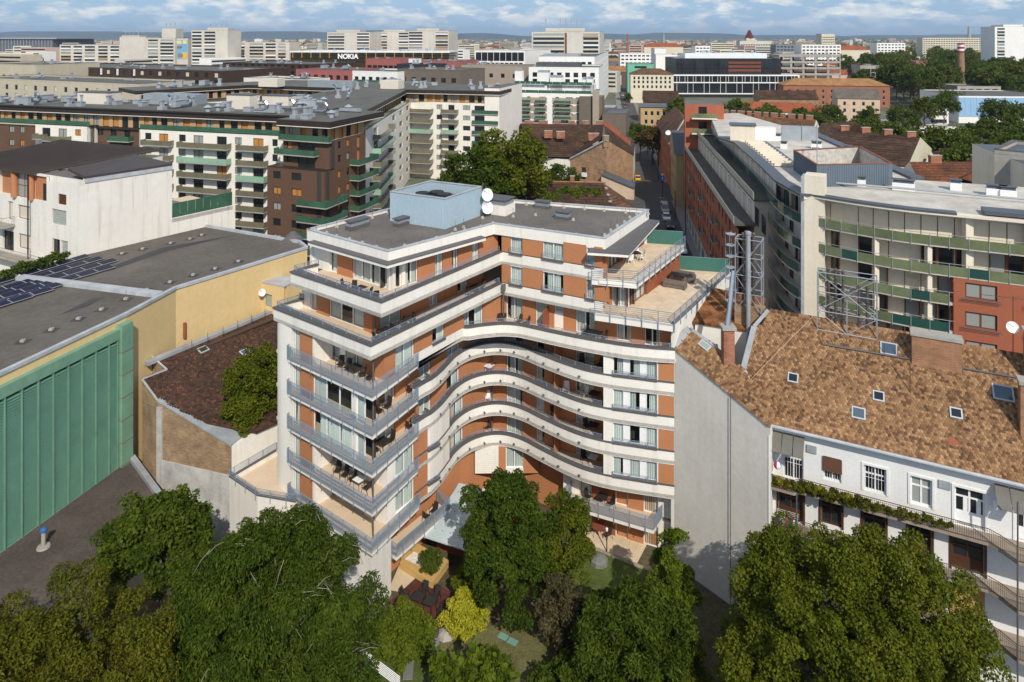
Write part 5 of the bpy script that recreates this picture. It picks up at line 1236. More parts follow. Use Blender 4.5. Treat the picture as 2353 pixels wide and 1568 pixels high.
# curved balconies round the corner into the street, in the shade
psd=cat_rom([(44.6,157),(40.8,131),(37.4,108),(35.7,98),(34.6,92),(34.0,88),(33.8,84.8),(34.2,81.6)],5)
mb=MB();mb.ribbon(offs(psd,-1.9),-.3,0,0,23.4,cream);part('wall',mb,cre)
pt2=resample(offs(psd,-1.86),2.6)
for k,z in enumerate(FZ):
    P=psd if k<2 else psd[18:]
    mb=MB();mb.ribbon(P,-1.9,0,z-.3,z,M('concrete_cream'));part('balcony_slab',mb,cre)
    pts=resample(offs(P,.05),2.4)
    for a,b in zip(pts[:-1],pts[1:]):
        fb=Fr(a,b);mb=MB();fb.bar(mb,.03,fb.len-.03,-.03,0,z-.1,z+.9,dgreen if random.random()<.7 else olive);part('glass_pane',mb,cre)
    mb=MB();mb.path([(p[0],p[1],z+1.08) for p in offs(P,.05)],.03,galv,4);part('handrail',mb,cre)
    for i,(a,b) in enumerate(zip(pt2[:-1],pt2[1:])):
        fb=Fr(a,b)
        if (i+k)%2:put('window',win_mesh(1.6,2.4,'sc',woodr,gdark,1,fw=.12),cre,fb,.3,.06,z)
mb=MB();mb.prism([(66,86),(90,80),(100,100),(72,108)],0,25.6,cream,slate);part('rear_block',mb,cre)
# ------------------------------------------------------------------ ground, streets
asph=M('asphalt',albedo=(.075,.072,.068),var=.2,scale=.2,fine=.15,rough=.9);pavem=M('pavement',albedo=(.22,.205,.185),var=.15,scale=.3,fine=.1)
soil=M('garden_soil',albedo=(.085,.075,.04),var=.35,scale=.25,fine=.3,bump=.2);cityg=M('city_ground',albedo=(.12,.125,.085),var=.4,scale=.02,fine=.3)
def ground():
    xs=[-9000,-3000,-900,-300,-58,-54,-20,10,44,48,200,900,3000,9000];ys=[-60,5,76,80,140,300,700,1600,4000,9000,16000]
    V=[];Fq=[]
    for y in ys:
        for x in xs:V.append((x,y,-3.0 if (-56<x<46 and-70<y<78) else (0.0 if y<3000 else 0.0)))
    n=len(xs)
    for j in range(len(ys)-1):
        for i in range(n-1):Fq.append((j*n+i,j*n+i+1,(j+1)*n+i+1,(j+1)*n+i))
    me=bpy.data.meshes.new('ground');me.from_pydata(V,[],Fq);me.materials.append(cityg);me.update();tag(part('ground',me),kind='structure')
ground()
mb=MB();mb.face([(-54,-50,-2.97),(44,-50,-2.97),(44,77,-2.97),(-54,77,-2.97)],soil);tag(part('garden_ground',mb),kind='structure')
XL=lambda Y:24+.14*(Y-120);XR=lambda Y:34.2+.14*(Y-120)
def strip_road(name,Y0,Y1,a,b,z,m,n=12,th=None):
    mb=MB()
    for i in range(n):
        y0,y1=Y0+(Y1-Y0)*i/n,Y0+(Y1-Y0)*(i+1)/n
        p=[(XL(y0)+a,y0),(XL(y0)+b,y0),(XL(y1)+b,y1),(XL(y1)+a,y1)]
        if th:mb.hexa([(*q,z-th) for q in p]+[(*q,z) for q in p],m)
        else:mb.face([(*q,z) for q in p],m)
    return tag(part(name,mb),kind='structure')
strip_road('street',78,1500,-1.5,11.6,.02,asph,14);strip_road('pavement',78,178,9.0,12.2,.14,pavem,6,.13);strip_road('pavement',200,900,8.6,12.2,.14,pavem,8,.13)
strip_road('pavement',200,900,-2.4,.6,.14,pavem,8,.13)
mb=MB();mb.face([(0,196,.024),(90,176,.024),(90,186,.024),(0,206,.024)],asph);tag(part('cross_street',mb),kind='structure')
mb=MB();mb.face([(20,176,.028),(48,172,.028),(52,204,.028),(26,206,.028)],asph);tag(part('crossing',mb),kind='structure')
# far streets on the right
for P in ([(100,300),(190,330),(260,400),(330,520)],[(140,420),(210,300),(300,270)]):
    mb=MB();mb.ribbon(P,-6,6,.02,.06,asph);tag(part('street',mb),kind='structure')

# ------------------------------------------------------------------ block builder
frames=fdark
VENT={}
def vent_mesh(k):
    if k in VENT:return VENT[k]
    mb=MB()
    if k==0:mb.box(-.7,.7,-.7,.7,0,.7,galv);mb.box(-.35,.35,-.35,.35,.7,1.9,galv);mb.box(-.5,.5,-.5,.5,1.9,2.15,galv)
    elif k==1:mb.box(-.9,.9,-.6,.6,0,.9,galv);mb.box(-1,1,-.7,.7,.9,1.0,galv)
    elif k==2:mb.lathe((0,0,0),[(.5,0),(.5,.7),(.95,1.0),(.2,1.5)],galv,10)
    elif k==3:mb.box(-1.6,1.6,-.9,.9,.25,1.7,galv);mb.box(-1.7,1.7,-1,1,1.7,1.8,galv);mb.tube((1.5,0,1.2),(3.2,0,1.2),.35,galv,8)
    elif k==4:
        mb.path([(-1.5,0,.6),(.8,0,.6),(1.5,0,1.0),(1.7,0,1.8),(1.2,0,2.4),(.5,0,2.5)],.32,shiny,8)
    else:mb.box(-2.6,2.6,-.35,.35,.2,.8,galv)
    VENT[k]=mb.data('roof_vent');return VENT[k]
def vents(parent,poly,z,n,seed,kinds=(0,0,0,1,1,2,3,4,5),ang=0.0,marg=1.5):
    r=random.Random(seed);xs=[p[0] for p in poly];ys=[p[1] for p in poly];c=0;t=0
    while c<n and t<n*40:
        t+=1;x,y=r.uniform(min(xs),max(xs)),r.uniform(min(ys),max(ys))
        if not all(inside(poly,x+dx,y+dy) for dx in (-marg,marg) for dy in (-marg,marg)):continue
        o=bpy.data.objects.new('roof_vent',vent_mesh(r.choice(kinds)));o.location=(x,y,z);o.rotation_euler[2]=ang+r.choice([0,math.pi/2]);link(o,parent);c+=1
def front(x0,Y0,x1,Y1):return Fr((gX(x0,Y0),Y0),(gX(x1,Y1),Y1))
def openings(parent,fr,cols,rows,w,h,fm,gm,rec=.15,t=0.0,kind='w',shut=None,seed=1,sp=0.0,panes=1):
    """windows of one wall, each a part of its own; returns the holes"""
    r=random.Random(seed);hs=[]
    for z in rows:
        for c in cols:
            if r.random()<sp:continue
            hs.append((c-w/2,c+w/2,z,z+h));g=gm
            if shut and r.random()<.3:g=shut
            put('window',win_mesh(w,h,kind,fm,g,panes),parent,fr,c-w/2,t-rec,z)
    return hs
def lin_cols(a,b,n):return [a+(b-a)*(i+.5)/n for i in range(n)]
def block(name,label,cat,fr,depth,z0,z1,wm,rm,cols=0,rows=(),w=1.3,h=1.5,fm=None,gm=None,side=None,back=None,parapet=.5,roof=None,nv=0,seed=1,group=None,shut=None,sp=.0,sidecols=0,panes=1,marg=1.0,copm=None):
    """box building: front wall line, depth, storeys; the walls that face the camera get real window openings"""
    fm=fm or fdark;gm=gm or gdark
    b=back or (-fr.n[0],-fr.n[1]);l=math.hypot(*b);b=(b[0]/l,b[1]/l)
    A0,A1=fr.o,fr.pt(fr.len);B1,B0=(A1[0]+b[0]*depth,A1[1]+b[1]*depth),(A0[0]+b[0]*depth,A0[1]+b[1]*depth)
    poly=[A0,A1,B1,B0];root=thing(name,label,cat,((A0[0]+B1[0])/2,(A0[1]+B1[1])/2,z0),group)
    mb=MB()
    hs=openings(root,fr,lin_cols(marg,fr.len-marg,cols),rows,w,h,fm,gm,seed=seed,shut=shut,sp=sp,panes=panes) if cols else []
    wall(mb,fr,0,fr.len,z0,z1,hs,wm)
    for P,Q in ((A1,B1),(B0,A0)):
        f2=Fr(P,Q);vis=f2.n[0]*(0-P[0])+f2.n[1]*(0-P[1])>0
        h2=openings(root,f2,lin_cols(marg,f2.len-marg,sidecols),rows,w,h,fm,gm,seed=seed+1,shut=shut,sp=sp,panes=panes) if (vis and sidecols) else []
        wall(mb,f2,0,f2.len,z0,z1,h2,wm)
    f3=Fr(B1,B0);wall(mb,f3,0,f3.len,z0,z1,[],wm)
    if hs or sidecols:
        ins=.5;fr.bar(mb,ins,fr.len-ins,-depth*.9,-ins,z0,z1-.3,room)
    part('wall',mb,root)
    if roof is None:
        mb=MB();mb.face([(*p,z1-.02) for p in poly],rm);part('roof',mb,root)
        if parapet:mb=MB();P=poly+[poly[0]];mb.ribbon(P,-.3,.03,z1-.05,z1+parapet,wm);part('parapet',mb,root);mb=MB();mb.ribbon(P,-.35,.08,z1+parapet,z1+parapet+.1,copm or coping);part('coping',mb,root)
    elif roof[0] in ('gable','hip'):
        rh,ov=roof[1],.5;inn=depth/2+ov;hx=inn if roof[0]=='hip' else-.0
        q=lambda s,t,z:(fr.o[0]+fr.u[0]*s+b[0]*t,fr.o[1]+fr.u[1]*s+b[1]*t,z)
        e0,e1,e2,e3=q(-ov,-ov,z1),q(fr.len+ov,-ov,z1),q(fr.len+ov,depth+ov,z1),q(-ov,depth+ov,z1)
        r0,r1=q(hx-(ov if not hx else 0),depth/2,z1+rh),q(fr.len-hx+(ov if not hx else 0),depth/2,z1+rh)
        mb=MB();mb.face([e0,e1,r1,r0],rm);mb.face([e2,e3,r0,r1],rm)
        mb.face([e1,e2,r1],rm if hx else wm);mb.face([e3,e0,r0],rm if hx else wm);mb.face([e0,e3,e2,e1],wm);part('roof',mb,root)
    if nv:vents(root,poly,z1,nv,seed,ang=fr.ang)
    root['_poly']=[c for p in poly for c in p]
    return root,poly
def poly_of(root):p=list(root['_poly']);return [(p[i],p[i+1]) for i in range(0,8,2)]

# ------------------------------------------------------------------ the brown and white apartment block with green balconies
dD=thing('brown_white_apartments','long white and brown apartment block with stacked glass balconies, left of centre','building',(-70,150,0))
brn=M('brown_render',albedo=(.118,.066,.043),var=.08,scale=.3,fine=.05);tan=M('tan_cladding',albedo=(.46,.30,.155),var=.08,scale=1.2,fine=.06);fas=M('dark_fascia',albedo=(.035,.026,.022),var=.1,rough=.5)
wht=M('warm_white_render',albedo=(.78,.74,.665),var=.05,scale=.15,fine=.03,streak=.2);roofg=M('grey_roof_felt',albedo=(.115,.115,.10),var=.25,scale=.15,fine=.1);osh=M('orange_shutter',albedo=(.44,.20,.055),var=.06)
rcream=M('cream_box',albedo=(.63,.585,.50),var=.05)
Kp=(-46.0,136.0);UD=(.9575,-.2885)
def Dline(t=0):return Fr((Kp[0]-UD[0]*100+UD[1]*t,Kp[1]-UD[1]*100-UD[0]*t),u=UD)
FD0=Dline(0);FDb=Dline(-2.4)
rowsD=[19.8-3*i for i in range(7)]
def balcony(parent,fr,s0,s1,z,dp=1.5,gm=gol,t=0.0):
    key=('balc',round(s1-s0,1),dp,gm.name)
    if key not in WC:
        mb=MB();w=key[1];mb.box(0,w,-dp,0,-.2,0,conc);mb.box(0,w,-dp,-dp+.04,0.02,1.05,gm);mb.box(0,.04,-dp+.04,0,.02,1.05,gm);mb.box(w-.04,w,-dp+.04,0,.02,1.05,gm);WC[key]=mb.data('balcony')
    return put('balcony',WC[key],parent,fr,s0,t,z)
def seg_wall(parent,fr,s0,s1,wm,items,rows,z0=0,z1=22.8,seed=1,t=0.0,shut=osh,fm=None,sp=.25):
    r=random.Random(seed);hs=[]
    for z in rows:
        for kind,a,b in items:
            lo,hi=(z+.9,z+2.3) if kind=='w' else (z+.04,z+2.3);g=shut if (r.random()<sp*.6) else r.choice([gdark,gdark,gpale]);hs.append((a,b,lo,hi))
            put('window',win_mesh(b-a,hi-lo,'dw',fm or fdark,g,2 if b-a>1.2 else 1),parent,fr,a,t-.15,lo)
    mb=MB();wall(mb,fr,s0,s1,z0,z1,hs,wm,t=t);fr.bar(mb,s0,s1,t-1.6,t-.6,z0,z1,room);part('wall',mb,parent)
X=lambda x:FD0.at(px('L2',x,0)[0]);XB=lambda x:FDb.at(px('L2',x,0)[0])
seg_wall(dD,FD0,X(1092),X(2230),wht,[('w',X(1137),X(1187)),('d',X(1247),X(1320)),('w',X(1403),X(1456)),('d',X(1517),X(1595)),('d',X(1700),X(1778)),('w',X(1842),X(1897)),('d',X(1985),X(2067)),('w',X(2135),X(2178))],rowsD,seed=2)
seg_wall(dD,FD0,X(278),X(690),wht,[('d',X(458),X(525)),('w',X(588),X(635)),('d',X(330),X(395))],rowsD,seed=3)
seg_wall(dD,FDb,XB(655),XB(1110),brn,[('w',XB(765),XB(810)),('w',XB(868),XB(915)),('d',XB(975),XB(1022))],rowsD,seed=4,z1=22.2)
seg_wall(dD,FD0,X(-300),X(278),brn,[('w',X(70),X(110)),('w',X(155),X(190)),('w',X(-100),X(-50))],rowsD,seed=5,z1=22.2)
mb=MB();FD0.bar(mb,X(690)-.3,X(690),-3,-.0,0,22.8,wht);FD0.bar(mb,X(1092),X(1092)+.3,-3,-.0,0,22.8,wht);part('return_wall',mb,dD)
for i,z in enumerate(rowsD):
    balcony(dD,FD0,X(1145),X(1365),z,gm=gol);
    balcony(dD,FD0,X(1430),X(1815),z,gm=gmint if i in (1,) else gol,dp=1.7);balcony(dD,FD0,X(1885),X(2105),z,gm=gmint if i in (2,) else gol)
    if i<3:balcony(dD,FD0,X(375),X(560),z-(0 if i else .3),gm=gol);balcony(dD,FD0,X(300),X(372),z,gm=gol);balcony(dD,FDb,XB(885),XB(1050),z,gm=gg)
FDt=Dline(-2.2)
XT=lambda x:FDt.at(px('L2',x,0)[0])
def top_floor(parent,fr,s0,s1,z0,z1,seed,step=2.6,wm=tan):
    r=random.Random(seed);hs=[];s=s0+.8
    while s+1.8<s1:
        w=r.choice([1.3,1.7,1.7]);g=r.choice([osh,osh,gdark,gdark,gpale]);hs.append((s,s+w,z0+.1,z1-.3));put('window',win_mesh(w,z1-.4-z0,'tf',fdark,g,2 if g is not osh else 1),parent,fr,s,-.14,z0+.1);s+=w+r.uniform(.8,1.6)
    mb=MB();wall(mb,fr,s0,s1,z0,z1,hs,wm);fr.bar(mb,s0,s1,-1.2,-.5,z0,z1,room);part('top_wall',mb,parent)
top_floor(dD,FDt,XT(-300),XT(2300),22.6,25.3,4)
for s0,s1 in ((X(1092),X(2230)),(X(-300),X(700))):
    n=max(1,int((s1-s0)/3))
    for i in range(n):mb=MB();a,b=s0+(s1-s0)*i/n,s0+(s1-s0)*(i+1)/n;FD0.bar(mb,a+.03,b-.03,-.2,-.15,22.85,23.85,gg);part('glass_pane',mb,dD)
    mb=MB();FD0.bar(mb,s0,s1,-2.3,.06,22.8,22.9,fas);part('coping',mb,dD)
mb=MB();FDb.bar(mb,XB(655),XB(1110),-1,.5,22.2,22.7,fas);part('coping',mb,dD)
rp=[FD0.pt(X(-300),.4),FD0.pt(X(2300),.4),(-30,160),(-37,164),(-125,212),FD0.pt(X(-300),-22)]
rp=[FD0.pt(X(-300),-1.1),FD0.pt(X(2290),-1.1),FD0.pt(X(2290),-21),FD0.pt(X(-300),-19)]
mb=MB();mb.prism(rp,25.3,25.42,wht,wht);mb.prism([(p[0],p[1]) for p in rp],25.421,26.5,fas,roofg);part('roof',mb,dD)
mb=MB();mb.ribbon([rp[0],rp[1],rp[2]],-.5,.35,26.45,26.75,fas);part('fascia',mb,dD)
vents(dD,rp,26.5,44,21,ang=FD0.ang)
for x,y,lx,ly,h in ((620,700,9,4,2.6),(1600,735,6,3.5,3.0),(1850,712,7,3,2.2)):
    q=gp(x,y,26.5,'T1');f=Fr(q,u=UD);mb=MB();f.bar(mb,-lx/2,lx/2,-ly,0,26.5,26.5+h,rcream);f.bar(mb,-lx/2-.1,lx/2+.1,-ly-.1,.1,26.5+h,26.7+h,coping);part('stair_head',mb,dD)
q=gp(1100,700,26.5,'T1');f=Fr(q,u=UD);mb=MB();f.bar(mb,-6,9,-4,0,26.5,28.8,M('grey_plant_box',albedo=(.25,.285,.31),var=.08,rough=.5));part('plant_box',mb,dD)
# brown corner tower
FT=Fr((gX(614,132.5),132.5),(gX(744.5,127.5),127.5));UB=(.33,.944);FTs=Fr(FT.pt(FT.len),u=UB)
XT3=lambda x:FT.at(px('L3',x,0)[0]);XS3=lambda x:FTs.at(px('L3',x,0)[0])
rowsT=[14.4-3*i for i in range(6)]
seg_wall(dD,FT,0,FT.len,brn,[('w',XT3(180),XT3(240)),('w',XT3(325),XT3(402))],rowsT,z1=17.4,seed=6)
mb=MB();FT.bar(mb,0,FT.len,-3,0.05,17.4,17.55,fas);part('coping',mb,dD)
FT2=Fr(FT.pt(XT3(215),-1.6),u=FT.u);seg_wall(dD,FT2,0,FT.len-XT3(215),brn,[('w',.9,2.0),('d',3.5,7.5)],[17.4,20.0],z0=17.4,z1=22.6,seed=7,sp=.5)
itT=[('w',XS3(690),XS3(715)),('w',XS3(758),XS3(782)),('d',XS3(840),XS3(882))]
seg_wall(dD,FTs,.02,12.5,brn,itT,rowsT,z1=17.4,seed=8,sp=.5);seg_wall(dD,FTs,1.7,12.5,brn,itT,[20.0,17.4],z0=17.4,z1=22.6,seed=9,sp=.5)
seg_wall(dD,FTs,12.5,14.5,brn,[],[],z1=22.6)
for i,z in enumerate([17.4]+rowsT):
    f=Fr(FTs.pt(8.6),u=UB);balcony(dD,f,0,7.5,z-.2,gm=gg,dp=2.2)
for i,z in enumerate(rowsT[1:]):balcony(dD,FT,XT3(405),FT.len+1.6,z-.3,gm=gg,dp=1.6);
for i,z in enumerate(rowsT[1:]):balcony(dD,FTs,-.2,5.5,z-.3,gm=gg,dp=1.6)
balcony(dD,FT2,-1.0,8.4,20.0,gm=gg,dp=1.5);balcony(dD,FT2,-.3,FT.len-XT3(215)+.5,22.7,gm=gg,dp=1.0)
top_floor(dD,Fr(FT2.pt(0,-.6),u=FT.u),0,FT2.pt(0) and 9.5,22.6,25.3,9);top_floor(dD,Fr(FTs.pt(2.0,-.6),u=UB),0,13,22.6,25.3,10)
trf=[FT2.pt(-.6,1.2),FTs.pt(.4,1.0),FTs.pt(20,1.2),FTs.pt(20,-12),FT2.pt(-.6,-16)]
mb=MB();mb.prism(trf,25.31,25.44,wht,wht);mb.prism(trf,25.441,26.56,fas,roofg);part('roof',mb,dD);vents(dD,trf,26.56,9,5,ang=FT.ang)
# wing running back, and the rear front of the courtyard
F2=Fr((-30.5,143.5),(-30.6,208));X2=lambda x:F2.at(px('L3',x,0)[0])
seg_wall(dD,F2,0,F2.len,wht,[('d',X2(970),X2(1003)),('w',X2(1117),X2(1140)),('w',X2(1172),X2(1195)),('w',X2(1226),X2(1247))],rowsD,seed=11,sp=.4)
for i,z in enumerate(rowsD):
    balcony(dD,F2,X2(962),X2(1085),z,gm=gmint if i in (1,4) else gol,dp=1.8)
top_floor(dD,Fr((-32.5,143),(-32.6,206)),0,60,22.8,25.3,12);
mb=MB();rp2=[(-31.3,141),(-31.4,205),(-52,214),(-60,152)];mb.prism(rp2,25.32,25.45,wht,wht);mb.prism(rp2,25.451,26.52,fas,roofg);part('roof',mb,dD);vents(dD,rp2,26.52,14,8)
n=16
for i in range(n):mb=MB();F2.bar(mb,i*4+.05,i*4+3.95,-.2,-.15,22.85,23.85,gg);part('glass_pane',mb,dD)
F3=Fr((-30.6,208.2),(-3.7,200));X3=lambda x:F3.at(px('L3',x,0)[0])
seg_wall(dD,F3,0,F3.len,wht,[('w',X3(1463),X3(1507)),('d',X3(1555),X3(1603)),('w',X3(1670),X3(1727)),('d',X3(1760),X3(1945))],rowsD,seed=13,sp=.1)
for i,z in enumerate(rowsD):
    balcony(dD,F3,X3(1510),X3(1636),z,gm=gmint if i==2 else gol);balcony(dD,F3,X3(1745),X3(1948),z,gm=gg,dp=.6);balcony(dD,F3,X3(1265),X3(1438),z,gm=gmint if i==2 else gol,dp=2.4)
top_floor(dD,Fr((-50,212.5),(-4.5,201.5)),0,46,22.8,25.3,14);top_floor(dD,Fr((-108,202),(-86,227)),0,33,22.8,25.3,15);top_floor(dD,Fr((-86,227),(-48,214)),0,40,22.8,25.3,16)
rp3=[(-109,200),(-86,225.5),(-50,211),(-3.4,199.2),(2.5,221),(-80,252),(-122,214)]
mb=MB();mb.prism(rp3,25.33,25.46,wht,wht);mb.prism(rp3,25.461,26.54,fas,roofg);part('roof',mb,dD);vents(dD,[(-50,213),(-5,201),(0,219),(-45,234)],26.54,18,9);vents(dD,[(-106,203),(-86,228),(-76,248),(-118,214)],26.54,10,10)
mb=MB();mb.prism([(-3.7,199.8),(3.2,222),(-1,223),(-8,201)],0,27.3,wht,coping);part('fire_wall',mb,dD)
mb=MB();mb.prism([(-108,203),(-87,228),(-60,240),(-110,215)],0,22.9,wht,roofg);part('wall',mb,dD)
for x,y,h,lx in ((1800,585,2.6,7),(600,600,2.6,6)):
    k='T1' if x>1000 else 'T2';q=gp(x,y,26.5,k);f=Fr(q,u=(.95,-.3));mb=MB();f.bar(mb,-lx/2,lx/2,-4,0,26.5,26.5+h,rcream);part('stair_head',mb,dD)
q=gp(200,590,26.5,'T2');f=Fr(q,u=(.95,-.3));mb=MB();f.bar(mb,-8,8,-3,0,26.5,28.6,M('grey_plant_box'));part('plant_box',mb,dD)
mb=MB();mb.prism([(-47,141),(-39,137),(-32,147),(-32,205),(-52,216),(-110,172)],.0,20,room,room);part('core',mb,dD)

# ------------------------------------------------------------------ old tiled houses round the street
tl1=tile_mat('dark_moss_tile',[(44,34,28),(64,49,40),(84,64,50),(116,84,62)]);tl2=tile_mat('brown_tile',[(62,46,38),(92,68,54),(112,84,64),(140,104,78)]);tl3=tile_mat('red_tile',[(120,62,42),(150,84,58),(172,104,74)]);tl4=tile_mat('ochre_tile',[(128,92,62),(156,116,78),(178,138,96)])
ochre=M('ochre_render',albedo=(.44,.31,.15),var=.1,streak=.3);peach=M('peach_render',albedo=(.58,.44,.32),var=.08,streak=.25);creamw=M('cream_house',albedo=(.62,.57,.44),var=.06,streak=.2);orr=M('orange_house',albedo=(.42,.15,.07),var=.08,streak=.2)
def chim(parent,c,z,h=1.6,lx=.9,ly=.6,ang=0.0,m=None):
    f=Fr(c,u=(math.cos(ang),math.sin(ang)));mb=MB();f.bar(mb,-lx/2,lx/2,-ly/2,ly/2,z-1,z+h,m or brick_r);f.bar(mb,-lx/2-.08,lx/2+.08,-ly/2-.08,ly/2+.08,z+h,z+h+.15,conc);part('chimney',mb,parent)
# roof right behind the hotel
h1=thing('dark_tiled_house','house with a long blackened tiled roof directly behind the hotel','house',(10,140,0))
ra,rb=(gX(1090,150),150),(gX(1385,148),148)
mb=MB();zz=11.0
ea,eb=(ra[0]-5,139.5),(rb[0]+1.5,137)
mb.face([(*ea,6.2),(*eb,6.2),(*rb,zz),(*ra,zz)],tl1);hipc=(gX(1482,141),141);mb.face([(*eb,6.2),(*hipc,5.2),(*rb,zz)],tl2);mb.face([(*rb,zz),(*hipc,5.2),(rb[0]+6,156,6.0)],tl2);mb.face([(*ra,zz),(*rb,zz),(rb[0]+1,158,6.2),(ra[0],160,6.2)],tl1);part('roof',mb,h1)
mb=MB();mb.prism([(ea[0]+.5,140.2),(eb[0],137.6),(hipc[0]-.6,141.2),(rb[0]+5,155.5),(ra[0],159)],0,6.1,whitew,room);part('wall',mb,h1)
for x in (1180,1250,1315):chim(h1,(gX(x,150),150),11,1.0)
for i in range(6):chim(h1,(rb[0]+.35+i*.12,148.4-i*2.1),10.6-i*.9,.5,.5,.8)
mb=MB();mb.path([(*ra,zz+.08),(*rb,zz+.08)],.18,brick_r,6);part('ridge',mb,h1)
# gabled house with the bare brick wall on the corner
h2=thing('brick_gable_house','old house with bare pale brick gable and brown tiled roof at the crossing','house',(25,200,0))
g0,g1,g2=(gX(1310,196),196),(gX(1393,188),188),(gX(1455,197),197)
mb=MB();mb.face([(*g0,0),(*g1,0),(*g1,14.0),(*g0,7.5)],brick_y);mb.face([(*g1,0),(*g2,0),(*g2,8.6),(*g1,14.0)],brick_y);mb.prism([g0,(g1[0],g1[1]+.4),g2,(g2[0]+5,222),(g0[0]-20,225),(g0[0]-24,206)],0,7.4,whitew,room);part('gable_wall',mb,h2)
P_=lambda x,y,z:(*gp(x,y,z,'L4'),z)
mb=MB()
a,b,c,d=P_(160,480,15.0),P_(815,490,15.0),P_(560,742,8.0),P_(305,742,8.0)
mb.face([d,c,(g1[0]-1.2,g1[1]+1.5,14.2),b,a],tl1);mb.face([d,a,P_(100,590,9.0)],tl1)
mb.face([(*g1,14.2),(g2[0]+.4,g2[1],8.4),(g2[0]+2.2,214,8.4),b],tl1);mb.face([b,(g2[0]+2.2,214,8.4),(g2[0]+4,224,8.6),P_(820,450,15.5)],tl3);part('roof',mb,h2)
mb=MB();mb.path([(g0[0],g0[1]-.2,7.6),(g1[0],g1[1]-.2,14.2)],.35,zinc,4);part('verge',mb,h2)
for x,y in ((378,560),(475,565),(713,580),(755,580)):
    q=gp(x,y,13.4,'L4');chim(h2,q,13.2,1.0,2.4 if x<600 else 1.5,1.0)
chim(h2,(g1[0],g1[1]+.6),13.2,2.0,1.5,1.2,m=brick_o)
for i in range(6):chim(h2,(gp(230+i*110,475,15,'L4')),14.6,1.0,2.8 if i<2 else 2.0,.8)
f=Fr(g0,g1);put('window',win_mesh(1.6,3.4,'gb',brick_y,gdark,1),h2,f,4.0,.05,2.5);mb=MB();f.bar(mb,4.4,5.8,.05,.6,3.3,4.4,pvc);part('air_conditioner',mb,h2)
# sheds below the gable
mb=MB();q0,q1,q2,q3=P_(795,880,6.0),P_(1052,985,3.2),P_(1050,960,3.6),P_(800,865,6.4)
sh=thing('lean_to_shed','lean-to shed with dark sloping roof below the brick gable','shed',(22,175,0))
mb.hexa([(q0[0],q0[1],5.7),(q1[0],q1[1],2.9),(q1[0]+1.5,q1[1]+6,2.9),(q0[0]+1.5,q0[1]+6,5.7),(q0[0],q0[1],6.0),(q1[0],q1[1],3.2),(q1[0]+1.5,q1[1]+6,3.2),(q0[0]+1.5,q0[1]+6,6.0)],slate);part('roof',mb,sh)
mb=MB();mb.hexa([(q0[0],q0[1]+.3,0),(q1[0],q1[1]+.3,0),(q1[0]+1,q1[1]+5,0),(q0[0]+1,q0[1]+5,0),(q0[0],q0[1]+.3,5.7),(q1[0],q1[1]+.3,2.9),(q1[0]+1,q1[1]+5,2.9),(q0[0]+1,q0[1]+5,5.7)],peach);part('wall',mb,sh)
# orange corner house right of the street
h3=thing('orange_corner_house','orange rendered corner house with brown hipped roof beside the street','house',(50,205,0))
c0=(43.7,190);c1=(c0[0]+11,c0[1]-4.5);cb=(c0[0]+6.0,236);FQ=Fr(c0,c1);FQs=Fr(cb,c0)
hs=[(1.2+i*3.0,2.5+i*3.0,z,z+2.2) for i in range(3) for z in (1.2,5.2,9.0)]
mb=MB();wall(mb,FQ,0,FQ.len,0,12.8,hs,orr)
hs2=[(2+i*3.6,3.4+i*3.6,z,z+2.2) for i in range(12) for z in (1.2,5.2,9.0)]
wall(mb,FQs,0,FQs.len,0,12.8,hs2,orr);mb.face([(c1[0],c1[1],0),(c1[0]+5,c1[1]+40,0),(c1[0]+5,c1[1]+40,12.8),(c1[0],c1[1],12.8)],orr);part('wall',mb,h3)
for h in hs:put('window',win_mesh(1.3,2.2,'oc',pvc,gdark,2),h3,FQ,h[0],-.2,h[2])
for h in hs2:put('window',win_mesh(1.4,2.2,'oc',pvc,gdark,2),h3,FQs,h[0],-.2,h[2])
for z in (4.4,8.3,12.5):mb=MB();FQ.bar(mb,-.2,FQ.len,0,.25,z,z+.3,orr);FQs.bar(mb,0,FQs.len+.2,0,.25,z+.001,z+.3,orr);part('cornice',mb,h3)
mb=MB();e=[(c0[0]-.7,c0[1]-.7,12.8),(c1[0]+.4,c1[1]-.7,12.8)];rr=[(c0[0]+6.0,c0[1]+9,18.5),(cb[0]+6,cb[1],18.5)]
mb.face([e[0],e[1],rr[0]],tl2);mb.face([(cb[0]-.7,cb[1],12.8),e[0],rr[0],rr[1]],tl2);mb.face([e[1],(c1[0]+6,c1[1]+42,12.8),rr[1],rr[0]],tl2);part('roof',mb,h3)
mb=MB();mb.path([e[0],e[1]],.2,zinc,4);mb.path([e[0],rr[0]],.22,zinc,4);part('gutter',mb,h3)
dish((*gp(1320,560,17,'L4'),17.2),(-.3,-.8,.4),.7,h3)
# small ochre house with grey roof next to the red block
h4,_=block('grey_roof_house','narrow ochre house with grey sheet roof next to the red apartment wall','house',Fr((41.0,172.5),(50.5,169)),14,0,13.0,ochre,slate,cols=3,rows=(1.2,4.8,8.6),roof=('gable',5.0),back=(.14,1),w=1.2,h=2.0,fm=pvc,sidecols=4)
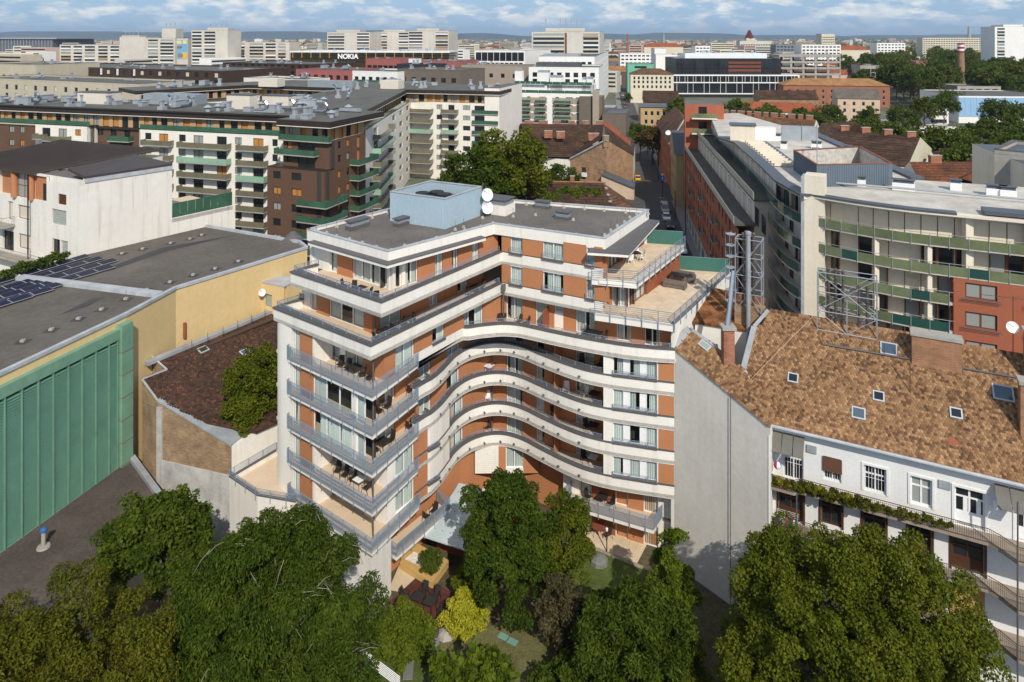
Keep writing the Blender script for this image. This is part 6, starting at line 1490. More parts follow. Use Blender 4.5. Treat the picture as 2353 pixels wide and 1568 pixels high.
# ------------------------------------------------------------------ middle distance and far city
beige=M('beige_render',albedo=(.48,.43,.33),var=.07,scale=.1,streak=.2);dbr=M('dark_brown_brick',albedo=(.055,.034,.026),var=.12,scale=.5);wht2=M('clean_white',albedo=(.78,.77,.745),var=.04,scale=.1,streak=.1)
pan=M('prefab_concrete',albedo=(.56,.53,.465),var=.09,scale=.08,fine=.06,streak=.3);pink=M('dusty_red_render',albedo=(.34,.115,.105),var=.08);greyb=M('grey_brown_brick',albedo=(.155,.125,.10),var=.12,scale=.6);taupe=M('taupe_render',albedo=(.36,.295,.235),var=.06)
FRt=lambda x0,y0,x1,y1:None
U2=(.91,-.415)
def frx(x0,x1,Y0,k='D',ratio=2.2):
    """wall line that starts at picture column x0, depth Y0, and runs on parallel to the street grid"""
    x0=px(k,x0,0)[0];x1=px(k,x1,0)[0];o=(gX(x0,Y0),Y0);u=(ratio,-1);l=math.hypot(*u);f=Fr(o,u=(u[0]/l,u[1]/l));e=f.at(x1);return Fr(o,f.pt(e))
def row_windows(root,fr,z,n,w,h,fm,gm,t=.03,marg=1.0):
    mb=MB()
    for c in lin_cols(marg,fr.len-marg,n):fr.bar(mb,c-w/2,c+w/2,-.02,t,z,z+h,gm);fr.bar(mb,c-w/2-.1,c-w/2,-.02,t+.06,z-.1,z+h+.1,fm);fr.bar(mb,c+w/2,c+w/2+.1,-.02,t+.06,z-.1,z+h+.1,fm)
    o=part('window_row',mb,root);o['kind']='stuff'
# beige block behind the brown and white one
b1,p1=block('beige_block','long beige apartment block behind the brown roofed one, far left','building',frx(-60,321,268),22,0,gz(187,252),beige,roofg,cols=16,rows=(22.6,19.4,16.2),w=1.7,h=1.8,nv=7,seed=31,shut=tanc)
b1,p1=block('beige_office','pale beige office with grey plant boxes, further behind at the left edge','building',frx(-60,82,330),30,0,gz(150,320),beige,roofg,cols=9,rows=(23,19.6,16.2,13),w=2.2,h=1.7,nv=5,seed=32)
b2,p2=block('dark_brown_block','very dark brown long apartment block with white pillars on the top floor','building',frx(78,512,350),40,0,gz(158,330),dbr,roofg,cols=22,rows=(24.6,21.2,17.8),w=2.2,h=2.0,nv=16,seed=33,shut=tanc)
f=frx(79,330,349.5);
for i in range(7):mb=MB();s=f.len*(i+.5)/7;f.bar(mb,s-.3,s+.3,.1,.7,24.2,27.2,wht2);part('pillar',mb,b2)
b3,p3=block('dark_brown_block','shorter dark brown block between the long dark one and the glass office','building',frx(512,716,372),36,0,gz(148,360),dbr,roofg,cols=13,rows=(26,22.6,19.2),w=2.2,h=2.0,nv=14,seed=34)
b4,p4=block('white_low_block','low white block with pipes on its roof in front of the dark brown one','building',frx(560,700,262),14,0,gz(183,258),whitew,roofg,cols=6,rows=(21,),w=2,h=2,nv=6,seed=35)
b5,p5=block('red_block','dusty red apartment block with grey roof boxes near the glass office','building',frx(680,808,312),24,0,gz(163,306),pink,roofg,cols=7,rows=(23.4,20),w=2.2,h=1.9,nv=6,seed=36,shut=tanc)
b6,p6=block('white_green_block','white and taupe block with green glass balconies left of the grey brick one','building',frx(807,914,300),22,0,gz(166,296),wht2,roofg,cols=6,rows=(23,19.8),w=2.0,h=2.1,nv=5,seed=37)
for z in (22.8,19.6):
    f=frx(807,914,299.6);
    for c in lin_cols(1,f.len-1,3):balcony(b6,f,c-2.4,c+2.4,z,gm=gg,dp=1.4)
b7,p7=block('grey_brick_block','grey brown brick block with glass terrace between two white ones','building',frx(913,1059,296),22,0,gz(164,286),greyb,roofg,cols=6,rows=(23.2,20,16.8),w=2.2,h=1.9,nv=7,seed=38)
f=frx(920,1006,292);balcony(b7,f,0,f.len,22.6,gm=glass('grey_glass',tint=(.2,.22,.23)),dp=1.6)
b8,p8=block('pink_office','pink and grey low office in front of the dark glass one','building',frx(840,920,395),20,0,gz(137,390),pink,roofg,cols=6,rows=(24,),w=3,h=2,nv=3,seed=39)
b9,p9=block('pink_office','flat pinkish red office right of the white lift tower','building',frx(956,1056,400),24,0,gz(142,395),pink,roofg,cols=8,rows=(22,),w=2.4,h=2,nv=6,seed=40)
mb0=block('lift_tower','slim white tower block between two pinkish offices','tower',frx(939,955,385),6,0,gz(137,384),wht2,roofg)
b10,_=block('black_box_building','black flat roofed box building in front of the pinkish office','building',frx(912,993,340),14,0,gz(150,336),M('black_cladding',albedo=(.03,.033,.038),var=.08),roofg,nv=4,seed=41)
# white stepped block with green balconies right of the fire wall
fS=frx(1182,1362,268,ratio=4.0);XS=lambda x:fS.at(px('S3',x,0)[0])
bs,ps=block('white_stepped_block','white and taupe stepped block with dark green glass balconies, centre','building',fS,26,0,gz(216,262),wht2,roofg,parapet=0)
rows=[16.9-3.0*i for i in range(6)]
for i,z in enumerate(rows):
    for a,b in ((50,135),(215,258),(390,480),(625,672),(775,870),(920,968)):
        s0,s1=XS(a),XS(b);put('window',win_mesh(s1-s0,2.3,'ws',fdark,gdark if (a+i)%3 else gpale,2),bs,fS,s0,.06,z)
    mb=MB();fS.bar(mb,XS(60),XS(600),-.1,.04,z-.3,z+2.0,taupe);part('taupe_panel',mb,bs);mb=MB();fS.bar(mb,XS(605),XS(970),-.1,.045,z-.3,z+2.0,taupe);part('taupe_panel',mb,bs)
    for a,b in ((35,262),(338,482),(610,848)):balcony(bs,fS,XS(a),XS(b),z,gm=gg,dp=1.5)
mb=MB();fS.bar(mb,XS(500),XS(575),0,.12,0,19,wht2);part('white_pier',mb,bs)
Z2=gz(216,262)
for i,(a,b,dz,inset) in enumerate(((0,1140,0,.2),(0,460,3.2,3.5),(430,1130,3.0,4.5))):
    n=6
    for j in range(n):mb=MB();s0,s1=XS(a),XS(b);w=(s1-s0)/n;fS.bar(mb,s0+w*j+.05,s0+w*(j+1)-.05,-inset-.06,-inset,Z2+dz,Z2+dz+1.1,gg);part('glass_pane',mb,bs)
    if dz:mb=MB();fS.bar(mb,XS(a),XS(b),-inset-12,-inset-1.5,Z2,Z2+dz,wht2);part('set_back_floor',mb,bs)
for a,b,h in ((310,480,7.5),(500,680,5.6),(970,1030,5),(1040,1130,5.2),(-20,80,8)):
    mb=MB();fS.bar(mb,XS(a),XS(b),-10,-6,Z2,Z2+h,wht2);fS.bar(mb,XS(a)+.2,XS(b)-.2,-9.8,-6.2,Z2+h,Z2+h+.9,galv);part('stair_head',mb,bs)
mb=MB();fS.bar(mb,XS(980),XS(1305),-6,2.5,0,gz(221,262),greyb);part('brick_end',mb,bs);mb=MB();fS.bar(mb,XS(1180),XS(1270),2.6,4.2,0,gz(205,262),taupe);part('brick_stack',mb,bs)
low2,_=block('grey_brick_annex','low grey brown brick annex with slate roof beside the street','building',frx(1384,1438,252,ratio=4),16,0,gz(262,252),greyb,slate,parapet=.3)
low3,_=block('slate_roof_shed','small shed with pale grey sheet roof by the street kerb','shed',frx(1385,1412,275,ratio=4),10,0,gz(247,275),greyb,galv,parapet=0)
# white offices on the street
fO=frx(1238,1366,372,ratio=6);bo,po_=block('white_grid_office','big white office with rows of small square windows beside the street','office',fO,150,0,gz(134,360),wht2,roofg,cols=9,rows=[26.4-3.9*i for i in range(6)],w=2.0,h=2.4,sidecols=14,back=(.19,1),nv=0,parapet=.6)
mb=MB();fO.bar(mb,2,fO.len-8,-14,-3,gz(134,360),gz(126,360),galv);part('plant_box',mb,bo)
fO2=frx(1215,1376,330,ratio=5);bo2,_=block('white_office_annex','white office annex with dark roof plant in front of the grid office','office',fO2,30,0,gz(157,326),wht2,roofg,cols=8,rows=(gz(178,326),gz(193,326),gz(208,326)),w=2.2,h=2.2,nv=0)
mb=MB();fO2.bar(mb,3,fO2.len-9,-12,-3,gz(156,326),gz(145,326),M('dark_plant',albedo=(.09,.095,.10),var=.2));part('plant_box',mb,bo2)
fV=frx(1091,1206,430,ratio=5);bv,_=block('white_slot_office','white office with tall dark vertical window slots','office',fV,40,0,gz(118,425),wht2,roofg,cols=8,rows=(gz(141,425),),w=3.6,h=5.4,nv=4,marg=.5,back=(.5,1))
row_windows(bv,fV,gz(150,425),10,2.0,1.4,fdark,gdark)
ss,_=block('taupe_terrace_house','taupe block with roof terrace in front of the white slot office','building',frx(1060,1200,350),16,0,gz(152,345),taupe,roofg,cols=5,rows=(22,),w=2,h=2,nv=5,seed=44)
# dark glass office with the sign
fN=frx(668,1032,462,ratio=9);fin=M('orange_fin',albedo=(.40,.20,.05),var=.08);nglass=glass('amber_glass',tint=(.05,.042,.02),refl=.3)
bn=thing('dark_glass_office','long dark glass office with orange fins and large white rooftop lettering','office',(gX(850,460),465,0))
zt=gz(121,458);mb=MB();fN.bar(mb,0,fN.len,-30,0,0,zt,nglass);part('glass_wall',mb,bn)
mb=MB();fN.bar(mb,-.5,fN.len+.5,-30,.5,zt,zt+.8,pvc);part('roof_edge',mb,bn)
for i in range(34):
    mb=MB();s=fN.len*(i+.5)/34;fN.bar(mb,s-.25,s+.25,0,.5,gz(134,458),zt,fin if i%2==0 else fdark);part('fin',mb,bn)
for z in (gz(134,458),gz(142,458),gz(127,458)):mb=MB();fN.bar(mb,0,fN.len,0,.35,z,z+.5,blackm);part('spandrel',mb,bn)
vents(bn,[fN.pt(0,-2),fN.pt(fN.len,-2),fN.pt(fN.len,-28),fN.pt(0,-28)],zt+.8,12,3)
def sign(txt,fr,s,z,size,t,parent,m):
    cu=bpy.data.curves.new('lettering','FONT');cu.body=txt;cu.size=size;cu.extrude=.12;cu.offset=.035*size;cu.materials.append(m)
    to=bpy.data.objects.new('tmp_text',cu);me=bpy.data.meshes.new_from_object(to);bpy.data.objects.remove(to)
    o=bpy.data.objects.new('lettering',me);q=fr.pt(s,t);o.location=(q[0],q[1],z);o.rotation_euler=(R(90),0,fr.ang);link(o,parent);return o
sgn=bpy.data.materials.new('white_lettering');sgn.use_nodes=True;sgn.node_tree.nodes['Principled BSDF'].inputs['Base Color'].default_value=(.85,.85,.85,1)  # plain white letters, no glow of their own
sign('NOKIA',fN,fN.at(777),gz(135,458),4.4,.8,bn,sgn);sign('<epam>',fN,fN.at(922),gz(141,450),3.0,1.0,bn,sgn)
# prefab towers
def tower(label,x0,x1,Y,ytop,ratio,depth,bays,wm=pan,group=None,pent=None,nfl=14,name='prefab_tower',dark=True):
    f=frx(x0,x1,Y,ratio=ratio);zt=gz(ytop,Y);r,p=block(name,label,'tower',f,depth,0,zt,wm,roofg,parapet=.8,back=(.25,1))
    rn=random.Random(x0)
    for i in range(nfl):
        z=zt-2.9-2.85*i
        if z<6:break
        for a,b,kind in bays:
            s0,s1=f.len*a,f.len*b
            if kind=='l':  # loggia: dark recess, parapet with coloured panels
                mb=MB();f.bar(mb,s0,s1,-.05,.02,z+1.0,z+2.5,rn.choice([gdark,gdark,gpale]));f.bar(mb,s0,s1,.0,.5,z-.1,z+.95,rn.choice([pan,pan,wht2,rcream,tan if rn.random()<.3 else pan]));part('loggia',mb,r)
            else:
                put('window',win_mesh(min(2.0,s1-s0),1.5,'pt',wht2,gdark,2),r,f,s0,.04,z+.8)
    if pent:mb=MB();f.bar(mb,f.len*pent[0],f.len*pent[1],-depth*.7,-2,zt,gz(pent[2],Y),wm);part('penthouse',mb,r)
    return r,f,zt
def masts(root,f,z,ss,h=6):
    for s in ss:mb=MB();p=f.p3(s,-4,z);mb.tube(p,(p[0],p[1],z+h),.18,galv,5);mb.box(p[0]-.35,p[0]+.35,p[1]-.3,p[1]+.3,z+h*.6,z+h*.9,conc);part('antenna_mast',mb,root)
r,f,z=tower('left one of three pale prefab towers behind the glass office',752,850,660,76,7,26,((.02,.4,'l'),(.45,.5,'w'),(.7,.98,'l')),pent=(.2,.75,69));masts(r,f,gz(69,660),(f.len*.3,f.len*.6),5)
r,f,z=tower('middle one of three pale prefab towers behind the glass office',858,948,680,75,7,26,((.02,.35,'l'),(.5,.55,'w'),(.65,.98,'l')),pent=(.25,.8,69));masts(r,f,gz(69,680),(f.len*.5,),6)
r,f,z=tower('right one of three pale prefab towers behind the glass office',938,1031,640,73,7,26,((.02,.35,'l'),(.45,.5,'w'),(.68,.98,'l')),pent=(.2,.75,66));masts(r,f,gz(66,640),(f.len*.3,f.len*.7),4)
r,f,z=tower('large prefab tower crowned with many antennas',1222,1378,465,76,7,26,((.02,.48,'l'),(.58,.62,'w'),(.76,.98,'l')),pent=(.2,.78,65));masts(r,f,gz(65,465),[f.len*q for q in (.2,.42,.5,.58,.66,.74)],7);mb=MB();f.bar(mb,f.len*.49,f.len*.52,0,.3,0,z,wood);part('dark_joint',mb,r)
r,f,z=tower('tallest prefab slab in the far left group, beside the mural',440,523,575,72,7,18,((.02,.28,'l'),(.36,.66,'l')),pent=(.4,.98,64));masts(r,f,gz(64,575),[f.len*q for q in (.45,.6,.75,.9)],3)
r,f,z=tower('prefab slab with high lift tower just left of the mural',335,402,585,90,7,18,((.08,.42,'l'),(.5,.95,'l')),pent=(.5,.98,66));masts(r,f,gz(66,585),[f.len*q for q in (.6,.75,.9)],5)
r,f,z=tower('long low prefab slab at the far left of the group',137,300,600,105,7,18,((.02,.16,'l'),(.2,.32,'l'),(.36,.5,'l'),(.55,.68,'l'),(.72,.84,'l')),nfl=5)
r,f,z=tower('blank prefab stair tower with aerials left of the mural slab',275,335,590,87,7,16,(),pent=(.02,.7,82));masts(r,f,gz(82,590),[f.len*q for q in (.1,.25,.4,.6)],5)
r,f,z=tower('low prefab slab right of the tallest far left slab',523,665,610,99,7,16,((.1,.28,'l'),(.36,.58,'l'),(.62,.78,'l'),(.82,.94,'l')),nfl=6)
fm_=frx(402,432,584,ratio=7);mur,_=block('mural_wall','end wall of a slab painted with a blue and yellow mural','wall',fm_,10,0,gz(90,584),pan,roofg)
mb=MB();fm_.bar(mb,.3,fm_.len-.3,0,.06,gz(136,584),gz(92,584),M('mural_blue',albedo=(.16,.36,.55),var=.1));o=part('mural',mb,mur)
for a,b,c,d,m in ((.55,.95,120,135,(.65,.42,.1)),(.6,.9,93,101,(.7,.6,.2)),(.1,.5,94,101,(.22,.14,.1)),(.15,.55,106,112,(.22,.14,.1)),(.2,.6,124,132,(.25,.18,.15))):
    mb=MB();fm_.bar(mb,fm_.len*a,fm_.len*b,.06,.09,gz(d,584),gz(c,584),M('mural_%d'%d,albedo=m,var=0,fine=0));q=bpy.data.objects.new('mural_patch',mb.data('mural_patch'));q.parent=o;COL.objects.link(q)
# stadium far left
stm=M('stadium_grey',albedo=(.10,.11,.13),var=.1);fst=frx(-60,122,1250,ratio=14);stad,_=block('stadium','dark grey stadium bowl on the horizon at the left','stadium',fst,110,0,gz(90,1250),stm,stm,parapet=1)
mb=MB();fst.bar(mb,-8,fst.len+8,-100,3,gz(90,1250),gz(87,1250),M('stadium_roof',albedo=(.3,.33,.36),var=.05));part('roof_ring',mb,stad)
for i in range(26):mb=MB();s=fst.len*(i+.5)/26;fst.bar(mb,s-.5,s+.5,0,1.2,4,gz(91,1250),galv);part('fin',mb,stad)
# ---- right hand side of the street
fg=frx(1546,1835,480,ratio=30);g1_,_=block('black_glass_office','black glass office standing on a white framed two storey base','office',frx(1553,1795,486,ratio=30),40,0,gz(136,486),blackm,galv,parapet=.4)
f=frx(1553,1795,486,ratio=30);zt=gz(136,486);zb=gz(171,486)
for i in range(4):
    for j in range(26):
        if 13<=j<21:continue
        w=f.len/26;h=(zt-zb)/4;put('window',win_mesh(w-.15,h-.3,'bg',blackm,gdark,1,fw=.12),g1_,f,w*j+.08,.05,zb+h*i+.15)
rb_=M('rust_red_panel',albedo=(.16,.05,.03),var=.1)
for i in range(3):mb=MB();h=(zt-zb)/4;f.bar(mb,f.len*.5,f.len*.81,0,.25,zb+h*(i+.75),zb+h*(i+1.35),rb_);part('red_spandrel',mb,g1_)
mb=MB();f.bar(mb,f.len*.09,f.len*.87,-20,-1,zt,gz(123,486),M('white_panel',albedo=(.72,.74,.76),var=.04,rough=.4));part('roof_screen',mb,g1_)
zc=gz(173,478);mb=MB();fg.bar(mb,0,fg.len,-20,-.6,0,zc-.6,gdark);part('base_glass',mb,g1_)
for y in (174,190.5,216):mb=MB();fg.bar(mb,-.6,fg.len+.6,-8,.3,gz(y,478)-.35,gz(y,478)+.35,pvc);part('white_beam',mb,g1_)
for s in (0,fg.len):mb=MB();fg.bar(mb,s-.5,s+.5,-8,.31,gz(191,478),zc,pvc);part('white_end',mb,g1_)
for i in range(46):
    s=fg.len*(i+.5)/46
    if i%3:mb=MB();fg.bar(mb,s-.1,s+.1,-.5,.1,gz(216,478)+.4 if i%2 else gz(190,478)+.4,zc-.4,pvc);part('mullion',mb,g1_)
vents(g1_,[f.pt(15,-4),f.pt(60,-4),f.pt(60,-18),f.pt(15,-18)],gz(123,486),8,5)
# concrete skeleton
fc=frx(1790,1932,520,ratio=12);sk=thing('concrete_skeleton','unfinished bare concrete frame with empty floors right of the glass office','building',(gX(1860,530),540,0))
for i in range(7):
    z=gz(127,515)-4.6*i
    if z<0:break
    mb=MB();fc.bar(mb,0,fc.len,-26,0,z-1.5,z,conc);part('floor_slab',mb,sk)
for i in range(6):
    for t in (-.6,-25):
        mb=MB();s=fc.len*i/5;fc.bar(mb,max(0,s-.8),min(fc.len,s+.8),t-.6,t+.3,0,gz(127,515)-1.5,conc);part('column',mb,sk)
for i in range(16):mb=MB();s=fc.len*(i+.5)/16;mb.tube(fc.p3(s,-3-(i%3)*6,gz(127,515)),fc.p3(s,-3-(i%3)*6,gz(118,515)),.22,conc,4);part('starter_column',mb,sk)
# houses on the right
def house(name,label,x0,x1,Y,ratio,depth,z1,rh,wm,rm,cols,rows,hip=True,cat='house',sc_=3,**kw):
    return block(name,label,cat,frx(x0,x1,Y,ratio=ratio),depth,0,z1,wm,rm,cols=cols,rows=rows,roof=('hip' if hip else 'gable',rh),w=1.3,h=1.9,fm=pvc,sidecols=sc_,**kw)[0]
brk=M('red_brick_far',albedo=(.30,.125,.075),var=.1,scale=.4)
house('brick_tenement','long red brick tenement with ochre hipped roof right of the concrete frame',1800,2045,420,6,16,12.8,4.0,brk,tl4,12,(1.4,4.8,8.4))
house('peach_house','peach gabled house with grey roof in front of the brick tenement',1925,2022,345,4,14,11.5,4.5,peach,tile_mat('grey_tile',[(80,76,70),(104,98,90),(128,120,110)]),4,(1.2,4.6,8.0),hip=False)
house('white_long_house','long white house with red tiled roof behind the tree row',1660,1900,325,3.5,11,7.6,4.0,whitew,tl3,12,(.9,4.2))
house('yellow_brick_house','ochre brick house with grey flat roof beside the street crossing',1472,1566,295,8,16,12.2,.8,ochre,slate,6,(1.2,5,8.6))
house('dark_roof_house','dark roofed low house behind the ochre brick one',1480,1560,340,6,20,10,5,brick_o,tl1,0,(),hip=False)
house('cream_block','cream tenement with brown roof and tiny windows left of the glass office',1449,1548,440,9,14,gz(171,440) ,3.5,creamw,tl2,9,(gz(183,440),gz(192,440),gz(203,440)))
block('mint_building','mint green flat roofed building beside the far street','building',frx(1442,1502,520,ratio=9),24,0,gz(149,520),M('mint_render',albedo=(.16,.42,.30),var=.05),roofg,cols=1,rows=(gz(157,520),),w=9,h=1.6)
block('white_windowless_block','tall white windowless block left of the black glass office','building',frx(1507,1556,560,ratio=14),24,0,gz(127,560),wht2,roofg,cols=0)
block('white_tall_block','slim white block behind the windowless one','building',frx(1504,1530,640,ratio=14),24,0,gz(113,640),wht2,roofg,cols=0)
block('brown_gable_house','dark brown roofed old factory house in front of the glass office base','house',frx(1745,1880,385,ratio=9),14,0,7.5,brick_o,tl1,roof=('gable',4.5))
lr=thing('chimney_row_house','long brown tiled roof with a row of brick chimneys behind the orange house','house',(80,225,0))
fa=Fr((gX(1580,235),235),(gX(1862,212),212));mb=MB();n_in=(-fa.n[0],-fa.n[1])
e0,e1=fa.p3(0,0,11),fa.p3(fa.len,0,11);q0,q1=fa.p3(0,-8,16),fa.p3(fa.len,-8,16);mb.face([e0,e1,q1,q0],tl2);mb.face([q0,q1,fa.p3(fa.len,-16,11),fa.p3(0,-16,11)],tl2);mb.face([e1,fa.p3(fa.len,-16,11),q1],whitew);part('roof',mb,lr)
mb=MB();fa.bar(mb,.3,fa.len-.3,-15.5,-.4,0,11,whitew);part('wall',mb,lr)
for i in range(14):chim(lr,fa.pt(2+i*(fa.len-4)/13,-8.2),15.6,1.6,2.0 if i%2 else 1.3,1.0,fa.ang)
mb=MB();mb.path([e0,q0],.3,zinc,4);part('verge',mb,lr)
# tiled roofs behind the curved building
def ridge_roof(name,label,pts,rm,wm,z0,group=None,chims=0):
    """roof given by four picture points on its eave and ridge, with the house below it"""
    (xa,ya),(xb,yb),(xc,yc),(xd,yd)=pts;ze,zr=z0
    a,b=gp(xa,ya,ze),gp(xb,yb,ze);c,d=gp(xc,yc,zr),gp(xd,yd,zr);r=thing(name,label,'house',(*a,0),group)
    bk=lambda p,q:(2*p[0]-q[0],2*p[1]-q[1])
    a2,b2=bk(d,a),bk(c,b);mb=MB();mb.face([(*a,ze),(*b,ze),(*c,zr),(*d,zr)],rm);mb.face([(*d,zr),(*c,zr),(*b2,ze),(*a2,ze)],rm);mb.face([(*b,ze),(*b2,ze),(*c,zr)],wm);mb.face([(*a2,ze),(*a,ze),(*d,zr)],wm);part('roof',mb,r)
    mb=MB();mb.prism([a,b,b2,a2],0,ze-.05,wm,wm);part('wall',mb,r)
    for i in range(chims):t=(i+.6)/chims;chim(r,(d[0]+(c[0]-d[0])*t,d[1]+(c[1]-d[1])*t),zr-.3,1.5,2.2,.9)
    return r
tl5=tile_shade('mixed_red_tile',[(48,34,28),(74,52,42),(96,62,46),(112,70,48),(186,118,74)]);tl5b=tile_mat('mixed_red_tile_far',[(60,42,34),(88,60,46),(112,70,50),(160,96,62)])
ridge_roof('spotted_roof_house','low house with spotted red brown tiles behind the curved building, right',((2060,405),(2300,440),(2285,372),(2090,372)),tl5b,whitew,(13,17.5),chims=2)
ridge_roof('dark_roof_house','dark brown tiled roof with chimney row and cream fire wall behind the curved building',((1905,372),(2085,385),(2115,316),(1912,297)),tl1,creamw,(12,17),chims=4)
ridge_roof('red_slope_house','brown gabled roof with one red strip among the trees, right',((1865,310),(2010,322),(1968,280),(1890,283)),tl1,brick_y,(11,16))
ridge_roof('small_tiled_house','small tiled house beside the dark shrubs, far right',((2115,392),(2235,372),(2200,335),(2140,350)),tl1,whitew,(9,13))
block('grey_tower_block','grey stepped stair tower at the right edge behind the curved building','building',Fr((gX(2285,96),96),(gX(2400,92),92)),12,0,gz(352,96),conc,slate,cols=2,rows=(20.5,),w=1.6,h=1.4)
# blue glass hall at the right edge
fb_=frx(2203,2420,338,ratio=9);bh,_=block('blue_glass_hall','light blue panelled hall with white frames at the right edge','hall',fb_,40,0,gz(222,338),wht2,roofg,parapet=.3)
for i in range(16):
    w=fb_.len/16;mb=MB();fb_.bar(mb,w*i+.12,w*(i+1)-.12,.02,.2,gz(268,338),gz(224,338),M('blue_panel',albedo=(.27,.45,.66),var=.06,rough=.25,spec=.5));part('blue_panel',mb,bh)
block('white_low_shed','long low white shed in front of the blue hall','shed',frx(2020,2200,300,ratio=9),8,0,3.2,whitew,roofg,cols=8,rows=(1.4,),w=2,h=1)
block('brick_workshop','small grey brick workshop among the trees left of the blue hall','house',frx(2200,2300,400,ratio=9),20,0,gz(200,400),conc,roofg,cols=5,rows=(gz(212,400),gz(224,400)),w=3,h=2,fm=pvc)
block('grey_workshop','grey old workshop with tall windows beside the concrete frame','house',frx(1977,2025,560,ratio=9),20,0,gz(152,560),conc,roofg,cols=4,rows=(gz(166,560),gz(175,560)),w=3,h=2.6)
block('brick_chapel','small pink brick building with a round arch window among the trees','house',frx(2105,2162,520,ratio=6),20,0,gz(143,520),M('pink_brick',albedo=(.36,.19,.13),var=.1),roofg,cols=1,rows=(gz(160,520),),w=4,h=4)
block('red_white_kiosk','white gate house with red frames beside the parking yard','house',frx(2135,2180,330,ratio=9),8,0,8,wht2,roofg,cols=4,rows=(1,4.6),w=2,h=1.8,fm=M('red_frame',albedo=(.3,.02,.03),var=0,fine=0))
# banded chimney
cx_,cy_=gX(2208,500),500;ck=thing('factory_chimney','round brick factory chimney with red and white bands at the top','chimney',(cx_,cy_,0))
mb=MB();mb.lathe((cx_,cy_,0),[(3.2,0),(2.1,gz(122,500))],M('chimney_brick',albedo=(.27,.17,.10),var=.15,scale=.4),16);part('shaft',mb,ck)
zz=gz(122,500);dzz=(gz(103,500)-zz)/4
for i,m in enumerate((M('signal_red',albedo=(.32,.03,.05),var=.05),pvc,M('signal_red'),pvc)):mb=MB();mb.lathe((cx_,cy_,zz+dzz*i),[(2.12,0),(2.12,dzz)],m,16);part('band',mb,ck)
mb=MB();mb.lathe((cx_,cy_,zz+dzz*4),[(2.2,0),(2.2,1.2)],M('signal_red'),16);part('band',mb,ck)
r,f,z=tower('white high-rise with slotted balconies at the right edge',2286,2400,610,64,9,30,((.05,.2,'l'),(.3,.33,'w'),(.42,.45,'w'),(.6,.75,'l'),(.8,.95,'l')),wm=wht2,nfl=14,name='white_high_rise',pent=(.2,.6,57))
for x,y0,y1,Y,rr,lb in ((1442,78,106,1500,3.0,'tall brown factory chimney standing alone above the roofs, centre'),(2227,61,88,2000,5.0,'slim pale power station chimney on the horizon, right'),(1525,79,90,2400,4.0,'thin dark chimney on the horizon beside the spire')):
    t=thing('far_chimney',lb,'chimney',(gX(x,Y),Y,0));mb=MB();mb.lathe((gX(x,Y),Y,0),[(rr,0),(rr*.7,gz(y0,Y))],brk if Y<1900 else conc,10);part('shaft',mb,t)
t=thing('water_tower','mill tower with dark red steep roof on the horizon','tower',(gX(1725,1300),1300,0));mb=MB();X_,Y_=gX(1725,1300),1300;mb.box(X_-8,X_+8,Y_,Y_+14,0,gz(88,1300),creamw);part('wall',mb,t);mb=MB();mb.lathe((X_,Y_+7,gz(88,1300)),[(9,0),(5,8),(2,15)],M('dark_red_roof',albedo=(.1,.02,.02),var=.1),8);part('roof',mb,t)
block('far_slab','beige panel slab in front of the mill tower','building',frx(1700,1772,1050,ratio=20),20,0,gz(107,1050)+8,pan,roofg,cols=12,rows=[3+3.2*i for i in range(9)],w=2.6,h=1.6)
block('far_hotel','cream nine storey block standing above the far roofs, right of centre','building',frx(1888,1918,1150,ratio=20),24,0,gz(79,1150),creamw,roofg,cols=7,rows=[4+4*i for i in range(10)],w=2.2,h=1.6)
for x0,x1,Y,yt,lb,m in ((1842,1932,760,104,'long white office with ribbon windows behind the concrete frame',wht2),(1783,1842,800,104,'grey blue office joined to the long white one',M('grey_blue',albedo=(.2,.22,.25),var=.05)),(1598,1632,780,107,'white gridded block beyond the windowless one',wht2),(1425,1504,700,124,'white panel block with blue windows at the end of the street',wht2),(2015,2080,900,100,'white terraced office among the distant trees',wht2),(2120,2255,1150,88,'long low white hospital building beyond the park',creamw)):
    f=frx(x0,x1,Y,ratio=20);r,_=block('far_office',lb,'office',f,20,0,gz(yt,Y),m,roofg)
    z=gz(yt,Y)-2.8
    while z>4:row_windows(r,f,z,max(3,int(f.len/4)),2.8,1.5,m,gdark,marg=.5);z-=3.6
for x0,x1,Y,yt,lb,rm in ((1915,2000,880,111,'ochre tenement row with red roofs at the edge of the park',tl3),(2020,2095,900,116,'yellow tenement with red roof at the edge of the park',tl3),(1480,1570,900,104,'cream house with red mansard beyond the mint building',tl3)):
    house('far_tenement',lb,x0,x1,Y,20,16,gz(yt+4,Y),5,creamw,rm,10,(2,6,10))
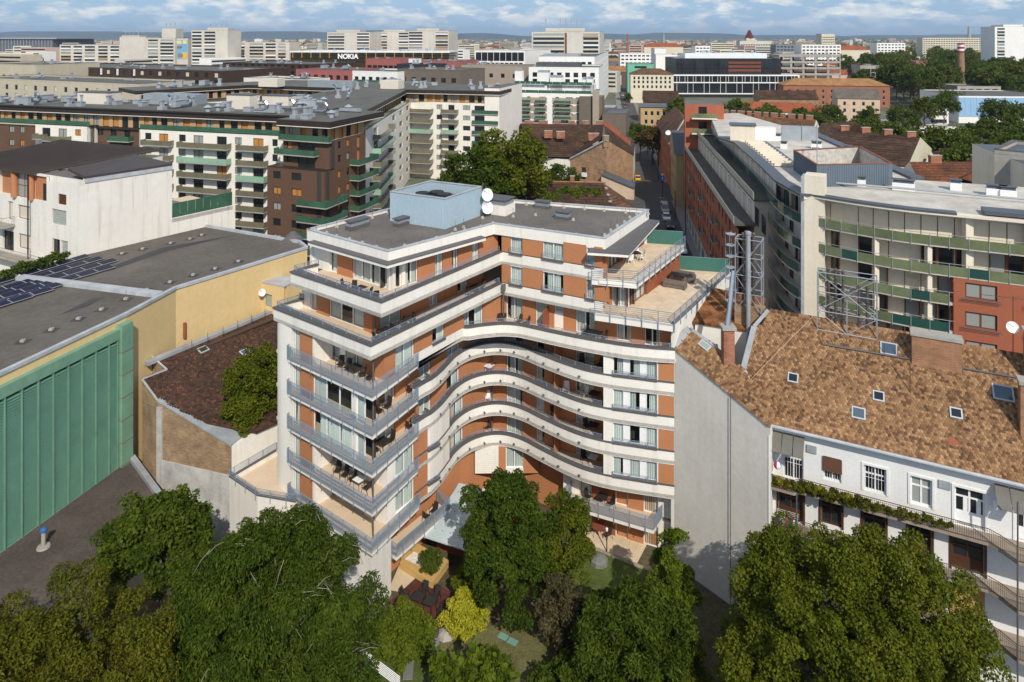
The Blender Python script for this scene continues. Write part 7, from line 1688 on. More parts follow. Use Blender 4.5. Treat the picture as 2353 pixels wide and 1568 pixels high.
# the mass of the far city: small blocks and roofs nobody could count
def far_city():
    r=np.random.default_rng(3);mbs=MB();mc=[pan,creamw,wht2,beige,M('far_pink',albedo=(.55,.40,.34),var=.05),conc,M('far_red',albedo=(.24,.10,.07),var=.1),M('far_brown',albedo=(.15,.1,.075),var=.1),conc]
    for i in range(2600):
        Y=float(r.choice([r.uniform(520,1000),r.uniform(900,2200),r.uniform(2000,6500)]));x=float(r.uniform(-80,2430));X_=gX(x,Y)
        yb=HY+F*H/Y
        if x>1930 and Y<1900 and r.random()<.93:continue
        if x>1550 and Y<560:continue
        if abs(x-1420-(Y-500)*.004)<26*500/Y+6 and Y<1300:continue
        big=r.random()<.12;h=float(r.uniform(6,13) if not big else r.uniform(14,32));w=float(r.uniform(14,46));d=float(r.uniform(10,16));m=mc[int(r.integers(0,len(mc)))] if not big else mc[int(r.integers(0,5))]
        a=float(r.choice([-.42,-.42,.3,1.2]));f=Fr((X_,Y),u=(math.cos(a),math.sin(a)))
        f.bar(mbs,0,w,-d,0,0,h,m,skip=(0,))
        if not big and r.random()<.75:
            rm=[tl1,tl2,tl3,tl4,roofg][int(r.integers(0,5))];p=[f.p3(-.4,.4,h),f.p3(w+.4,.4,h),f.p3(w+.4,-d-.4,h),f.p3(-.4,-d-.4,h)];q0,q1=f.p3(1,-d/2,h+d*.3),f.p3(w-1,-d/2,h+d*.3)
            mbs.face([p[0],p[1],q1,q0],rm);mbs.face([p[2],p[3],q0,q1],rm);mbs.face([p[1],p[2],q1],rm);mbs.face([p[3],p[0],q0],rm)
        elif Y<2500:
            z=h-2.6
            while z>1:f.bar(mbs,1,w-1,-.1,.12,z,z+1.3,gdark,skip=(0,1,4));z-=3.1
    o=part('distant_city',mbs);tag(o,'mass of small far houses and roofs spreading to the horizon','city',kind='stuff')
far_city()
# hills on the horizon
def hills():
    hm=M('far_hill',albedo=(.035,.055,.06),var=.3,scale=.002)
    V=[];Fq=[];n=90;r=random.Random(4)
    for i in range(n+1):
        x=-9000+18000*i/n;h=40+60*(0.5+.5*math.sin(i*.21+1))+28*math.sin(i*.63)+50*math.exp(-((x+4500)/2600)**2)-(35 if x>3000 else 0)
        V+=[(x,11800,0),(x,12000,max(46,h*.82+22)),(x,14500,max(50,h*.9+30))]
    for i in range(n):
        for j in range(2):Fq.append((i*3+j,(i+1)*3+j,(i+1)*3+j+1,i*3+j+1))
    me=bpy.data.meshes.new('hills');me.from_pydata(V,[],Fq);me.materials.append(hm);me.update();tag(part('hills',me),kind='structure')
hills()
# ------------------------------------------------------------------ trees
bark=M('bark',albedo=(.10,.08,.06),var=.25,scale=2,bump=.4);barkg=M('pale_bark',albedo=(.24,.21,.17),var=.2,scale=2)
lf_dark=leaf_mat('leaf_dark',[(0.022,0.042,0.005),(0.052,0.083,0.008),(0.109,0.141,0.016)]);lf_mid=leaf_mat('leaf_mid',[(0.034,0.051,0.005),(0.084,0.108,0.008),(0.164,0.168,0.016)])
lf_olive=leaf_mat('leaf_olive',[(0.039,0.050,0.006),(0.091,0.101,0.009),(0.164,0.152,0.016)]);lf_yel=leaf_mat('leaf_yellow',[(.16,.19,.014),(.36,.37,.022),(.52,.48,.05)])
lf_plum=leaf_mat('leaf_plum',[(.034,.034,.018),(.066,.060,.026),(.11,.09,.04)]);lf_bright=leaf_mat('leaf_bright',[(0.035,0.062,0.006),(0.088,0.128,0.010),(0.168,0.192,0.018)])
lf_far=leaf_mat('leaf_far',[(.032,.056,.009),(.074,.108,.014),(.142,.16,.024)]);lf_rust=leaf_mat('leaf_rusty',[(0.050,0.042,0.014),(0.101,0.070,0.020),(0.160,0.100,0.031)])
def rdir(n,r,up=.0):
    v=r.normal(size=(n,3));v[:,2]+=up;return v/np.linalg.norm(v,axis=1)[:,None]
def crown(name,clumps,n,size,mat,r,long=1.0,droop=0.0,fluff=.35,sub=7):
    """leaves spread through clumps: clumps = (k, 4) centre and radius; every leaf is a small folded blade"""
    C=np.asarray(clumps,float);
    sc_=[]  # each clump carries smaller sprays on its surface
    for c in C:
        d=rdir(sub,r,.35);k=r.uniform(.62,1.0,sub)[:,None];sc_.append(np.hstack([c[:3]+d*c[3]*k*np.array([1,1,.85]),(c[3]*r.uniform(.30,.52,sub))[:,None]]))
    S=np.vstack(sc_);w=S[:,3]**2;idx=r.choice(len(S),n,p=w/w.sum());d=rdir(n,r,.25)
    rad=S[idx,3]*(r.uniform(.35,1.0,n)**fluff);p=S[idx,:3]+d*rad[:,None]
    nrm=d*.55+rdir(n,r,.5)*.7;nrm /= np.linalg.norm(nrm,axis=1)[:,None]
    t=rdir(n,r,-droop*3);t-=nrm*(t*nrm).sum(1)[:,None];t /= np.maximum(1e-6,np.linalg.norm(t,axis=1))[:,None];b=np.cross(nrm,t)
    L=(size*r.uniform(.65,1.35,n))[:,None];Wd=L*.36/long;L=L*long
    V=np.stack([p,p+t*L*.5-b*Wd+nrm*L*.10,p+t*L,p+t*L*.5+b*Wd+nrm*L*.10],1).reshape(-1,3)
    return npmesh(name,V,np.arange(4*n).reshape(-1,4),mat)
def ell_clumps(c,rad,n,r,cr,low=-.35,inner=.25):
    out=[]
    while len(out)<n:
        d=r.normal(size=3);d /= np.linalg.norm(d)
        if d[2]<low:continue
        k=r.uniform(.72,1.0) if r.random()>inner else r.uniform(.2,.65)
        out.append([c[0]+d[0]*rad[0]*k,c[1]+d[1]*rad[1]*k,c[2]+d[2]*rad[2]*k,cr*r.uniform(.75,1.3)])
    return np.array(out)
def limbs(mb,base,h,clumps,r,m,r0=.3,n=10,twig=0,tw=None):
    top=Vector(base)+Vector((r.normal()*.3,r.normal()*.3,h));p=Vector(base);k=4
    for i in range(k):
        q=Vector(base).lerp(top,(i+1)/k)+Vector((r.normal()*.12,r.normal()*.12,0));mb.tube(p,q,r0*(1-.14*i),m,8,r2=r0*(1-.14*(i+1)),cap=False);p=q
    for i in r.permutation(len(clumps))[:n]:
        c=Vector([float(x) for x in clumps[i][:3]]);s=Vector(base).lerp(top,float(r.uniform(.55,1.0)));mid=s.lerp(c,.5)+Vector((0,0,float(r.uniform(.1,.9))))
        mb.tube(s,mid,r0*.42,m,6,r2=r0*.25,cap=False);mb.tube(mid,c,r0*.25,m,5,r2=r0*.07,cap=False)
        for j in range(twig):
            d=Vector([float(x) for x in rdir(1,r,.6)[0]]);R_=float(clumps[i][3]);e=c+d*R_*.95;v=(d.orthogonal()+Vector([float(x) for x in rdir(1,r)[0]])*.8).normalized();q=e+v*R_*.35+Vector((0,0,-.05));w=q+v*R_*.3+Vector((0,0,-.3))
            tw.tube(e,q,.022,m,4,r2=.016,cap=False);tw.tube(q,w,.016,m,4,r2=.006,cap=False)
def tree(name,label,c,rad,n,size,mat,seed,ncl=48,cr=None,base_z=-3.0,cat='tree',low=-.35,trunk_r=.3,trunk=bark,long=1.0,droop=0.0,group=None,twig=0,fluff=.35,limbsn=12,sub=7):
    r=np.random.default_rng(seed);cr=cr or max(rad)*.27;cl=ell_clumps(c,[max(.25,q-cr*.62) for q in rad],ncl,r,cr,low)
    t=thing(name,label,cat,(c[0],c[1],base_z),group)
    mb=MB();tw=MB();limbs(mb,(c[0],c[1],base_z),max(.5,c[2]-base_z),cl,r,trunk,trunk_r,limbsn,twig,tw);part('trunk',mb,t)
    if twig:part('twigs',tw,t,kind='stuff')
    o=part('crown',crown('crown',cl,n,size,mat,r,long,droop,fluff,sub),t);return t
tree('maple_tree','largest broad round green tree in front of the white tenement galleries',(20.9,43.2,3.4),(8.7,7.0,8.5),210000,.165,lf_mid,1,ncl=110,cr=1.45,trunk_r=.4)
tree('young_maple','tall slender green tree between porch roof and curved hotel front',(-.3,53.4,2.0),(3.9,3.4,7.0),70000,.18,lf_dark,2,ncl=46,cr=1.1)
tree('side_maple','shorter green tree leaning on the hotel front right of the slender one',(4.0,55.2,1.2),(2.9,2.3,4.6),36000,.18,lf_mid,23,ncl=30,cr=1.0)
tree('ivy_column','narrow yellowish green leafy column beside the patio and grey fire wall',(11.5,50.6,1.2),(2.5,2.1,5.6),34000,.16,lf_bright,3,ncl=30,cr=.85,low=-.9)
tree('bushy_tree','feathery bushy dark green tree in front of the lawn, right of centre',(8.3,46.2,.3),(4.6,3.6,4.6),60000,.19,lf_dark,4,ncl=48,cr=1.2,low=-.6,long=1.5)
tree('weeping_tree','wide drooping green tree with bare grey twigs before the hotel corner',(-14.9,43.4,4.4),(7.2,6.0,7.6),170000,.175,lf_dark,5,ncl=84,cr=1.5,long=1.4,droop=.8,twig=6,trunk=barkg,limbsn=34)
tree('linden_tree','dense dark green tree in front of the stained grey wall',(-26.4,51.5,4.4),(4.3,3.6,4.0),36000,.24,lf_dark,6,ncl=38,cr=1.2)
tree('honey_locust','large olive green feathery tree in the bottom left corner',(-26.0,39.6,5.2),(7.8,5.6,5.6),140000,.15,lf_olive,7,ncl=76,cr=1.4,long=1.3,twig=4,limbsn=24)
tree('yard_tree','bright green tree squeezed between brown roof and hotel wall',(-24.2,66.0,7.2),(3.8,3.0,5.6),30000,.22,lf_mid,8,ncl=30,cr=1.15,base_z=-3)
tree('ivy_mound','mass of ivy climbing along the foot of the grey wall',(-22.3,51.5,1.2),(3.4,2.6,4.2),28000,.2,lf_mid,10,ncl=34,cr=1.1,low=-.8,cat='ivy')
tree('plane_tree','loose yellowish plane tree with large leaves at the bottom edge',(-2.3,44.6,.2),(3.2,2.2,2.2),5200,.36,lf_bright,11,ncl=22,cr=.9,twig=4,fluff=.9,trunk_r=.12)
tree('rose_bush','flowering green shrub beside the dark red deck',(-8.1,50.4,-1.6),(2.6,2.0,1.8),20000,.18,lf_bright,12,ncl=26,cr=.8,low=-.7,cat='shrub',trunk_r=.1)
tree('golden_shrub','bright yellow clipped shrub beside the deck',(-3.5,52.4,-1.6),(1.7,1.5,1.7),18000,.12,lf_yel,13,ncl=30,cr=.6,low=-.9,cat='shrub',trunk_r=.08)
tree('plum_shrub','brownish purple leafed shrub between the green trees',(4.0,50.4,.0),(2.2,1.6,2.8),13000,.2,lf_plum,14,ncl=22,cr=.8,low=-.7,cat='shrub',trunk_r=.1)
tree('dark_shrub','dark green shrub at the foot of the slender tree',(-2.9,55.0,-1.4),(1.8,1.4,1.8),12000,.2,lf_mid,15,ncl=18,cr=.7,low=-.8,cat='shrub',trunk_r=.1)
tree('ball_topiary','small round clipped topiary tree in the white pebble bed',(-6.75,57.4,-1.2),(1.0,1.0,1.0),12000,.09,lf_dark,16,ncl=40,cr=.3,base_z=-2.4,low=-.95,trunk_r=.08,cat='topiary')
tree('low_bush','olive bush below the feathery tree near the path',(11.6,46.0,-.6),(2.2,2.0,2.8),16000,.2,lf_olive,17,ncl=22,cr=.9,low=-.8,cat='shrub',trunk_r=.1)
tree('undergrowth','dark green undergrowth filling the shade under the feathery tree',(4.5,46.0,-1.6),(3.4,2.6,2.0),20000,.2,lf_dark,21,ncl=24,cr=.9,low=-.8,cat='shrub',trunk_r=.08)
tree('shade_bush','low leafy bush in the shade between slender tree and fire wall',(7.0,51.5,-1.4),(2.6,1.6,2.0),15000,.2,lf_mid,22,ncl=20,cr=.8,low=-.8,cat='shrub',trunk_r=.08)
tree('bottom_bush','dark shrub at the bottom edge between weeping and corner trees',(-20.6,39.6,-.4),(2.4,2.0,2.6),15000,.22,lf_mid,19,ncl=22,cr=.9,low=-.8,cat='shrub',trunk_r=.1)
# trees behind the hotel and further off: a few kinds, copied
def proto(seed,mat,n=3600,size=.62,rx=4.6,rz=4.4,th=6.0,ncl=30):
    r=np.random.default_rng(seed);cl=ell_clumps((0,0,th+rz*.6),(rx,rx,rz),ncl,r,rx*.30,-.55);mb=MB();limbs(mb,(0,0,0),th,cl,r,bark,.28,7)
    return mb.data('trunk'),crown('crown',cl,n,size,mat,r,fluff=.4)
PR=[proto(51,lf_far),proto(52,lf_far,rx=4.0,rz=5.2),proto(53,lf_mid,rx=5.0,rz=4.0),proto(54,lf_olive),proto(55,lf_far,rx=5.4,rz=4.8,n=4200),proto(56,lf_rust)]
PRN=[proto(61,lf_mid,n=17000,size=.36,ncl=44),proto(62,lf_dark,n=17000,size=.36,ncl=44),proto(63,lf_olive,n=14000,size=.34,ncl=40)]
tr=random.Random(9)
def far_tree(x,Y,k,s,label,group,z=0.0,name='broadleaf_tree',lib=None,X=None):
    a,b=(lib or PR)[k];X_=gX(x,Y) if X is None else X
    t=thing(name,label,'tree',(X_,Y,z),group,rz=tr.uniform(0,6.28),world=False);t.scale=(s,s,s*tr.uniform(.85,1.12))
    for n_,me in (('trunk',a),('crown',b)):o=bpy.data.objects.new(n_,me);o.parent=t;COL.objects.link(o)
    return t
for x,Y,k,s,lb in ((1098,138,1,1.55,'big dark green tree above the blue roof box, nearest the white wing'),(1165,141,0,1.6,'big rounded green tree left of the tiled house, behind the hotel roof'),(985,126,0,.95,'small green tree just left of the blue roof box'),(1040,130,2,1.1,'olive green tree behind the blue roof box'),
                       (1225,150,2,1.05,'yellowish tree in the yard below the brown tiled roof'),(1290,156,1,1.0,'dark green tree in front of the brick gable'),(880,112,1,.8,'small tree at the foot of the brown tower'),(1310,160,2,.8,'small olive tree right beside the brick gable')):
    far_tree(x,Y,k,s,lb,'trees in the courtyards behind the hotel',lib=PRN)
for i,(x,Y,k,s) in enumerate(((1500,232,5,.95),(1470,238,0,.8),(1512,226,5,.9),(1452,270,0,.6),(1443,420,1,.6))):
    far_tree(x,Y,k,s,['rusty brown street tree at the corner of the orange house','green street tree on the far side of the crossing','brown leafed tree behind the orange house roof','small round street tree half way down the street','slim tree far down the street'][i],'street trees')
GR='green trees between the old roofs right of the street'
ORD='first second third fourth fifth sixth seventh eighth ninth tenth eleventh twelfth thirteenth fourteenth fifteenth sixteenth seventeenth eighteenth nineteenth twentieth twenty-first twenty-second twenty-third'.split()
for i in range(20):
    x=1560+i*17.5+tr.uniform(-8,8);far_tree(x,tr.uniform(262,300),tr.choice([0,1,4,0,2,5]),tr.uniform(.75,1.15),'%s leafy tree from the street in the row between the tiled roofs'%ORD[i],GR)
GY='trees in the yards on the right'
for i,(x,Y,s) in enumerate(sorted(((1900,225,1.0),(1960,232,1.1),(2010,240,1.0),(2055,222,1.1),(2095,232,1.0),(2140,205,1.1),(2185,190,1.2),(2235,170,1.15),(2290,160,1.2),(2330,178,1.3),(2215,215,1.1),(2265,235,1.2),(2320,240,1.2),(2350,215,1.3),(1935,262,.9),(2000,290,.9),(2075,290,1.0),(2125,300,1.1),(2170,318,1.1),(2190,345,1.2),(1990,300,.8),(2300,270,1.2),(2345,290,1.2)))):
    far_tree(x,Y,tr.choice([0,1,2,4,4]),s,'%s full green tree from the left in the yards below the blue hall'%ORD[i],GY)
GP='trees of the park belt on the right'
n_=0
while n_<150:
    Y=tr.choice([tr.uniform(400,700),tr.uniform(600,1300),tr.uniform(420,560)]);x=tr.uniform(1930,2400)
    if x<2040 and Y<560 and tr.random()<.8:continue
    if 2186<x<2230 and Y<500:continue
    if 2270<x<2360 and 560<Y<660:continue
    far_tree(x,Y,tr.choice([0,1,2,4,4,0]),tr.uniform(1.35,2.0),'broad green tree in the dense park belt before the horizon',GP);n_+=1
GF='scattered trees in the far city'
n_=0
while n_<70:
    Y=tr.uniform(520,2200);x=tr.uniform(-40,1950)
    far_tree(x,Y,tr.choice([0,1,4]),tr.uniform(.9,1.4),'small dark tree among the far roofs below the horizon',GF);n_+=1
def far_woods():
    r=np.random.default_rng(7);cl=[]
    for i in range(1500):
        Y=float(r.choice([r.uniform(900,2200),r.uniform(1600,7000),r.uniform(1300,3000)]));x=float(r.uniform(-80,2430)) if r.random()<.45 else float(r.uniform(1900,2430));cl.append([gX(x,Y),Y,5+Y*.0008,float(r.uniform(5,9))*(1+Y/5000)])
    cl=np.array(cl);me=crown('far_woods',cl,60000,3.2,lf_far,r,sub=4);me2=me;o=bpy.data.objects.new('far_woods',me);COL.objects.link(o);tag(o,'dark far woods and tree belts below the horizon','woods',kind='stuff')
far_woods()
# ivy on the hall's back edge
cl=np.array([[*gp(x,y,16.3,'L6'),16.4+tr.uniform(0,.5),.6] for x,y in [(20+i*22,545-i*6.5) for i in range(20)]])
ih=thing('ivy_hedge','yellow green creeper along the far edge of the felt roof','creeper',(-55,75,16));part('foliage',crown('foliage',cl,5000,.22,ivy,np.random.default_rng(3)),ih)
gv=thing('roof_creeper','bright green weeds growing on the blackened roof behind the hotel','weeds',(5,135,6));cl=np.array([[gX(1250+i*14,128),128+tr.uniform(-1,1),13.0+tr.uniform(-.5,.6),1.0] for i in range(10)]);part('foliage',crown('foliage',cl,3000,.3,lf_bright,np.random.default_rng(4)),gv)
# ------------------------------------------------------------------ garden
lawn_m=M('lawn',albedo=(.075,.105,.022),var=.3,scale=.5,fine=.3,bump=.3);dry=M('dry_lawn',albedo=(.12,.115,.045),var=.35,scale=.6,fine=.3,bump=.3)
GZ=-2.95
def sheet(name,pts,z,m,k='B2',label=None,kind='structure',th=None):
    P=[gp(x,y,z,k) for x,y in pts];mb=MB();mb.face([(*p,z) for p in P],m) if not th else mb.prism(P,z-th,z,m);return tag(part(name,mb),kind=kind)
sheet('lawn',[(1490,270),(2010,425),(2030,560),(1700,640),(1350,560),(1340,330)],GZ+.03,lawn_m)
sheet('lawn',[(700,905),(900,850),(1110,765),(1300,800),(1480,930),(1520,1200),(1200,1300),(850,1300),(500,1250),(300,1000),(500,960)],GZ+.03,dry)
sheet('lawn',[(250,1040),(500,990),(640,1000),(640,1250),(300,1250)],GZ+.05,lawn_m)
pat=M('patio_slab',albedo=(.62,.50,.35),var=.08,scale=.8,rnd=.06)
patio=thing('patio','cream paved patio under the lower right balcony','patio',(10,58,-3));FPt=Fr(gp(1540,235,GZ,'B2'),gp(2000,420,GZ,'B2'));
mbp=MB();mbp.box(.01,.69,.01,.69,0,.06,pat);pme=mbp.data('paving_slab')
for i in range(int(FPt.len/.7)):
    for j in range(6):put('paving_slab',pme,patio,FPt,i*.7,-.7*(j+1)+.0-0,GZ+.02) if False else put('paving_slab',pme,patio,FPt,i*.7,-.7*j,GZ+.02)
mb=MB();FPt.bar(mb,-.1,FPt.len,.0,.35,GZ,GZ+.07,M('pebble_edge',albedo=(.3,.26,.2),var=.4,scale=6));part('pebble_edge',mb,patio)
# dark red deck of single planks
dk0=[gp(585,475,GZ+.1,'B2'),gp(825,590,GZ+.1,'B2'),gp(735,818,GZ+.1,'B2'),gp(405,640,GZ+.1,'B2')]
deck=thing('garden_deck','dark red wooden deck in the garden','deck',(*dk0[0],GZ));plank=M('red_plank',albedo=(.10,.035,.028),var=.15,scale=1.5,fine=.15,rnd=.2,rough=.6)
n=30
for i in range(n):
    a,b=i/n+.003,(i+1)/n-.003;L_=lambda p,q,t:(p[0]+(q[0]-p[0])*t,p[1]+(q[1]-p[1])*t)
    q=[L_(dk0[0],dk0[3],a),L_(dk0[1],dk0[2],a),L_(dk0[1],dk0[2],b),L_(dk0[0],dk0[3],b)];mb=MB();mb.hexa([(*p,GZ) for p in q[::-1]]+[(*p,GZ+.1) for p in q[::-1]],plank);part('plank',mb,deck)
# pebble bed with yellow kerb
pb=thing('pebble_bed','white pebble bed inside an ochre kerb beside the topiary','bed',(-7.5,57,-2));ZB=-2.4
P=[gp(x,y,ZB,'B2') for x,y in ((490,375),(560,320),(745,400),(690,470))]
mb=MB();mb.prism(P,GZ,ZB-.03,M('white_pebble',albedo=(.72,.70,.66),var=.25,scale=5,fine=.2),None);part('pebbles',mb,pb)
mb=MB();okr=M('ochre_kerb',albedo=(.55,.36,.13),var=.08);mb.ribbon([P[0],P[1],P[2],P[3],P[0]],-.45,.05,GZ,ZB+.06,okr);part('kerb',mb,pb)
mb=MB();mb.prism([gp(x,y,GZ+.04,'B2') for x,y in ((470,400),(690,520),(620,600),(400,560))],GZ-.1,GZ+.05,pat);tag(part('garden_path',mb),kind='structure')
# boulders by the lawn
for i,(x,y) in enumerate(((760,850),(800,830))):
    q=gp(x,y,GZ,'B2');mb=MB();mb.lathe((*q,GZ),[(.7,0),(.6,.25),(.25,.45)],conc,7);tag(part('boulder',mb),['pale angular rock at the corner of the deck','second pale rock touching the golden shrub'][i],'rock')
tq=M('turquoise_mat',albedo=(.15,.30,.245),var=.1)
for i,(x,y) in enumerate(((1118,865),(1178,898))):
    q=gp(x,y,GZ,'B2');f=Fr(q,u=(.85,-.5));mb=MB();f.bar(mb,-.4,.35,-.28,.22,GZ+.04,GZ+.09,tq);tag(part('lawn_mat',mb),['turquoise mat on the dry lawn, the one further from the bottom edge','turquoise mat on the dry lawn, the one nearer the bottom edge'][i],'mat')
# loungers
lgm=M('grey_sling',albedo=(.17,.165,.16),var=.08)
def lounger(c,ang,label):
    t=thing('sun_lounger',label,'lounger',(*c,GZ+.05),'sun loungers on the lawn',rz=ang,world=False)
    def sub(nm,bx,m):
        mb=MB();mb.box(*bx,m);o=bpy.data.objects.new(nm,mb.data(nm));o.parent=t;COL.objects.link(o);return o
    sub('bed',(-.35,.35,-1.0,.35,.3,.36,0)[:6],lgm);b=sub('backrest',(-.35,.35,0,.75,0,.06),lgm);b.location=(0,.36,.3);b.rotation_euler[0]=R(18)
    for x in (-.33,.29):
        for y in (-.9,.3):sub('leg',(x,x+.04,y,y+.04,0,.3),coping)
lounger(gp(685,1000,GZ,'B2'),R(4),'grey sun lounger on the lawn nearer the rocks');lounger(gp(525,1080,GZ,'B2'),R(4),'grey sun lounger on the lawn nearer the bottom railing')
cv=thing('covered_furniture','grey tarpaulin covered garden furniture on the lawn','cover',(*gp(1720,395,GZ,'B2'),GZ));q=gp(1720,395,GZ,'B2');mb=MB();mb.lathe((*q,GZ),[(.8,0),(.75,.35),(.5,.6),(.15,.7)],M('grey_tarp',albedo=(.16,.17,.15),var=.2,scale=3),9);part('tarpaulin',mb,cv)
pl=thing('garden_lamp','short black lamp post at the edge of the patio','lamp',(*gp(1768,330,GZ,'B2'),GZ));q=gp(1768,330,GZ,'B2');mb=MB();mb.tube((*q,GZ),(*q,GZ+1.9),.05,blackm,8);part('post',mb,pl);mb=MB();mb.lathe((*q,GZ+1.9),[(.1,0),(.12,.2),(.03,.3)],pvc,8);part('lamp_head',mb,pl)
mb=MB();fr_=thing('stair_railing','white slatted stair railing at the bottom edge','railing',(*gp(330,1090,GZ,'B2'),GZ));a_,b_=gp(235,1020,GZ,'B2'),gp(470,1200,GZ,'B2')
for i in range(7):mb.tube((*a_,GZ+.2+i*.13),(*b_,GZ+.2+i*.13),.035,pvc,4)
part('rails',mb,fr_)

# ------------------------------------------------------------------ furniture
mesh_d=M('dark_mesh_fabric',albedo=(.03,.027,.025),var=.1,rough=.6);mesh_b=M('brown_mesh_fabric',albedo=(.07,.045,.032),var=.1,rough=.6);whm=M('white_furniture',albedo=(.76,.75,.72),var=.03,rough=.5);wick=M('grey_wicker',albedo=(.16,.135,.115),var=.15,scale=5)
def obj_part(t,nm,mb):o=bpy.data.objects.new(nm,mb.data(nm));o.parent=t;COL.objects.link(o);return o
def make_chair(fm,sm,label):
    t=thing('garden_chair',label,'chair',(0,0,0),'garden chairs',world=False)
    mb=MB();mb.box(-.25,.25,-.24,.24,.40,.43,sm);obj_part(t,'seat',mb)
    mb=MB();mb.hexa([(-.25,.22,.43),(.25,.22,.43),(.25,.25,.43),(-.25,.25,.43),(-.23,.36,1.0),(.23,.36,1.0),(.23,.385,1.0),(-.23,.385,1.0)],sm);obj_part(t,'backrest',mb)
    for sx_ in (-1,1):
        mb=MB();mb.tube((sx_*.27,-.24,.42),(sx_*.29,-.33,0),.022,fm,6);obj_part(t,'leg',mb)
        mb=MB();mb.tube((sx_*.27,.24,.42),(sx_*.28,.36,0),.022,fm,6);obj_part(t,'leg',mb)
        mb=MB();mb.path([(sx_*.27,-.24,.42),(sx_*.29,-.27,.64),(sx_*.29,.0,.66),(sx_*.26,.31,.72)],.02,fm,6);obj_part(t,'armrest',mb)
    return t
def make_table(tm,lm,label,w=.9,d=.9,rnd=False):
    t=thing('garden_table',label,'table',(0,0,0),'garden tables',world=False)
    mb=MB()
    if rnd:mb.lathe((0,0,.70),[(w*.5,0),(w*.5,.04)],tm,20)
    else:mb.box(-w/2,w/2,-d/2,d/2,.70,.735,tm)
    obj_part(t,'table_top',mb)
    for x in (-1,1):
        for y in (-1,1):mb=MB();mb.tube((x*w*.36,y*d*.36,.7),(x*w*.40,y*d*.40,0),.02,lm,6);obj_part(t,'leg',mb)
    return t
chD=make_chair(blackm,mesh_d,'x');chB=make_chair(irons,mesh_b,'x');chW=make_chair(whm,whm,'x');tbD=make_table(mesh_d,blackm,'x');tbW=make_table(pvc,blackm,'x',.8,.8);tbR=make_table(M('red_wood',albedo=(.22,.06,.035),var=.1),irons,'x',1.15,1.15,True);tbB=make_table(blackm,blackm,'x',1.6,.95)
USED=set()
def place(pr,pos,z,ang,label):
    o=pr if pr.name not in USED else copy_tree(pr)
    USED.add(pr.name) if pr.name not in USED else None
    USED.add(o.name);o.location=(pos[0],pos[1],z+.02);o.rotation_euler[2]=ang;o['label']=label;return o
def set_at(k,x,y,z,items,label,sh=(0,0)):
    """a table group: items = (prototype, dx, dy, angle); labels name each piece's place in the group"""
    c=gp(x,y,z,k);c=(c[0]+sh[0],c[1]+sh[1])
    for pr,dx,dy,an,w in items:place(pr,(c[0]+dx,c[1]+dy),z,an,label%w)
a0=FA.ang;Lg=lambda s:(FA.u[0]*s,FA.u[1]*s);In=lambda t:(-FA.n[0]*t,-FA.n[1]*t);BL=lambda s:(uR[0]*s,uR[1]*s)
def grp(base,kinds,label,ang,gap=.85):
    """chairs and a table in a line along a wall direction"""
    u=(math.cos(ang),math.sin(ang));n_=len(kinds);names=['first','second','third','fourth','fifth'];j=0
    for i,(pr,turn) in enumerate(kinds):
        p=(base[0]+u[0]*gap*(i-(n_-1)/2),base[1]+u[1]*gap*(i-(n_-1)/2));tb='table' in pr.name
        lab=('table %s'%label) if tb else ('%s chair %s'%(names[j],label))
        if not tb:j+=1
        place(pr,p,base[2],turn,lab)
ZZ=fl(7);A7=[A(5.0,2.6),A(3.4,2.5)]
grp((*A(4.2,2.6),ZZ),[(chD,a0+2),(chD,a0+.4),(tbD,a0),(chD,a0-1.3),(chD,a0-2.2)],'in the dark set on the top left terrace corner',a0,.95)
grp((*B(4.0,1.4),fl(6)),[(chD,FB.ang+1.4),(tbD,FB.ang),(chD,FB.ang+1.6),(chD,FB.ang-1.4),(chD,FB.ang-1.6)],'on the second terrace from the top, along the left wing',FB.ang,1.0)
grp((*B(15.0,1.5),fl(6)),[(chB,FB.ang+1.4),(tbD,FB.ang),(chB,FB.ang-1.6)],'on the second terrace from the top, near the inner corner',FB.ang,.9)
grp((*A(3.4,1.3),fl(5)),[(chD,a0+.4),(chD,a0+.2),(tbD,a0),(chD,a0-.6),(chD,a0-1.4)],'on the uppermost corner balcony below the two terraces',a0,.9)
grp((*B(6.8,1.35),fl(4)),[(chD,FB.ang+1.5),(tbD,FB.ang),(chD,FB.ang-1.5)],'on the fourth floor walkway where the bands begin to curve',FB.ang,.85)
grp((*B(2.6,1.3),fl(4)),[(chD,FB.ang+1.5),(chD,FB.ang-1.5)],'on the fourth floor corner balcony',FB.ang,.9)
grp((*B(2.6,1.3),fl(3)),[(chD,FB.ang+1.5),(tbD,FB.ang),(chD,FB.ang-1.5)],'on the third floor corner balcony',FB.ang,.85)
grp((*B(6.6,1.3),fl(3)),[(chD,FB.ang+1.5),(tbD,FB.ang),(chD,FB.ang-1.5)],'on the third floor walkway where the bands begin to curve',FB.ang,.85)
grp((*A(3.6,1.2),fl(2)),[(chD,a0+.5),(chD,a0+.2),(chD,a0-.3),(tbW,a0),(chD,a0-1.5)],'on the lowest corner balcony with the white table',a0,.9)
grp((*B(8.3,1.3),0),[(chD,FB.ang+1.5),(chD,FB.ang-1.5)],'on the lower left balcony above the porch',FB.ang,.9)
c5=lambda x:FW5.at(px('c2',x,0)[0])
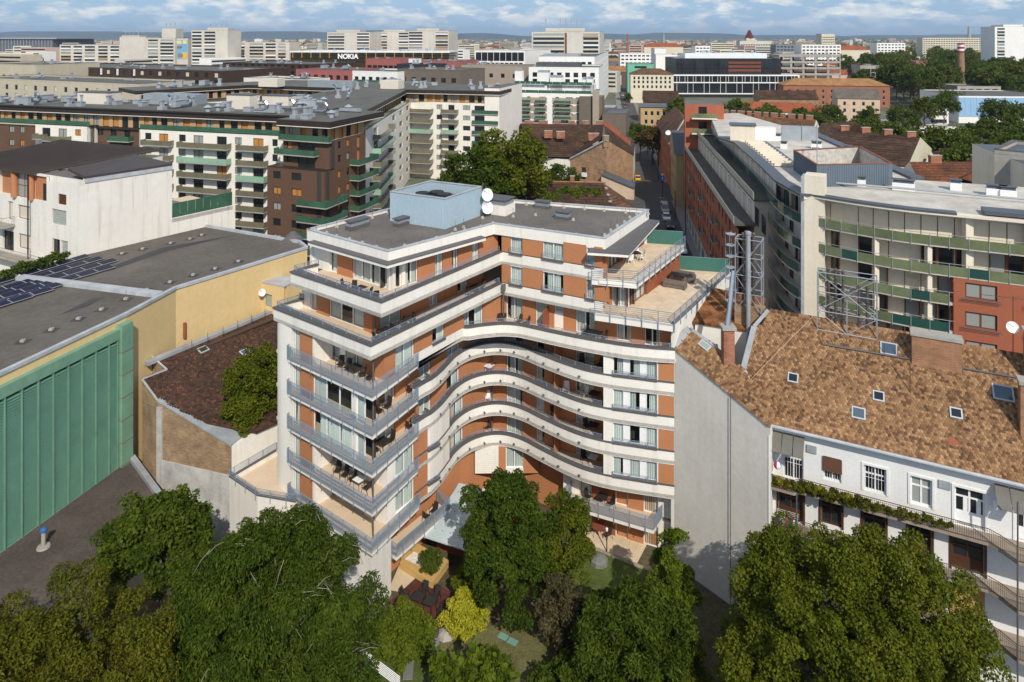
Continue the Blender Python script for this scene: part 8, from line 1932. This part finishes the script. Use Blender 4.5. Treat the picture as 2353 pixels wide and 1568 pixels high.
for x,y,pr,an,lb in ((150,905,chB,2.0,'brown chair in the inner corner of the curved terrace'),(185,915,chB,.6,'brown chair next to the inner corner table on the curved terrace'),(245,925,tbD,0,'small dark table in the inner corner of the curved terrace'),(372,915,chB,-.9,'brown chair before the partition board on the curved terrace'),(432,925,chB,-1.2,'second brown chair before the partition board on the curved terrace'),(885,1020,chB,1.6,'brown chair left of the long dark table on the curved terrace'),(950,1035,tbB,FW.ang,'long dark table on the curved terrace under the right wing'),(1032,1050,chB,-1.2,'brown chair right of the long dark table on the curved terrace')):
    f=FW5.pt(c5(x),.95);place(pr,f,fl(5),an,lb)
X4=lambda c:FWi.at(px('c4',c,0)[0])
for k,x,pr,an,lb in ((4,860,chD,.3,'dark chair on the fourth floor curved balcony near the pier'),(4,990,chD,-.6,'dark chair at the pier on the fourth floor curved balcony'),(3,90,chW,.5,'white chair on the third floor curved balcony at the inner corner'),(3,140,tbW,0,'white table on the third floor curved balcony at the inner corner'),(3,740,chW,.3,'white reclining chair on the third floor curved balcony'),(3,880,chW,-.5,'second white reclining chair on the third floor curved balcony'),(3,960,tbD,0,'dark table at the pier on the third floor curved balcony'),(2,130,chW,.6,'white chair on the second floor curved balcony at the inner corner'),(2,950,tbD,0,'dark table at the pier on the second floor curved balcony'),(2,900,chD,.8,'dark chair on the second floor curved balcony near the pier'),(1,120,chD,.5,'dark chair on the first floor curved balcony at the inner corner'),(1,950,tbW,0,'white table at the pier on the first floor curved balcony'),(1,880,chD,.7,'dark chair on the first floor curved balcony near the pier')):
    place(pr,FWi.pt(X4(x),.75),fl(k),FWi.ang+an,lb)
for x,y,pr,an,lb in ((1155,455,chW,2.6,'white armchair furthest left on the top right terrace'),(1215,490,chW,-2.9,'white armchair nearest the railing on the top right terrace'),(1305,470,chW,-1.3,'white armchair right of the table on the top right terrace'),(1275,425,chW,.3,'white armchair behind the table on the top right terrace'),(1258,462,tbD,.3,'dark table between white armchairs on the top right terrace')):
    place(pr,gp(x,y+12,fl(7),'c2'),fl(7),an,lb)
def sofa(c,ang,label):
    t=thing('wicker_sofa',label,'sofa',(*c,fl(6)+.035),'wicker sofas',rz=ang,world=False)
    for nm,bx in (('seat',(-.95,.95,-.4,.38,.08,.42)),('backrest',(-.95,.95,.3,.46,.42,.85)),('armrest',(-1.08,-.95,-.42,.46,.08,.66)),('armrest',(.95,1.08,-.42,.46,.08,.66)),('cushion',(-.93,0,-.38,.28,.42,.5)),('cushion',(.01,.93,-.38,.28,.42,.5))):
        mb=MB();mb.box(*bx,wick);obj_part(t,nm,mb)
    for x in (-.9,.84):
        for y in (-.36,.36):mb=MB();mb.box(x,x+.06,y,y+.06,0,.08,blackm);obj_part(t,'leg',mb)
sofa(gp(1640,635,fl(6),'c2'),FW.ang,'grey wicker sofa at the back of the right terrace');sofa(gp(1570,690,fl(6),'c2'),FW.ang+math.pi,'grey wicker sofa with its back to the camera on the right terrace')
place(tbB,gp(1592,640,fl(6),'c2'),fl(6),FW.ang,'low dark table between the two wicker sofas')
for x,y,pr,an,lb in ((890,975,chD,.8,'dark chair left of the table on the lower right balcony'),(1000,1000,tbD,FW.ang,'dark table on the lower right balcony'),(1065,1030,chD,-1.2,'dark chair right of the table on the lower right balcony')):place(pr,gp(x,y+15,0,'c4'),0,an,lb)
for x,y,pr,an,lb in ((860,1225,chB,1.2,'brown chair left of the round red table on the patio'),(965,1240,tbR,0,'round red wooden table on the patio'),(1040,1275,chB,-1.0,'brown chair right of the round red table on the patio')):place(pr,gp(x,y+10,GZ+.08,'c4'),GZ+.08,an,lb)
dq=Fr(gp(520,640,GZ+.1,'B2'),gp(680,700,GZ+.1,'B2'))
for s,t,an,lb in ((-.3,0,1.6,'at the left end of the dark garden table'),(.9,-1.0,.0,'behind the dark garden table, left one'),(2.0,-1.0,.0,'behind the dark garden table, right one'),(.7,1.0,3.14,'in front of the dark garden table, left one'),(3.1,0,-1.6,'at the right end of the dark garden table')):place(chD,dq.pt(s,t),GZ+.1,dq.ang+an,'dark chair '+lb)
for i,s in enumerate((.9,2.0)):place(tbB if False else tbD,dq.pt(s,0),GZ+.1,dq.ang,['left half of the dark garden table on the red deck','right half of the dark garden table on the red deck'][i])
for pr in (tbR,):pass
# somebody on the curved balcony
def person(pos,z,ang):
    me=bpy.data.meshes.new('person');V=[(0,0,.95),(0,.01,1.18),(0,0,1.42),(0,-.01,1.52),(0,-.03,1.66),(.18,0,1.40),(.24,-.06,1.14),(.2,-.24,1.02),(-.18,0,1.40),(-.24,-.06,1.14),(-.2,-.24,1.02),(.1,0,.9),(.11,-.02,.5),(.11,.02,.07),(.11,-.12,.04),(-.1,0,.9),(-.11,-.02,.5),(-.11,.02,.07),(-.11,-.12,.04),(0,-.03,1.75)]
    E=[(0,1),(1,2),(2,3),(3,4),(4,19),(2,5),(5,6),(6,7),(2,8),(8,9),(9,10),(0,11),(11,12),(12,13),(13,14),(0,15),(15,16),(16,17),(17,18)]
    rad=[.15,.145,.14,.06,.095,.07,.05,.035,.07,.05,.035,.09,.065,.045,.04,.09,.065,.045,.04,.08]
    me.from_pydata(V,E,[]);o=bpy.data.objects.new('person',me);COL.objects.link(o);sk_=o.modifiers.new('skin','SKIN')
    for i,r_ in enumerate(rad):me.skin_vertices[0].data[i].radius=(r_,r_*.85)
    me.skin_vertices[0].data[0].use_root=True;o.modifiers.new('sub','SUBSURF').levels=2
    dg=bpy.context.evaluated_depsgraph_get();m2=bpy.data.meshes.new_from_object(o.evaluated_get(dg));o.modifiers.clear();o.data=m2
    for m in (M('skin_tone',albedo=(.42,.25,.18),var=0,fine=0),M('navy_shirt',albedo=(.025,.028,.04),var=.1),M('dark_trousers',albedo=(.05,.05,.055),var=.1),M('dark_hair',albedo=(.02,.015,.012),var=.1)):m2.materials.append(m)
    for p in m2.polygons:zc=p.center.z;p.material_index=3 if zc>1.70 else 0 if zc>1.47 else 1 if zc>.95 else 2;p.use_smooth=True
    o.location=(*pos,z);o.rotation_euler[2]=ang;tag(o,'person in a dark top stepping out onto the second floor curved balcony','person')
person(FWi.pt(X4(632),.7),fl(2)+.02,FWi.ang+.5)

# ------------------------------------------------------------------ gallery clutter on the tenement
terra=M('terracotta',albedo=(.30,.12,.06),var=.1)
pr_=random.Random(3)
def planter(s,t,z,w,mat,label,cat='planter'):
    th=thing('flower_planter',label,cat,(*FO.pt(s,t),z),'planters along the upper gallery');mb=MB();FO.bar(mb,s-w/2,s+w/2,t-.12,t+.12,z,z+.25,terra);part('box',mb,th)
    cl=np.array([[*FO.pt(s+pr_.uniform(-w/2,w/2),t),z+.38+pr_.uniform(0,.2),.2] for _ in range(max(3,int(w*4)))]);part('foliage',crown('foliage',cl,int(900*w),.13,mat,np.random.default_rng(int(s*100))),th)
for i,x in enumerate((790,860,950,1010,1060,1155,1200,1250,1300)):
    planter(SO(x,'L7'),1.3 if x<900 else 1.02,ZF[0]+.0,.9 if x<1100 else .5,[lf_bright,lf_yel,lf_mid][i%3],'%s terracotta planter from the left on the upper gallery'%['first','second','third','fourth','fifth','sixth','seventh','eighth','ninth'][i])
sgp=thing('gallery_greenery','long strip of green trailing plants along the upper gallery railing','plants',(*FO.pt(3,1.3),ZF[0]));part('foliage',crown('foliage',SCREEN,9000,.13,lf_olive,np.random.default_rng(77),sub=3),sgp)
bb=thing('beach_ball','red white and blue beach ball hanging by the upper gallery door','ball',(*FO.pt(SO(810,'L7'),1.0),ZF[0]+1.2));cq=FO.pt(SO(810,'L7'),1.0);cz=ZF[0]+1.45
for i in range(6):
    mb=MB();m=(M('ball_red',albedo=(.5,.03,.03),var=0,fine=0),pvc,M('ball_blue',albedo=(.03,.2,.5),var=0,fine=0))[i%3];k=mb.mi(m)
    for a in range(6):
        for b in range(3):
            t0,t1=math.pi*a/6,math.pi*(a+1)/6;p0,p1=math.pi/3*(i+b/3),math.pi/3*(i+(b+1)/3);S_=lambda t,p:(cq[0]+.3*math.sin(t)*math.cos(p),cq[1]+.3*math.sin(t)*math.sin(p),cz+.3*math.cos(t));mb.face([S_(t0,p0),S_(t1,p0),S_(t1,p1),S_(t0,p1)],m)
    part('panel',mb,bb)
dr=thing('drying_rack','drying rack with blue and white laundry on the middle gallery','rack',(*FO.pt(SO(740,'L8'),.9),ZF[1]));f=Fr(FO.pt(SO(690,'L8'),1.0),u=uE);mb=MB()
for i in range(5):mb.tube(f.p3(0,-.2*i+.3,ZF[1]+1.0),f.p3(1.6,-.2*i+.3,ZF[1]+1.0),.012,pvc,4)
for s in (.1,1.5):mb.tube(f.p3(s,.3,ZF[1]),f.p3(s,-.4,ZF[1]+1.0),.015,pvc,4);mb.tube(f.p3(s,-.4,ZF[1]),f.p3(s,.3,ZF[1]+1.0),.015,pvc,4)
part('frame',mb,dr)
for i,c in enumerate(((.03,.06,.3),(.7,.7,.7),(.45,.05,.2),(.03,.05,.25),(.75,.72,.7))):
    mb=MB();f.bar(mb,.05+i*.31,.32+i*.31,.31,.34,ZF[1]+.35,ZF[1]+1.02,M('laundry_%d'%i,albedo=c,var=.1));part('garment',mb,dr)
yk=thing('yucca_plant','spiky yucca in a black pot on the top green glass balcony','plant',(*gp(1968,745,20.4,'L5'),20.4));q=gp(1968,750,20.4,'L5');q=(q[0]+.4,q[1]+1.0);mb=MB();mb.lathe((*q,20.42),[(.3,0),(.38,.5)],blackm,10);part('pot',mb,yk)
mb=MB();yr=random.Random(2)
for i in range(70):
    a,e=yr.uniform(0,6.28),yr.uniform(-.2,1.3);d=Vector((math.cos(a)*math.cos(e),math.sin(a)*math.cos(e),math.sin(e)));o_=Vector((*q,21.6));w=d.cross(Vector((0,0,1))).normalized()*.05;mb.face([tuple(o_-w),tuple(o_+w),tuple(o_+d*.95)],lf_bright)
part('leaves',mb,yk);mb=MB();mb.tube((*q,20.9),(*q,21.6),.08,bark,6);part('stem',mb,yk)

# ------------------------------------------------------------------ cars, signs and posts in the street
tyre=M('tyre',albedo=(.02,.02,.02),var=0,fine=0);tail_m=M('tail_light',albedo=(.35,.01,.01),var=0,fine=0)
def car_meshes(kind,paint):
    L_,Wd,Hb,Hc=(4.4,1.78,.95,1.46) if kind=='car' else (5.0,1.95,1.15,1.98)
    mb=MB();h=Wd/2
    sec=[(-L_/2,.38,.62,.80),(-L_/2+.12,.25,.78,.94),(-L_*.28,.22,Hb-.05,1),(L_*.25,.22,Hb,1),(L_/2-.15,.24,Hb-.04,.95),(L_/2,.38,.78,.84)]
    k=mb.mi(paint);i0=len(mb.v)
    for y,z0,z1,w in sec:
        for sx_,z in ((-1,z0),(-1,z0+.2),(-.93,z1),(.93,z1),(1,z0+.2),(1,z0)):mb.v.append((sx_*h*w,y,z))
    for a in range(len(sec)-1):
        for j in range(6):j2=(j+1)%6;mb.f.append((i0+a*6+j,i0+(a+1)*6+j,i0+(a+1)*6+j2,i0+a*6+j2));mb.m.append(k)
    mb.f.append(tuple(i0+j for j in range(6)));mb.m.append(k);mb.f.append(tuple(i0+(len(sec)-1)*6+j for j in reversed(range(6))));mb.m.append(k)
    body=mb.data('body')
    y0,y1,y2,y3=(-L_*.24,-L_*.08,L_*.26,L_*.42) if kind=='car' else (-L_*.34,-L_*.24,L_*.46,L_*.485)
    mb=MB();w1,w2=h*.90,h*.74;mb.hexa([(-w1,y0,Hb-.08),(w1,y0,Hb-.08),(w1,y3,Hb-.06),(-w1,y3,Hb-.06),(-w2,y1,Hc-.05),(w2,y1,Hc-.05),(w2,y2,Hc-.05),(-w2,y2,Hc-.05)],gdark);gla=mb.data('windows')
    mb=MB();mb.hexa([(-w2-.02,y1-.05,Hc-.06),(w2+.02,y1-.05,Hc-.06),(w2+.02,y2+.05,Hc-.06),(-w2-.02,y2+.05,Hc-.06),(-w2+.08,y1+.1,Hc),(w2-.08,y1+.1,Hc),(w2-.08,y2-.1,Hc),(-w2+.08,y2-.1,Hc)],paint);roof_=mb.data('car_roof')
    mb=MB();mb.tube((-.11,0,0),(.11,0,0),.32,tyre,12);mb.tube((-.115,0,0),(.115,0,0),.19,galv,8);wh=mb.data('wheel')
    mb=MB();mb.box(-.16,.16,-.03,.03,-.08,.08,pvc);hl=mb.data('headlight');mb=MB();mb.box(-.15,.15,-.03,.03,-.09,.09,tail_m);tl=mb.data('tail_light')
    return body,gla,roof_,wh,hl,tl,L_,h
CARS={}
def car(pos,ang,kind,col,label,z=.03,group='cars parked along the street'):
    key=(kind,col)
    if key not in CARS:CARS[key]=car_meshes(kind,M('paint_%s'%'_'.join(str(int(c*100)) for c in col),albedo=col,var=.02,rough=.25,spec=.6))
    b,g,rf,wh,hl,tl,L_,h=CARS[key];t=thing('parked_%s'%kind,label,kind,(*pos,z),group,rz=ang,world=False)
    def ad(nm,me,loc=(0,0,0)):o=bpy.data.objects.new(nm,me);o.parent=t;o.location=loc;COL.objects.link(o)
    ad('body',b);ad('windows',g);ad('car_roof',rf)
    for sx_ in (-1,1):
        for y in (-L_*.31,L_*.3):ad('wheel',wh,(sx_*(h-.1),y,.32))
        ad('headlight',hl,(sx_*h*.68,-L_/2+.03,.68));ad('tail_light',tl,(sx_*h*.7,L_/2-.02,.72))
sa=-math.atan(.14)
W_,S_,K_,R_,G_=(.75,.75,.74),(.38,.39,.41),(.02,.02,.022),(.3,.02,.02),(.12,.13,.15)
for i,(x,y,kd,c,lb) in enumerate(((455,700,'van',(.42,.38,.33),'beige grey van parked nearest the crossing'),(472,795,'car',W_,'white hatchback parked behind the beige van'),(512,885,'car',K_,'black car parked behind the white hatchback'),(650,1165,'car',W_,'white car half hidden by the terrace screen'),(425,615,'car',(.15,.04,.035),'dark red car in front of the beige van'))):
    car(gp(x,y,0,'S4'),sa,kd,c,lb,z=.03)
car(gp(145,345,0,'S4'),sa+math.pi,'car',(.75,.42,.01),'bright yellow taxi at the corner below the brick gable')
for x,y,c,lb in ((1037,556,W_,'white car on the street level with the orange house'),(1058,598,S_,'silver car waiting below the brick gable'),(938,160,W_,'white delivery car far down the street'),(945,192,K_,'dark car far down the street below the white one'),(962,265,S_,'grey car in the upper street near the ochre house'),(975,295,K_,'black car in the upper street'),(983,328,R_,'red car in the upper street'),(985,356,G_,'dark green car in the upper street nearest the crossing'),(920,105,S_,'tiny silver car at the end of the street')):
    car(gp(x,y,0,'L4'),sa+(math.pi if c==W_ else 0),'car',c,lb)
for x,y,kd,c,lb,an in ((1235,995,'van',W_,'white van in the yard left of the blue hall',1.5),(535,1070,'car',W_,'white car parked in front of the peach house',1.2),(598,1058,'car',S_,'grey car parked beside the white one at the peach house',1.2),(785,925,'car',K_,'black car at the corner of the brick tenement',.6),(1340,1050,'car',K_,'dark car beside the blue hall wall',1.5),(1420,1170,'car',W_,'white car in the lower parking yard',1.3),(1425,1195,'car',W_,'second white car in the lower parking yard',1.3),(1495,1175,'car',(.10,.05,.03),'brown car in the lower parking yard',1.3)):
    car(gp(x,y,0,'S2'),an,kd,c,lb,group='cars in the yards on the right')
def post(pos,h,label,name='street_post',r=.09):
    t=thing(name,label,'post',(*pos,0));mb=MB();mb.tube((*pos,0),(*pos,h),r,blackm,8);part('pole',mb,t);return t
q=gp(425,590,0,'S4');sp_=post(q,7.4,'black post with round and blue traffic signs at the crossing','traffic_sign')
for z,shp,m1,m2 in ((7.0,'c',M('sign_red',albedo=(.5,.03,.03),var=0,fine=0),pvc),(6.0,'s',M('sign_blue',albedo=(.02,.16,.5),var=0,fine=0),None),(5.0,'c',M('sign_red'),M('sign_dark_blue',albedo=(.03,.06,.3),var=0,fine=0))):
    mb=MB()
    if shp=='s':
        mb.box(q[0]-.5,q[0]+.5,q[1]-.16,q[1]-.12,z-.5,z+.5,m1);mb.box(q[0]-.08,q[0]+.08,q[1]-.17,q[1]-.161,z-.35,z+.1,pvc);mb.face([(q[0]-.26,q[1]-.17,z+.08),(q[0]+.26,q[1]-.17,z+.08),(q[0],q[1]-.17,z+.38)],pvc)
    else:mb.tube((q[0],q[1]-.16,z),(q[0],q[1]-.12,z),.46,m1,18);mb.tube((q[0],q[1]-.17,z),(q[0],q[1]-.161,z),.32,m2,18)
    part('sign',mb,sp_)
for i,(x,y) in enumerate(((570,780),(376,350),(307,180),(255,60),(692,1010))):
    post(gp(x,y,0,'S4'),6.5 if i==0 else 8.5,['tall dark post beside the parked van','dark lamp post at the corner of the orange house','dark lamp post beside the orange house, further up the street','dark lamp post furthest up the street pavement','dark lamp post at the foot of the red street wall'][i],'lamp_post',.11)
for r_ in ROOTS:
    for k in ('_w','_o'):
        if k in r_:del r_[k]
    if '_poly' in r_:del r_['_poly']
# ------------------------------------------------------------------ the air over the city
hzm=bpy.data.materials.new('haze_air');hzm.use_nodes=True;nt_=hzm.node_tree;nt_.nodes.clear();ho=nt_.nodes.new('ShaderNodeOutputMaterial');hv=nt_.nodes.new('ShaderNodeVolumePrincipled')
hv.inputs['Color'].default_value=(.66,.82,1.0,1);hv.inputs['Density'].default_value=.00006;hv.inputs['Anisotropy'].default_value=.2;nt_.links.new(hv.outputs[0],ho.inputs['Volume'])
mb=MB();mb.box(-9900,9900,-120,15500,-4.2,205,hzm);hz=part('haze',mb);tag(hz,'thin bluish haze over the far city','haze',kind='stuff')
